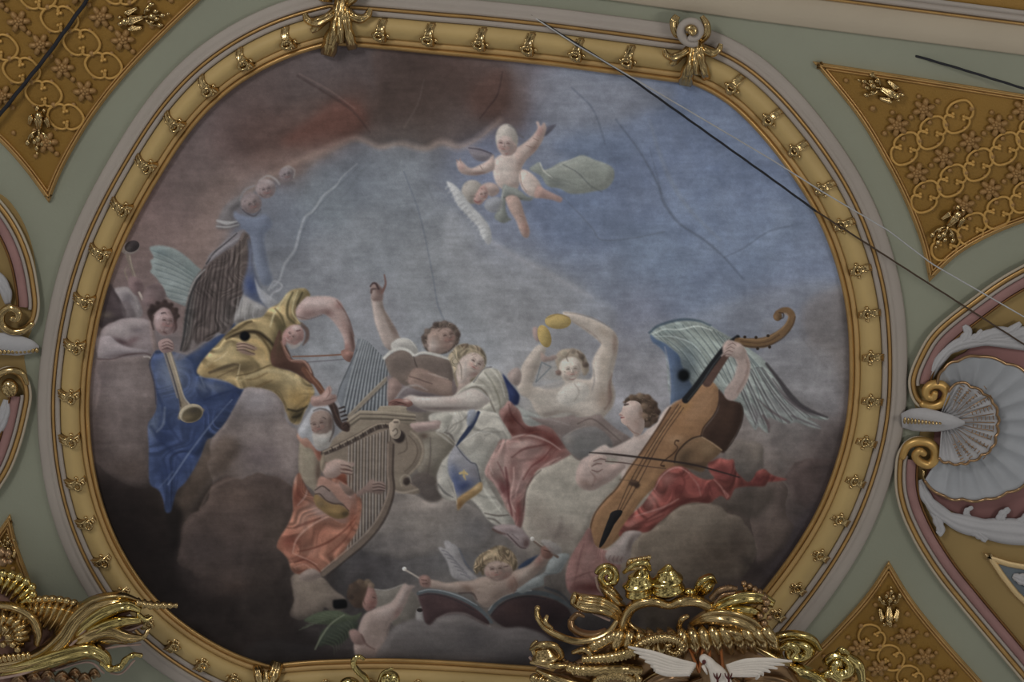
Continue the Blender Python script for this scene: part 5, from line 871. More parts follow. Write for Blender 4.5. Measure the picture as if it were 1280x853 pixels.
# ---------------------------------------------------------------- outline of the painting
segL=pts("415,56 395,59 370,66 345,77 320,90 302,101 285,112 260,136 237,162 220,186 205,213 188,238 175,263 162,287 150,313 140,338 132,363 126,388 121,413 117,432 115,451 111,476 110,501 111,538 115,576 121,608 130,639 139,664 150,687 168,717 190,747 218,773 250,795 284,815 318,830 336,832")
segB=pts("336,832 380,827 440,824.5 495,824 568,827 640,832 700,836 760,841 815,846")
segR=pts("815,846 850,838 885,815 925,775 960,732 985,700 1003,672 1020,645 1035,612 1046,576 1055,551 1060,526 1063,495 1063,463 1063,440 1062,425 1062,405 1060,388 1054,357 1045,328 1034,295 1020,265 1010,246 1000,233 985,211 960,178 935,150 905,122 875,103 862,104")
segT=pts("862,104 847,103 790,95 740,88.5 690,82 640,76.5 590,71.5 540,67 490,62 432,57 415,56")
def relax(p,it,step=6.0):
    q=resample(smooth_open(p,5),step)
    for _ in range(it): q[1:-1]=q[1:-1]*.5+(q[:-2]+q[2:])*.25
    return q
parts_=[relax(s,k)[:-1] for s,k in ((segL,60),(segB,10),(segR,60),(segT,10))]
OUT=np.concatenate(parts_); OUT=resample(OUT,4.0,True)
c0=OUT.mean(0)
ang=np.arctan2(OUT[:,1]-c0[1],OUT[:,0]-c0[0])
SCL=1.0-.10*np.clip(-np.cos(ang),0,1)-.02   # the frame looks a little narrower on the left
# make normals point outwards
_n=normals2(OUT,True); SGN=1 if ((_n*(OUT-c0)).sum(1)>0).mean()>.5 else -1
if SGN<0: OUT=OUT[::-1].copy(); SCL=SCL[::-1].copy()

# ---------------------------------------------------------------- the painting: plaster surface carrying the pigment
SP=1.3
img=paint(SP)
step=1.0/SP; Y,X=np.meshgrid(CV.Y,CV.X,indexing='ij')
def mask_in(p):
    m=np.zeros(X.shape,bool); q=np.roll(p,-1,0)
    for j,y in enumerate(CV.Y):
        c=(p[:,1]<=y)!=(q[:,1]<=y)
        x=np.sort(p[c,0]+(y-p[c,1])*(q[c,0]-p[c,0])/(q[c,1]-p[c,1]))
        for a,b in zip(x[::2],x[1::2]): m[j]|=(CV.X>=a)&(CV.X<=b)
    return m
grow=OUT+normals2(OUT,True)*3.5
inm=mask_in(grow)
hh,ww=inm.shape; face=inm[:-1,:-1]|inm[1:,:-1]|inm[:-1,1:]|inm[1:,1:]
used=np.zeros_like(inm); used[:-1,:-1]|=face; used[1:,:-1]|=face; used[:-1,1:]|=face; used[1:,1:]|=face
idx=-np.ones(inm.shape,int); idx[used]=np.arange(used.sum())
V=PA(np.stack([X[used],Y[used]],1),.004)
jj,ii=np.nonzero(face)
Q=np.stack([idx[jj,ii],idx[jj,ii+1],idx[jj+1,ii+1],idx[jj+1,ii]],1)
me=bpy.data.meshes.new('ceiling_painting'); nV=len(V); nF=len(Q)
ctr=V.mean(0); me.vertices.add(nV); me.vertices.foreach_set('co',(V-ctr).ravel().astype(np.float32))
me.loops.add(nF*4); me.loops.foreach_set('vertex_index',Q.ravel().astype(np.int32))
me.polygons.add(nF); me.polygons.foreach_set('loop_start',np.arange(0,nF*4,4,dtype=np.int32))
try: me.polygons.foreach_set('loop_total',np.full(nF,4,np.int32))
except Exception: pass
me.update(calc_edges=True)
ca=me.color_attributes.new('pigment','FLOAT_COLOR','POINT')
C=img[used]; C=np.where(C<=.04045,C/12.92,((C+.055)/1.055)**2.4)*G
ca.data.foreach_set('color',np.concatenate([np.clip(C,0,.95),np.ones((nV,1))],1).ravel().astype(np.float32))
mp=bpy.data.materials.new('fresco_pigment'); mp.use_nodes=True; nt=mp.node_tree; b=nt.nodes['Principled BSDF']
at=nt.nodes.new('ShaderNodeAttribute'); at.attribute_name='pigment'; nt.links.new(at.outputs['Color'],b.inputs['Base Color']); b.inputs['Roughness'].default_value=.85; b.inputs['Specular IOR Level'].default_value=.15
me.materials.append(mp)
o=bpy.data.objects.new('ceiling_painting',me); COLL.objects.link(o); o.location=ctr
tag(o,'large ceiling fresco of angel musicians with harp, organ and cello among clouds','painting')

# ---------------------------------------------------------------- the frame
frame=empty('picture_frame',P(590,450,0),label='broad ochre and gilt frame with gold clasps running round the ceiling fresco',cat='picture frame')
def band(name,m,prof,**k):
    b=MB(); sweep(b,OUT,prof,True,SCL); return b.build(name,m,frame,**k)
band('inner_moulding',M_gmould,[(-1,.0)]+roll(-1,6,.02,.05)+[(6,.025)])
band('inner_fillet',M_tan,[(6,.025),(7,.042),(11,.046),(12.5,.04),(13,.03)])
band('cove',M_ochre,[(13,.030)]+[(13+28*k/12,.032+.045*math.sin(PI*k/12)**.8) for k in range(13)]+[(41,.02)],label='ochre rounded band')
band('outer_fillet',M_grey,[(41,.02),(41.5,.045),(44,.05),(48,.048),(48.5,.02)])
band('gilt_fillet',M_gmould,roll(48.5,53.5,.025,.058))
band('border',M_grey,[(53.5,.02),(54,.045),(58,.046),(60,.040),(61,.034),(63,.036),(72,.032),(73,.02),(73.5,0)],label='wide pale grey outer border')
def clasp_fn(mb,x,y):
    # strap over the cove: local +x is outwards (towards the border)
    N=17; t=np.linspace(0,1,N); q=np.linspace(-1,1,9)
    px=-13+29*t; hz=.035+.046*np.sin(np.clip((px+15)/30,0,1)*PI)**.8
    W=3.9+1.0*np.sin(t*PI*1.5)
    XY=np.stack([x+px[:,None]+0*q, y+(W[:,None]*q)],-1); hh=hz[:,None]+.010+.006*(1-q**4)+.005*(np.abs(q)>.6)
    top=PA(XY,hh); bot=PA(XY,hh*0+.02); mb.grid(np.concatenate([top,bot[:,::-1]],1),cv=True,caps=True)
    a=np.linspace(0,2*PI,24,endpoint=True); hc=.094
    tube(mb,PA(np.stack([x-3+4.6*np.cos(a),y+5.2*np.sin(a)],1),np.full(24,hc+.008)),1.9,seg=9,cap=False)
    blob(mb,x-3,y,hc-.002,2.0,2.6,1.6,seg=10,rings=6)
    for dx,dy,rx,ry in ((-3,8.0,2.8,2.2),(-3,-8.0,2.8,2.2),(-9.6,0,2.8,3.2)): blob(mb,x+dx,y+dy,hc-.012,rx,ry,2.6,seg=12,rings=7)
    for sgn in (-1,1): tub(mb,[(x+4,y+3.4*sgn,hc-.004),(x+9,y+3.6*sgn,hc-.010),(x+15,y+4.0*sgn,hc-.035)],(1.2,1.2,.9),n=4,seg=7)
clasp=proto_mesh('clasp',M_gold,clasp_fn)
CL="""316,71 271,107 230,150 194,197 164,250 137,305 115,363 101,420 94,481 93,535 98,591 109,639 126,690 147,732 175,769 206,801 241,827 281,847 366,40
401,851 457,849 514,850 571,851 631,853 483,39 545,45 608,51 667,60 729,67 791,74 920,109 965,147 995,191 1026,237 1049,285 1069,339 1077,392 1083,449 1081,500 1074,553 1060,601 1041,649 1017,693 989,734 962,762 690,858 750,862"""
for x,y in pts(CL):
    d=np.hypot(OUT[:,0]-x,OUT[:,1]-y); i=int(d.argmin()); nn=normals2(OUT,True)[i]; nn/=np.linalg.norm(nn)
    if y>843:   # the bottom run is foreshortened by the crest: keep them on the cove
        pass
    a=math.atan2(nn[1],nn[0]); pos=OUT[i]+nn*26*SCL[i]
    place(clasp,frame,pos[0],pos[1],0,a,.98)
# corner ornaments
def corner(x,y,rot,sc,volute,label):
    mb=MB(); ca_,sa_=math.cos(rot),math.sin(rot)
    T=lambda s: [(x+sc*(a*ca_-b*sa_),y+sc*(a*sa_+b*ca_),h) for a,b,h in pts(s)]
    L=lambda s,w,**k: lobe(mb,T(s),[v*sc for v in w],**k)
    L("2,-30,.06 0,-14,.10 -2,2,.12 -8,22,.11 -11,38,.05",(5,8,7,8,9,8),cup=.5,ribs=2,ra=.2,scal=5)
    L("2,-24,.06 6,-8,.11 9,8,.12 14,22,.10 16,30,.05",(4,7,6,6,5),cup=.5,ribs=2,ra=.2,scal=4)
    L("0,-18,.06 -10,-6,.11 -24,2,.12 -34,0,.09 -38,-7,.10",(4,5,5.5,4,3),cup=.5,ribs=2,ra=.2,scal=3)
    L("-14,0,.10 -24,8,.10 -30,12,.09",(3,4,3),cup=.5,ribs=1,ra=.1)
    L("4,-18,.06 12,-8,.11 22,-4,.12 30,-8,.10 33,-16,.10",(4,5,5,4,3),cup=.5,ribs=2,ra=.2,scal=3)
    L("0,-6,.12 1,10,.15 3,24,.12",(4,5,3),cup=.5,ribs=1,ra=.12)
    L("-4,-4,.12 -6,12,.15 -9,26,.12",(3,4,3),cup=.5,ribs=1,ra=.12)
    L("6,-20,.08 14,-28,.12 14,-40,.13 8,-50,.12",(6,6,5,3),cup=.6,ribs=2,ra=.2)
    L("-8,-24,.05 -22,-28,.10 -26,-42,.10 -22,-50,.08",(4,6,6,4),cup=.5,ribs=4,ra=.2)
    o=mb.build('corner_leaf',M_gold,frame,label=label)
    if volute:
        b=MB(); p=[(x+sc*(c*ca_-d*sa_),y+sc*(c*sa_+d*ca_),h) for c,d,h in spiral(-4,-31,15,9,70,1.1,.13,.02,30)]
        tube(b,path3(p,2),(5.5,5,4),seg=12,flat=.8); v=b.build('volute',M_grey,o,label='pale grey plaster scroll')
        b=MB(); p=[(x+sc*(c*ca_-d*sa_),y+sc*(c*sa_+d*ca_),h) for c,d,h in spiral(-4,-31,5,1.5,200,1.0,.16,.02,16)]; tube(b,path3(p,2),(4,3.4,2.4),seg=10); v2=b.build('volute_eye',M_gold,o)
    return o
corner(868,70,.02,1.0,True,'gold acanthus leaf under a pale scroll at the upper right corner')
corner(424,27,.05,1.15,False,'gold acanthus leaf hanging at the upper left corner')
corner(333,862,PI+.1,.95,False,'gold acanthus leaf at the lower left corner')

# ---------------------------------------------------------------- gold damask panels
def rosette_fn(mb,x,y):
    for k in range(6):
        a=k*PI/3+.2; blob(mb,x+6.4*math.cos(a),y+6.4*math.sin(a),.012,4.4,3.6,3.2,ang=math.degrees(a),ribs=2,ra=.24,seg=12,rings=6)
    for k in range(5):
        a=k*2*PI/5; blob(mb,x+2.6*math.cos(a),y+2.6*math.sin(a),.024,2.6,2.2,2.6,ang=math.degrees(a),seg=9,rings=6)
    blob(mb,x,y,.034,1.8,1.8,1.8,seg=8,rings=5)
def link_fn(mb,x,y):
    for s in (1,-1):
        p=[(x+1.12*s*a,y+1.2*s*b,h) for a,b,h in pts("-4,-2,.010 -6,-5,.012 -10,-6,.013 -14,-3,.013 -16,3,.013 -14,9,.013 -8,12,.013 0,12.5,.013 6,10,.013 8,6,.013 5,3,.012 2,5,.010")]
        tub(mb,p,(1.2,1.5,1.6,1.6,1.5,1.4,1.0),n=4,seg=7)
        blob(mb,x-5*s,y-2.6*s,.012,2.1,2.1,2.1,seg=8,rings=5); blob(mb,x+3.4*s,y+5.4*s,.012,2.1,2.1,2.1,seg=8,rings=5)
def stud_fn(mb,x,y):
    blob(mb,x,y,.010,3.7,3.6,3.0,seg=14,rings=8)
def bouquet_fn(mb,x,y):
    # leafy spray with a bell flower: local +y points into the corner
    for p,w in (("0,-8,.02 0,2,.05 0,12,.02",(3,6,3)),("-4,-4,.02 -9,0,.045 -12,8,.02",(2,4,2)),("4,-4,.02 9,0,.045 12,8,.02",(2,4,2))): lobe(mb,[(x+a,y+b,h) for a,b,h in pts(p)],w,cup=.7,ribs=3,ra=.2,th=3)
    blob(mb,x,y-4,.05,5,5,5,ribs=6,ra=.15); blob(mb,x-3,y-12,.03,3,4,3); blob(mb,x+5,y-11,.03,2.6,3,3)
    for p in ("0,12,.02 1,22,.03 -1,32,.02","-4,14,.02 -10,20,.03 -12,28,.02","4,14,.02 10,18,.03 14,24,.02"): tub(mb,[(x+a,y+b,h) for a,b,h in pts(p)],(1.6,1.2,1.2),n=4,seg=7)
    for dx,dy,r in ((-12,28,3.4),(-7,20,2.6),(14,24,3.2),(8,19,2.4),(0,22,4),(-4,26,3),(5,27,3),(-1,33,3),(0,39,1.8)): blob(mb,x+dx,y+dy,.025,r,r*1.25,r,ribs=4,ra=.12,seg=10,rings=6)
rosette=proto_mesh('rosette',M_brnrel,rosette_fn); link=proto_mesh('scroll_link',M_gpaint,link_fn); stud=proto_mesh('stud',M_brnrel,stud_fn); bouquet=proto_mesh('flower_spray',M_gold,bouquet_fn)
def panel(outline,label,m0,a,b,ros,sprays,inner=8,lim=(0,1280,0,853),nrange=12,lr=0,sharp=True):
    p=resample(pts(outline),3.0,True) if False else dens(pts(outline))
    area=0.5*np.sum(p[:,0]*np.roll(p[:,1],-1)-np.roll(p[:,0],-1)*p[:,1])
    if area<0: p=p[::-1].copy()
    # with y running down and positive area, the offset normal points outwards; profiles use negative offsets
    nrm=normals2(p,True); c=p.mean(0); sg=1 if inside(p,*(p[3]-nrm[3]*1.0)) else -1
    root=empty('damask_panel',P(c[0],c[1],0),label=label,cat='ceiling panel',group='gold damask ceiling panels')
    f=MB(); slab(f,p,0,.012,1.0); f.build('field',M_gfield,root,smooth=False)
    mo=MB(); sweep(mo,p,[(1*sg,0)]+[(sg*o,h) for o,h in [(0,.022),(-1,.026)]]+[(-sg*q[0],q[1]) for q in roll(1,4.5,.024,.042)]+[(-sg*q[0],q[1]) for q in roll(4.5,7.5,.02,.034)]+[(-sg*8,.012)],True)
    mo.build('moulding',M_gmould,root)
    for i in range(-nrange,nrange):
        for j in range(-nrange,nrange):
            x=m0[0]+i*a[0]+j*b[0]; y=m0[1]+i*a[1]+j*b[1]
            def ok(x,y,r): return -25<x<1305 and -25<y<878 and inside(p,x,y) and edge_dist(p,x,y)>r
            th=math.atan2(a[1],a[0])
            far=all(math.hypot(x-q[0],y-q[1])>26*q[3] for q in sprays)
            if ok(x,y,17) and far: place(link,root,x,y,.012,th+lr,1.1)
            if ok(x+a[0]/2,y+a[1]/2,11): place(stud,root,x+a[0]/2,y+a[1]/2,.012,0)
            rx,ry=x+ros[0],y+ros[1]
            if ok(rx,ry,13) and all(math.hypot(rx-q[0],ry-q[1])>20*q[3] for q in sprays): place(rosette,root,rx,ry,.012,th,1.2)
            for k in (-.5,):
                if ok(rx+k*a[0],ry+k*a[1],11): place(stud,root,rx+k*a[0],ry+k*a[1],.012,0,.9)
            for k in (-.27,.27):
                if ok(rx+k*b[0],ry+k*b[1],11): place(stud,root,rx+k*b[0],ry+k*b[1],.012,0,.8)
    for x,y,r,s in sprays: place(bouquet,root,x,y,.014,r,s)
    return root
def dens(q,step=3.5):
    out=[]
    for i in range(len(q)):
        a,b=q[i],q[(i+1)%len(q)]; n=max(1,int(np.linalg.norm(b-a)/step)); out+= [a+(b-a)*k/n for k in range(n)]
    return np.array(out)
def curve(*segs):
    """corner to corner outline: each seg a smooth open run"""
    return np.concatenate([smooth_open(pts(s),5)[:-1] for s in segs])
panel(curve("61,252 76,215 98,174 125,133 160,90 205,43 258,-8","258,-8 100,-60 -60,-60","-60,-60 -60,60 -60,140","-60,140 -25,158 0,177 30,210 61,252"),
  'gold damask panel at the upper left with a dark cable crossing it',(74,24),(27.5,29),(-47.5,64),(-23.75,32),((50,150,.15,1.0),(168,22,-PI*.55,1.0)))
panel(curve("1018,78 1150,98 1340,128","1340,128 1342,200 1340,262","1340,262 1285,276 1235,296 1195,320 1162,351","1162,351 1152,305 1133,255 1108,205 1072,145 1018,78"),
  'gold damask panel at the upper right above the shell cartouche',(1165,166),(33,-20),(25,60),(15,31),((1190,272,.45,1.0),(1110,113,PI*.62,.95)),lr=0)
panel(curve("1111,703 1085,742 1050,782 1010,822 960,866 900,920","900,920 1100,930 1290,930","1290,930 1235,862 1180,800 1140,750 1111,703"),
  'gold damask panel at the lower right between fresco frame and curved moulding',(1112,821),(24,25.5),(58,-15),(42,-1),((1110,765,PI,1.0),),lr=.9)
panel(curve("12,645 20,678 32,712 48,752 70,800","70,800 20,830 -60,830","-60,830 -60,760 -50,720","-50,720 -20,690 12,645"),
  'gold damask panel at the lower left behind the gilded carving',(-20,760),(27,29),(-47,64),(-23,32),((12,690,PI,.7),))

# ---------------------------------------------------------------- right cartouche with the shell
ax=P(1210,560,0)
cart=empty('shell_cartouche',ax,label='stucco cartouche with a large pale scallop shell and gilt scrolls at the right edge',cat='ceiling ornament')
gr=curve("1340,300 1290,325 1250,347 1215,372 1185,400 1160,430 1145,460 1140,490 1150,540 1135,580 1130,620 1140,670 1165,715 1200,760 1240,808 1290,868","1290,868 1340,868 1340,300")
b=MB(); slab(b,dens(gr,8),0,.006,1); b.build('ground',M_ochre2,cart,smooth=False,label='flat dull ochre ground')
def scroll(root,path,bands,stop):
    p=resample(smooth_open(pts(path),8),3.0); nrm=normals2(p,False)
    for nm,m,prof,k in bands:
        b=MB(); e=int(len(p)*k); sweep(b,p[:e],prof); b.build(nm,m,root)
def bset(s,w=1.0,h=1.0):
    f=lambda L:[(s*o*w,hh*h) for o,hh in L]
    return lambda full,part: [('cream_edge',M_cream,f([(0,0),(0,.045)]+roll(0,3.5,.045,.055)+[(3.5,.03)]),full),
      ('gilt_band',M_gmould,f([(3.5,.03)]+roll(3.5,10,.03,.055)+[(10,.03)]),full),
      ('pale_fillet',M_grey,f([(10,.03)]+roll(10,14.5,.04,.06)+[(14.5,.03)]),part),
      ('marbled_band',M_pink,f([(14.5,.03),(15,.045),(20,.048),(26,.045),(26.5,.03)]),part*.985),
      ('dark_edge',M_dkgold,f(roll(26.5,30,.02,.05)+[(30,.0)]),part*.985)]
upper="1352,296 1290,325 1250,347 1215,372 1179,400 1159,421 1145,446 1137,466 1135,481 1139,498 1149,510 1166,513.5 1181,508 1188,496"
scroll(cart,upper,bset(-1 if False else 1)(1.0,.80),None) if False else None
def side_sign(path,q):
    p=resample(smooth_open(pts(path),8),3.0); n=normals2(p,False); i=len(p)//3; return 1 if np.dot(n[i],np.array(q)-p[i])>0 else -1
sg=side_sign(upper,(1260,450)); scroll(cart,upper,bset(sg)(1.0,.80),None)
lower="1173,557 1162,548 1146,545 1131,552 1121,568 1118,590 1119,615 1125,640 1135,664 1150,692 1172,725 1200,760 1235,802 1277,852 1310,890"
lo=' '.join(reversed(lower.split())); sg=side_sign(lo,(1260,700)); scroll(cart,lo,bset(sg)(1.0,.86),None)
b=MB(); tub(b,[(1152,505,.05),(1166,508,.06),(1180,502,.065),(1184,491,.07),(1177,482,.07),(1166,481,.075),(1158,487,.08),(1159,495,.085),(1166,497,.09),(1169,491,.095)],(5,6,6.4,6.4,6.2,6,5.6,5,5,4),n=6,seg=14); b.build('volute',M_satin,cart,label='upper gilt volute')
b=MB(); tub(b,[(1128,572,.05),(1134,558,.06),(1147,552,.065),(1161,554,.07),(1169,563,.07),(1168,575,.07),(1160,581,.07),(1149,577,.075),(1144,569,.08),(1150,564,.09),(1156,568,.09)],(4.5,5.6,6.2,6.2,6.4,6.2,6,5.6,5,4.8,4),n=6,seg=14); b.build('volute',M_satin,cart,label='lower gilt volute')
b=MB(); tub(b,[(1154,588,.04),(1155,596,.05),(1158,603,.04)],(2,2.2,1.2),n=4); b.build('bud',M_gold,cart)
b=MB(); slab(b,dens(smooth_closed(pts("1176,470 1190,450 1206,440 1222,430 1250,428 1275,434 1300,440 1340,446 1340,668 1290,664 1250,658 1215,648 1190,640 1168,626 1156,606 1166,560"),4),4),.006,.018,1.5); b.build('shell_ground',M_redg,cart,label='dark rose ground round the shell')
def fan(name,mt,rim,outer,inner,hi,ho,cup,nsub=8,rimr=0,rimm=None):
    """scallop: radial ribs between an inner and an outer arc; one concave lobe per pair of rim points"""
    o_=pts(outer); i_=smooth_open(pts(inner),8); i_=resample(i_,1.0); K_=len(o_)-1; b=MB(); rm=MB(); rows=[]; NR=9
    for k in range(K_):
        for s in range(nsub+(1 if k==K_-1 else 0)):
            f=s/nsub; q=o_[k]*(1-f)+o_[k+1]*f; d=q-i_.mean(0); d/=np.linalg.norm(d)
            bul=math.sin(PI*f); e=q+d*3.2*bul; ii=i_[min(len(i_)-1,int((k+f)/K_*(len(i_)-1)))]
            row=[]
            for r in range(NR+1):
                t=r/NR; xy=ii*(1-t)+e*t; h=hi+(ho-hi)*t+cup*math.sin(PI*t)-.016*bul*math.sin(PI*min(1,t*.9+.1))+.008*(1-bul)
                row.append(PA(xy,h))
            rows.append(row)
    A=np.array(rows); bot=A.copy(); bot[...,2]+=.012; b.grid(np.concatenate([A,bot[:,::-1]],1),cv=True,caps=True)
    tube(rm,A[:,-1],rimr,seg=8)
    ob=b.build(name,mt,cart); rb=rm.build(rim,rimm,cart); return ob
fan('shell',M_shell,'shell_rim',"1172,480 1180,462 1197,452 1224,446 1257,455 1282,466 1308,488 1322,520 1322,552 1308,582 1283,604 1259,615.6 1232,624 1203,624 1180,620 1156,601.6","1182,492 1198,480 1222,488 1240,505 1246,526 1238,560 1214,576 1188,578 1174,572",.055,.085,-.006,8,2.0,M_goldb)
fan('small_shell',M_white,'small_shell_rim',"1186,490 1198.5,479 1212.5,484 1229,493 1240.6,504 1246,519 1246,532 1244,546 1239,560 1226.6,569 1212,576 1201,579 1186,577.7 1174,573","1176,519 1180,518 1184,520 1187,524 1188,528 1186,533 1182,536 1177,537",.085,.115,.006,8,1.8,M_goldb)
b=MB(); 
for k in range(12):
    a0=math.radians(-62+11.4*k); 
    for s in range(7):
        r=38+5.0*s; 
        if abs(a0)>.75: r*=.82
        cx,cy=1183+r*math.cos(a0)-4,528+r*math.sin(a0); d=1.7+.15*s
        tub(b,[(cx-math.sin(a0)*d,cy+math.cos(a0)*d,.122),(cx+math.sin(a0)*d,cy-math.cos(a0)*d,.122)],.6,n=2,seg=5)
for k in range(13):
    a0=math.radians(-68+11.4*k); rr=62 if abs(a0)<.75 else 52
    tub(b,[(1183+18*math.cos(a0),528+16*math.sin(a0),.112),(1183+40*math.cos(a0),528+38*math.sin(a0),.122),(1183+rr*.97*math.cos(a0),528+rr*.88*math.sin(a0),.122)],(.3,.55,.7),n=3,seg=5)
b.build('shell_ticks',M_goldb,cart)
b=MB(); lobe(b,"1127,526,.04 1140,525,.07 1155,525,.08 1172,527,.10 1190,528,.125 1206,529,.12",(9,14,15,13,9,2),cup=.45,ribs=1,ra=.02,m=15); b.build('tongue',M_white,cart,label='smooth pale stucco tongue')
b=MB()
for k in range(11): blob(b,1131+4.4*k,526+.35*k,.125+.0035*k,2.1,4.6-.3*k,2.4,seg=9,rings=6)
b.build('bead_row',M_gold,cart)
b=MB()
for q,w in (("1162,476,.03 1174,452,.05 1192,434,.055 1220,426,.05 1262,426,.05 1320,434,.04",(3,6,7,8,9,10)),("1190,438,.04 1203,428,.055 1210,416,.05 1205,407,.05",(5,7,6,3)),("1204,428,.04 1220,422,.06 1228,413,.05",(4,5,3)),("1215,428,.05 1240,418,.06 1262,415,.055 1276,404,.05",(5,8,7,3)),("1250,428,.05 1280,418,.06 1310,414,.05",(6,9,6))):
    lobe(b,q,w,cup=.35,ribs=3,ra=.08,scal=3,sa=.25)
b.build('acanthus_leaf',M_white,cart,label='pale stucco leaf above the shell')
b=MB()
for q,w in (("1150,600,.03 1158,622,.05 1174,640,.055 1200,654,.055 1240,662,.05 1300,668,.04",(3,7,8,10,14,16)),("1164,632,.04 1172,650,.055 1176,664,.05 1172,668,.05",(5,6,5,4)),("1200,654,.04 1222,666,.055 1234,676,.05",(6,7,4)),("1212,650,.04 1208,640,.05 1216,634,.05",(4,4,2)),("1250,660,.05 1252,645,.06 1262,636,.05",(6,6,3)),("1270,660,.04 1290,645,.06 1310,640,.05",(8,7,4))):
    lobe(b,q,w,cup=.35,ribs=3,ra=.08,scal=4,sa=.25)
b.build('acanthus_leaf',M_white,cart,label='pale stucco leaf below the shell')
# small white edged panel
tri=empty('framed_panel',P(1270,730,0),label='small slate panel with pale gilt edging at the right margin below the shell',cat='ceiling panel')
q=dens(pts("1230,692 1262,702 1340,716 1340,810 1300,775 1268,745 1250,722"),5)
b=MB(); slab(b,q,.005,.014,1); b.build('field',mat('slate_blue_grey',(74,80,84),.8),tri,smooth=False)
ar=0.5*np.sum(q[:,0]*np.roll(q[:,1],-1)-np.roll(q[:,0],-1)*q[:,1]); sg=1 if inside(q,*(q[3]-normals2(q,True)[3])) else -1
b=MB(); sweep(b,q,[(sg,.005),(0,.03)]+[(-sg*o,h) for o,h in roll(0,7,.03,.045)]+[(-sg*7.5,.012)],True); b.build('moulding',mat('pale_gilt_edge',(160,138,100),.45,metal=.3),tri)
b=MB(); lobe(b,"1266,720,.02 1276,724,.04 1290,728,.03",(3,7,8),ribs=3,scal=3); b.build('leaf',M_white,tri)

# ---------------------------------------------------------------- left cartouche
lc=empty('scroll_cartouche',P(0,445,0),label='gilt and pink scroll cartouche cut off by the left edge',cat='ceiling ornament')
g1=dens(smooth_closed(pts("-60,230 -5,240 20,262 38,300 46,345 47,385 40,412 30,440 36,480 38,510 28,545 8,585 -60,640"),4),6)
b=MB(); slab(b,g1,0,.006,1); b.build('ground',M_ochre2,lc,smooth=False)
u2="-40,222 -10,240 8,258 24,282 36,308 44,335 49,365 50,385 46,403 36,415 22,420 8,418 -2,410"
sg=side_sign(u2,(-30,380)); scroll(lc,u2,bset(sg)(1.0,.74),None)
l2="-20,635 0,612 16,585 28,552 36,520 40,495 36,475 24,461 8,458 -6,464"
sg=side_sign(l2,(-30,540)); scroll(lc,l2,bset(sg)(1.0,.70),None)
b=MB(); tub(b,[(41,404,.05),(30,413,.06),(14,414,.065),(2,405,.07),(3,391,.075),(14,385,.08),(23,391,.085),(21,399,.09),(14,398,.095)],(3.5,4.6,5,5.2,5,5,4.8,4.6,4),n=6,seg=14); b.build('volute',M_gold,lc,label='upper gilt volute')
b=MB(); tub(b,[(34,480,.05),(28,467,.06),(14,463,.065),(0,468,.07),(-6,480,.07)],(3,4,4.6,4.6,4),n=6,seg=14); blob(b,12,485,.06,11,12,9,seg=20,rings=10); b.build('volute',M_gold,lc,label='lower gilt volute with round boss')
b=MB(); lobe(b,"-30,432,.03 0,430,.05 22,432,.055 38,434,.05 48,437,.03",(14,14,13,9,4),cup=.4,ribs=1,ra=.02); b.build('tongue',M_white,lc)
b=MB()
for k in range(13): blob(b,-14+5*k,441-.25*k,.075-.002*k,2.6,3.4,2.6,seg=9,rings=6)
b.build('bead_row',M_gold,lc)
b=MB(); lobe(b,"-40,330,.02 -10,345,.04 6,362,.05 10,380,.04",(8,10,8,4),ribs=3,scal=3); b.build('acanthus_leaf',M_white,lc); b=MB(); lobe(b,"-40,560,.02 -10,540,.04 4,520,.05 8,500,.04",(8,10,8,4),ribs=3,scal=3); b.build('acanthus_leaf',M_white,lc)

# ---------------------------------------------------------------- cables
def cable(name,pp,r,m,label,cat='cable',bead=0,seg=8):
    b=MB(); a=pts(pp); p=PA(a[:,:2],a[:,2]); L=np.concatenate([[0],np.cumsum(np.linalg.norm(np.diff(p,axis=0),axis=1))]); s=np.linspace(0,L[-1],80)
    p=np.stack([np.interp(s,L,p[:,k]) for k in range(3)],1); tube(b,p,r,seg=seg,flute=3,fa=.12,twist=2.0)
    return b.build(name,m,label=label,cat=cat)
cable('cable',"643,6,.0 700,42,.08 780,92,.11 961,221,.12 1020,264,.13",1.35,M_dark,'straight black strand as the wire shadow slanting down across the blue sky of the fresco',bead=0)  # solid dark strand modelled in place of the wire's cast shadow
cable('cable',"1020,264,.13 1160,354,.10 1290,437,.10",1.1,mat('brown_wire_shadow',(52,40,30),.7),'brown strand as the wire shadow running on from the frame to the right edge')  # the same shadow line continued past the frame, as a brown strand
cable('wire',"648,9,.0 720,56,.14 780,91,.2 850,132,.26 965,200,.34 1030,241,.4 1110,288,.45 1165,330,.5 1290,402,.6",.85,M_wire,'thin grey steel wire above its dark shadow strand across frame and right ceiling','wire')
cable('rod',"1145,70,.0 1200,86,.06 1300,117,.14",1.5,M_dark,'short dark rod sloping over the green border at the upper right corner','rod')
cable('cable',"112,-8,.06 106,4,.06 60,68,.06 0,143,.07 -14,160,.07",2.4,M_dark,'thick dark twisted cable across the upper left gold panel')
b=MB()

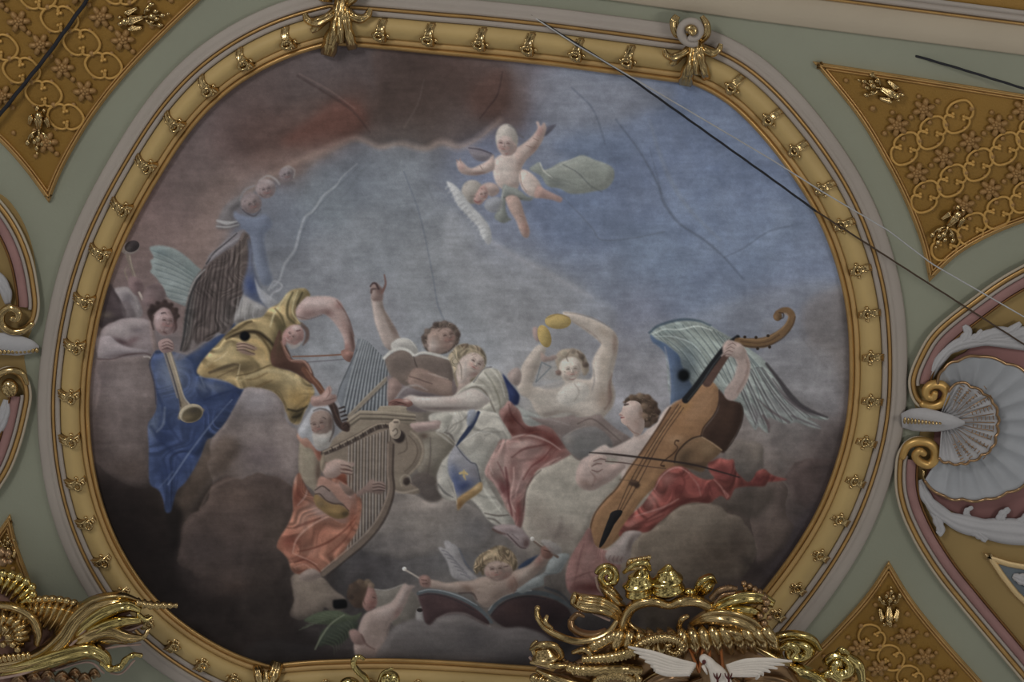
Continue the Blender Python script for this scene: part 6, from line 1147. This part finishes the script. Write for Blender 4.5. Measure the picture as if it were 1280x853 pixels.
def turban(b,x,y,rx,ry,turns,h,lean=0.0,ridge=.085,prof=None):
    # bulb of a shell: smooth body wound round by a helical ridge, axis up the picture
    N=44; S_=30; V=[]; c0=np.array(P(x,y,h))
    for i in range(N+1):
        t=i/N; v=1-2*t; R_=(math.sin(PI*min(1,max(0,t*.93+.035)))**.75)*(1-.45*t if prof is None else prof(t))
        for j in range(S_):
            th=2*PI*j/S_; q=1+ridge*math.cos(2*PI*turns*t+th)+.03*math.cos(4*PI*turns*t+2*th)
            V.append((c0[0]+(rx*R_*math.cos(th)*q+lean*t*rx)*U, c0[1]+(v*ry)*U*1.08, c0[2]-R_*rx*.8*math.sin(th)*q*U))
    b.grid(np.array(V).reshape(N+1,S_,3),cv=True,caps=True)
# ---------------------------------------------------------------- gilded crest (lower right)
def rig(name,loc,label,cat):
    return empty(name,P(*loc),label=label,cat=cat)
D0=.45
crest=rig('gilded_crest',(850,860,D0),'burnished gold rocaille crest with scrolls rising at the bottom in front of the fresco','carved ornament')
def part(name,m,fn,root,label=None):
    b=MB(); fn(b); return b.build(name,m,root,label=label)
def Hh(s,d=D0): a=pts(s); a[:,2]=d+a[:,2]; return a
def T(b,s,r,d=D0,**k): tub(b,Hh(s,d),r,**k)
def Lb(b,s,w,d=D0,**k): lobe(b,Hh(s,d),w,**k)
def f(b):   # round shell scroll at the left top and its stacked turbans
    p=spiral(759,721,14,3,200,1.6,D0+.02,.06,36); tube(b,path3(p,2),(3.5,5,4.5,3),seg=12,flute=5,fa=.1)
part('scroll_shell',M_goldy,f,crest)
def f(b):
    turban(b,796,730,24,24,3.5,D0+.06,lean=.25); T(b,"780,716,.10 792,706,.15 808,704,.15 813,713,.10",(2.5,3.5,3.5,2))
part('turban_finial',M_goldy,f,crest)
def f(b):
    for k in range(5): T(b,[(784+6*k,710-.8*k,.07),(787+6*k,702-1.2*k,.13),(795+4.5*k,699-.4*k,.09)],(2,3.2,1.8),n=5)
    T(b,"784,712,.07 798,709,.11 811,710,.07",(3,4,3))
part('ruffled_lip',M_gold,f,crest)
def f(b):
    turban(b,833,728,27,22,3,D0+.06,lean=.08); T(b,"828,712,.10 836,708,.13 841,713,.09",(2,3,2))
part('turban_finial',M_goldy,f,crest)
def f(b):
    T(b,"776,800,.02 778,785,.06 786,764,.10 800,754,.11 818,752,.12 836,757,.11 852,752,.12 872,752,.11 888,760,.09 893,772,.05",(7,7,7,7.5,7,5.5,7,7.5,7,4),flute=3,fa=.10)
    T(b,"781,772,.04 792,785,.05 812,793,.06 840,796,.05 862,790,.04",(3,4,4,3.5,3),flute=3,fa=.2); T(b,"848,786,.05 852,775,.08 860,770,.08",(4,4,3))
part('opening_rim',M_gold,f,crest)
def f(b):
    Lb(b,"716,748,.05 730,754,.10 750,757,.12 768,765,.10 780,778,.04",(9,12,12,10,6),cup=.6,ribs=3,ra=.2)
    for k in range(5): blob(b,717+7*k,748+3.0*k,D0+.09,4.2,9,6,ang=14,seg=12,rings=8)
    T(b,"752,734,.04 760,742,.09 770,752,.09 780,758,.05",(4,6,6,4),flute=3,fa=.2)
    Lb(b,"752,733,.04 764,742,.10 776,753,.06",(6,8,5),cup=.6,ribs=2,ra=.2)
part('gadrooned_leaf',M_gold,f,crest)
def f(b):
    T(b,"671,762,.03 673,773,.05 683,786,.07 700,796,.08 722,802,.09 745,799,.09 762,790,.08 772,776,.06",(3,4,4.5,5,5,5,4.5,3.5),flute=4,fa=.12)
    blob(b,672,761,D0+.04,4,4,4); T(b,"684,770,.08 682,778,.10 690,786,.09",(2.5,3.5,2.5))
part('curling_tendril',M_gold,f,crest)
part('curling_tendril',M_goldb,lambda b:(T(b,"714,775,.02 716,785,.05 728,792,.07 744,793,.07 757,788,.05",(4,5,5,4.5,3),flute=3,fa=.2),T(b,"715,774,.03 722,768,.05 730,771,.05",(4,3.5,2))),crest)
def f(b):   # gadrooned skirt
    for k in range(15):
        x=776+13*k; y=796+3*math.sin(k*.5)-(k>8)*(k-8)*1.2; lean=-14+2.4*k
        T(b,[(x-6,y-13,.01),(x-2,y-4,.09),(x+lean*.4,y+10,.10),(x+lean*.9,y+26,.03)],(2,7.5,8.5,3),n=6,seg=12)
part('gadrooned_skirt',M_gold,f,crest)
def f(b):
    for k in range(5): T(b,[(780-3*k,784+3*k,.03),(768-6*k,795+3*k,.10),(752-7*k,806+2.6*k,.04)],(2,8,3),n=6,seg=12)
part('gadroon_lobes',M_gold,f,crest)
def f(b):
    Lb(b,"862,782,.04 884,772,.10 912,772,.13 940,782,.11 962,802,.05",(4,10,13,12,6),cup=.6,ribs=2,ra=.22); Lb(b,"892,790,.08 918,792,.12 944,806,.08",(3,8,4),cup=.6,ribs=1,ra=.2)
part('broad_leaf',M_gold,f,crest)
def f(b):
    T(b,"730,824,.10 760,822,.13 786,816,.15 806,803,.16 826,797,.17 845,800,.17 852,808,.16 846,817,.16 836,815,.17 833,808,.18 839,806,.18",(6,7.5,7.5,7,6.5,6,5,4.5,4,3,2),n=14,bead=34,ba=.16)
part('ribbed_serpent',M_gold,f,crest)
def f(b):
    turban(b,682,818,22,15,2,D0+.05,ridge=.10); T(b,"671,802,.06 666,808,.06 668,818,.07",(2.5,3.5,3)); T(b,"664,812,.06 676,806,.12 694,808,.12 702,820,.08 692,828,.06",(3,4,4.5,4,3)); 
    T(b,"664,828,.04 690,832,.10 712,832,.08",(3,5,4)); 
part('bulb',M_gold,f,crest)
def f(b):
    T(b,"704,828,.04 716,836,.10 740,838,.12 776,836,.12 800,838,.08",(5,8,8,8,6),bead=16,ba=.12); T(b,"672,838,.04 690,846,.09 712,852,.09 740,856,.05",(4,6,7,5),flute=3,fa=.2)
    T(b,"716,816,.08 730,812,.12 738,818,.12 732,826,.10",(3,4,4,3)); T(b,"738,860,.04 752,846,.10 770,842,.12 790,850,.08",(6,9,9,6),bead=10,ba=.12)
    T(b,"790,838,.06 798,848,.08 796,862,.05",(4,5,4),bead=5); Lb(b,"800,858,.04 822,846,.08 850,836,.09",(5,7,5),ribs=3)
    for k in range(5): blob(b,668+9*k,848+2*k,D0+.06,7,6,6,seg=12,rings=7)
part('lower_scrolls',M_gold,f,crest)
def f(b):
    Lb(b,"876,776,.04 898,758,.10 925,748,.12 950,748,.10 968,756,.05",(5,10,10,9,5),cup=.6,ribs=2,ra=.2); Lb(b,"890,768,.08 915,764,.12 938,764,.12 955,770,.07",(3,6,6,4),cup=.6,ribs=2,ra=.1)
    T(b,"868,742,.04 876,728,.09 888,722,.09 894,728,.06",(4,6,5,3),flute=3,fa=.2); Lb(b,"872,745,.05 884,734,.11 892,725,.06",(6,8,4),ribs=2,ra=.2)
    T(b,"850,742,.04 862,740,.08 872,744,.05",(4,5,4))
part('long_leaf',M_goldy,f,crest)
def f(b):
    T(b,"889,748,.13 898,739,.15 910,735,.15 920,736,.13",(3,3.5,3.5,2.5),bead=14,ba=.25); T(b,"894,753,.13 903,744,.15 918,741,.14",(2,2.4,2),bead=12,ba=.25)
    for x,y,r in ((930,730,4),(937,733,4),(943,737,4.5),(949,741,5),(955,746,5),(958,753,5.5),(956,762,5),(950,770,5),(955,779,5),(962,772,4),(932,736,3.5)): blob(b,x,y,D0+.10,r,r,r,seg=10,rings=7,ribs=5)
part('flower_garland',M_goldb,f,crest)
def f(b):
    T(b,"880,775,.03 900,772,.08 920,778,.09 942,790,.08 956,806,.04",(4,6,6,6,4),flute=3,fa=.2); T(b,"930,800,.03 950,812,.06 975,826,.07 1000,834,.04",(4,5,5,4))
    for k in range(7): Lb(b,[(905+6*k,776+2*k,.04),(915+7*k,792+2*k,.08),(914+9*k,812+k,.03)],(3,5,3),cup=.6,ribs=1)
part('side_leaf',M_gold,f,crest)
def f(b):
    p=spiral(995,815,24,7,150,1.15,D0+.02,.05,34,.62); tube(b,path3(p,2),(5,8,8.5,7,5),seg=12,flute=4,fa=.16)
    T(b,"960,800,.03 975,795,.07 995,793,.08 1015,799,.07 1025,812,.05",(4,5,5,5,4),flute=3,fa=.2); T(b,"975,810,.08 986,806,.12 996,812,.12 990,822,.10",(3.5,5,5,3)); blob(b,982,808,D0+.09,7,6,6)
    T(b,"984,830,.03 1000,838,.09 1020,846,.08 1035,856,.04",(5,8,8,5),flute=3,fa=.2)
part('side_volute',M_goldy,f,crest)
def f(b):
    p=spiral(1050,834,18,5,200,1.2,D0+.02,.06,30,.85); tube(b,path3(p,2),(6,9,8,5),seg=12,flute=4,fa=.16)
    T(b,"1046,816,.03 1052,812,.07 1060,817,.07",(3,4,3)); T(b,"1020,850,.03 1036,842,.08 1050,850,.06",(5,6,5)); T(b,"1060,820,.05 1074,832,.07 1078,850,.05",(5,7,5),flute=3,fa=.2)
    blob(b,1020,855,D0+.05,9,8,7,ribs=6)
part('side_volute',M_goldy,f,crest)
for q,w in (("800,880,.02 812,856,.07 836,846,.08 862,850,.05",(4,8,8,4)),("930,852,.03 956,850,.08 984,858,.08 1000,880,.03",(4,8,9,5)),("848,880,.02 860,860,.06 878,850,.05",(4,7,4)),("915,850,.04 930,864,.07 945,884,.03",(4,7,4))):
    part('base_leaf',M_goldb,lambda b: Lb(b,q,w,cup=.6,ribs=2,ra=.2),crest)
part('mounting_bar',M_dkgold,lambda b:tub(b,[(870,835,0.0),(870,838,.2),(870,842,D0)],5,n=3),crest,'bar holding the crest to the ceiling')
# body that carries everything (the dark carved core seen between the scrolls)
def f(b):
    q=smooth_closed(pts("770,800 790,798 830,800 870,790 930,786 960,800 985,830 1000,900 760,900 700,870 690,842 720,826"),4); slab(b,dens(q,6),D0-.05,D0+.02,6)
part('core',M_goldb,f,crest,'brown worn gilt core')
# gilded rays behind the dove
def f(b):
    for x0,y0,x1,y1 in ((880,800,874,838),(888,796,886,838),(900,800,904,838),(862,812,874,840)): T(b,[(x0,y0,.10),(x1,y1,.05)],(1.4,2.6),n=2,seg=6)
part('rays',mat('copper_ray',(150,92,50),.35,metal=.6),f,crest)

M_gesso=mat('worn_pale_gesso',(120,101,92),.6,var=.2,scale=14)
for q,r in (("672,766,.03 676,780,.05 690,793,.055 706,801,.06 724,806,.06 745,804,.06",2.4),("778,786,.03 792,792,.04 812,799,.05 838,802,.05",2.2),("888,766,.06 897,773,.08 908,776,.08 920,780,.07",2.4),
                ("662,822,.03 672,832,.05 690,835,.05 703,830,.05",2.4),("745,722,.03 748,735,.04 755,744,.05",2.4),("712,780,.02 720,794,.03 735,799,.04",2.4),("722,756,.04 740,766,.06 762,776,.06",2.0),("930,806,.03 955,820,.05 985,834,.06",2.2)):
    part('gesso_edge',M_gesso,lambda b: T(b,q,r*.8),crest,'pale worn edge where the gold has gone')
# ---------------------------------------------------------------- dove
dv=rig('dove_figure',(895,850,D0+.20),'white carved dove with spread wings and dark claws on the gold crest','dove')
DD=D0+.20
def f(b):
    T(b,"879,822,.02 884,826,.03 890,833,.03 897,843,.03 902,856,.03 904,872,.01",(4.5,6,7,11,14,10),d=DD,seg=18); blob(b,880,824,DD+.03,6,6,6)
part('body',M_dove,f,dv)
def wingf(rows):
    def f(b):
        for s in rows: Lb(b,s,(3.0,4.4,3.6,1.2),d=DD,cup=.35,ribs=1,ra=.05,th=2,m=7,n=7)
    return f
L_rows=[[(870-1.5*k,832+2.2*k,.02+.004*k),(845-2*k,827+3.0*k,.035),(815+1*k,817+4.2*k,.03),(785+7*k,809+6*k,.01)] for k in range(6)]
R_rows=[[(908+1.0*k,834+2*k,.02+.004*k),(932+.5*k,828+3.0*k,.035),(962-3*k,826+3.6*k,.03),(990-9*k,827+4.6*k,.01)] for k in range(6)]
part('wing',M_dove,wingf(L_rows),dv); part('wing',M_dove,wingf(R_rows),dv)
part('eye',M_claw,lambda b: blob(b,880,828,DD+.07,2.6,3.2,1.5),dv)
part('beak',M_dove,lambda b: T(b,"879,833,.04 882,839,.05 884,843,.04",(2.6,2,1),d=DD),dv)
def f(b):
    for x in (897,911):
        T(b,[(x,857,.10),(x,849,.10)],1.4,d=DD,n=2)
        for dx in (-5,-1,4): T(b,[(x,850,.10),(x+dx*.7,846,.105),(x+dx,842,.09)],(1.2,1.1,.6),d=DD,n=3,seg=6)
part('claws',M_claw,f,dv)

# ---------------------------------------------------------------- gilded carving, lower left
D1=.28
lft=rig('gilded_carving',(40,830,D1),'gold rocaille carving with flame-like tips reaching in from the lower left corner','carved ornament')
def TL(b,s,r,**k): T(b,s,r,d=D1,**k)
def LL(b,s,w,**k): Lb(b,s,w,d=D1,**k)
def f(b):
    LL(b,"-20,838,.05 20,832,.07 52,822,.08 78,800,.09 96,774,.10 120,756,.11 150,750,.11 172,753,.08",(9,11,13,14,13,12,10,5),cup=.6,ribs=2,ra=.24,n=12)
    TL(b,"172,754,.08 190,757,.08 206,757,.07 221,757,.05",(6,5,4.5,3),bead=6,ba=.25)
part('flame_leaf',M_gold,f,lft)
def f(b):
    LL(b,"84,806,.06 104,784,.10 130,766,.13 158,758,.13 176,764,.09",(6,9,10,8,4),cup=.6,ribs=2,ra=.2); LL(b,"92,806,.07 120,788,.12 150,778,.13 176,776,.10",(6,8,8,4),cup=.6,ribs=2,ra=.15)
    TL(b,"172,768,.09 182,775,.09 190,771,.07",(3.5,3.5,2)); TL(b,"176,774,.06 186,770,.05",(3,2))
part('flame_leaf',M_goldy,f,lft)
def f(b):
    LL(b,"80,812,.06 108,798,.11 135,790,.12 158,797,.11 176,798,.08",(6,10,9,8,4),cup=.6,ribs=2,ra=.16); TL(b,"170,799,.08 180,796,.08 185,788,.06 188,786,.05",(4,3.5,2.6,2)); LL(b,"110,806,.05 135,802,.09 160,804,.06",(3,4,2),ribs=1)
part('flame_leaf',M_gold,f,lft)
def f(b):
    LL(b,"0,842,.05 40,832,.09 80,820,.11 112,814,.11 130,822,.09 136,834,.07",(8,11,12,11,9,5),cup=.6,ribs=2,ra=.2); TL(b,"128,828,.06 138,836,.08 150,834,.08 158,824,.07 168,819,.06 177,820,.05",(5,5,4.5,4,3.5,3),bead=5,ba=.12)
part('flame_leaf',M_goldy,f,lft)
def f(b):
    for k in range(9):
        t=k/8; x=30+70*t; y=752+4*t+6*math.sin(t*PI)*-1
        LL(b,[(x,y+2,.04),(x-3-6*t,y+16,.09),(x-14-10*t,y+34+6*t,.04)],(4,5,3),cup=.8,ribs=1)
        blob(b,x+1,y+1,D1+.05,6,5,5)
part('gadroon_fringe',M_gold,f,lft)
def f(b):
    for k,(x,y) in enumerate(((-6,716),(4,717),(14,719),(24,722),(33,727),(40,734),(41,743),(36,750))):
        blob(b,x,y,D1+.06,6,5.5,5.5,ang=20*k); LL(b,[(x,y,.05),(x*.75-3,y+12,.08),(x*.55-6,y+24,.04)],(4,4,2),cup=.8,ribs=1)
part('shell_fringe',M_goldy,f,lft)
def f(b):
    for k in range(8):
        a=math.radians(-100+20*k); LL(b,[(0+6*math.cos(a),800+5*math.sin(a),.05),(0+22*math.cos(a),794+18*math.sin(a),.10),(0+40*math.cos(a),788+26*math.sin(a),.05)],(2,5,6),cup=.6,ribs=1)
    TL(b,"-10,756,.08 20,760,.11 40,772,.12 48,790,.11 46,806,.08",(5,6,6,6,4),flute=3,fa=.2)
    for k in range(8): blob(b,-6+6*k,824-.6*k,D1+.10,4,6,5,ang=-10)
    for x,y in ((4,806),(10,796),(16,806),(22,812),(-2,796),(6,786)): blob(b,x,y,D1+.12,4.5,4.5,4.5,ribs=5)
part('inner_shell',M_gold,f,lft)
def f(b):
    for x,y,r in ((2,690,6),(10,692,5),(4,702,7),(-6,704,6),(12,702,4)): blob(b,x,y,D1+.05,r,r,r,ribs=5)
part('flower_cluster',M_goldb,f,lft)
def f(b):
    for k,(x,y,r) in enumerate(((24,850,10),(42,846,9),(60,844,9),(78,847,10),(94,842,8),(106,848,8),(118,842,7),(88,855,9))):
        LL(b,[(x-r,y+4,.02),(x,y-2,.06),(x+r,y+5,.03)],(3,r*.7,2),cup=.7,ribs=2,ra=.25,n=5); LL(b,[(x-2,y-r*.6,.03),(x+1,y+2,.07),(x-1,y+r,.02)],(2,r*.5,2),cup=.7,ribs=1,n=5)
part('flower_cluster',M_goldb,f,lft)
part('mounting_bar',M_dkgold,lambda b:tub(b,[(20,800,0.0),(20,801,.14),(20,802,D1)],5,n=3),lft,'bar holding the carving to the ceiling')
def f(b):
    q=smooth_closed(pts("-40,745 0,735 30,740 40,765 70,775 88,790 76,812 50,828 60,850 60,900 -40,900"),4); slab(b,dens(q,6),D1-.06,D1+.01,6)
part('core',M_bole,f,lft,'brown red worn core under the gold')
for q,r in (("-10,850,.08 30,842,.10 66,826,.11 96,800,.11 112,780,.12",3.0),("70,838,.06 110,828,.08 130,842,.06",2.4),("130,812,.06 150,808,.08 176,806,.06",2.6),("140,786,.07 160,788,.08 178,782,.06",2.2),("138,842,.05 152,842,.06 168,826,.05",2.4)):
    part('gesso_edge',M_gesso,lambda b: TL(b,q,r*.6),lft,'pale worn edge under the gold leaves')
def f(b):
    LL(b,"30,838,.03 70,822,.05 100,790,.06 130,768,.06 162,762,.04",(12,16,18,14,6),cup=.3,ribs=2,ra=.12)
    LL(b,"60,830,.02 100,812,.04 140,794,.05 172,780,.03",(8,12,12,5),cup=.3,ribs=2,ra=.12)
part('under_leaf',M_bole,f,lft,'brown red under side of the flame leaves')

# ---------------------------------------------------------------- small gold finial, bottom centre
fin=rig('gilded_finial',(462,856,.2),'small gold finial with a hooked tip and two round bosses on the lower frame','carved ornament')
part('mounting_bar',M_dkgold,lambda b:tub(b,[(465,862,0.0),(463,858,.1),(462,856,.26)],4,n=3),fin,'bar holding the finial to the frame')
part('hook',M_goldy,lambda b:T(b,"455,824,.02 449,821,.04 443,825,.05 443,833,.06 449,841,.06 457,848,.05 462,860,.03",(2.2,3,3.6,4,4.4,4.4,4),d=.2,flute=3),fin)
part('boss',M_goldy,lambda b:(blob(b,487,850,.23,14,13,10,seg=24,rings=12),T(b,"472,856,.02 478,842,.06 490,836,.07",(2,2.5,2),d=.2)),fin)
part('boss',M_goldy,lambda b:blob(b,437,856,.22,14,10,9,seg=24,rings=12),fin)

# ---------------------------------------------------------------- camera, light
cd=bpy.data.cameras.new('camera'); co=bpy.data.objects.new('camera',cd); COLL.objects.link(co)
co.location=tuple(CAM); co.rotation_euler=(PI/2+ELEV,0,0); cd.sensor_width=36; cd.lens=36/(2*math.tan(math.radians(13.5))); cd.clip_end=100
sc=bpy.context.scene; sc.camera=co
w=bpy.data.worlds.new('nave_light'); sc.world=w; w.use_nodes=True; nt=w.node_tree; bg=nt.nodes['Background']
tc=nt.nodes.new('ShaderNodeTexCoord'); mp_=nt.nodes.new('ShaderNodeMapping'); mp_.inputs['Scale'].default_value=(4.2,4.2,3.0)
vo=nt.nodes.new('ShaderNodeTexNoise'); vo.inputs['Scale'].default_value=1.3; vo.inputs['Detail'].default_value=2
nt.links.new(tc.outputs['Generated'],mp_.inputs['Vector']); nt.links.new(mp_.outputs['Vector'],vo.inputs['Vector'])
rp=nt.nodes.new('ShaderNodeValToRGB'); e=rp.color_ramp.elements; e[0].position=.44; e[0].color=(.048,.044,.040,1); e[1].position=.58; e[1].color=(.97,.99,1.0,1)
el=rp.color_ramp.elements.new(.5); el.color=(.19,.185,.18,1)
nt.links.new(vo.outputs['Fac'],rp.inputs['Fac']); nt.links.new(rp.outputs['Color'],bg.inputs['Color']); bg.inputs['Strength'].default_value=.66
def area(name,loc,tgt,size,pw,colr,sy=None):
    ld=bpy.data.lights.new(name,'AREA'); ld.energy=pw; ld.size=size; ld.color=colr
    if sy: ld.shape='RECTANGLE'; ld.size_y=sy
    o=bpy.data.objects.new(name,ld); COLL.objects.link(o); o.location=loc
    o.rotation_euler=(Vector(tgt)-Vector(loc)).to_track_quat('-Z','Y').to_euler(); return o
area('window_light',(-5,-3.5,4.5),(0,5,13),1.6,380,(1,.99,.98),2.4)
area('window_light',(7,3,5),(0,5.5,13),1.2,130,(1,.97,.93),3.0)
vs=sc.view_settings; sc.display_settings.display_device='sRGB'; vs.view_transform='Standard'; vs.look='None'; vs.exposure=0; vs.gamma=1; vs.use_curve_mapping=False
sc.cycles.max_bounces=6; sc.cycles.diffuse_bounces=2; sc.cycles.glossy_bounces=4
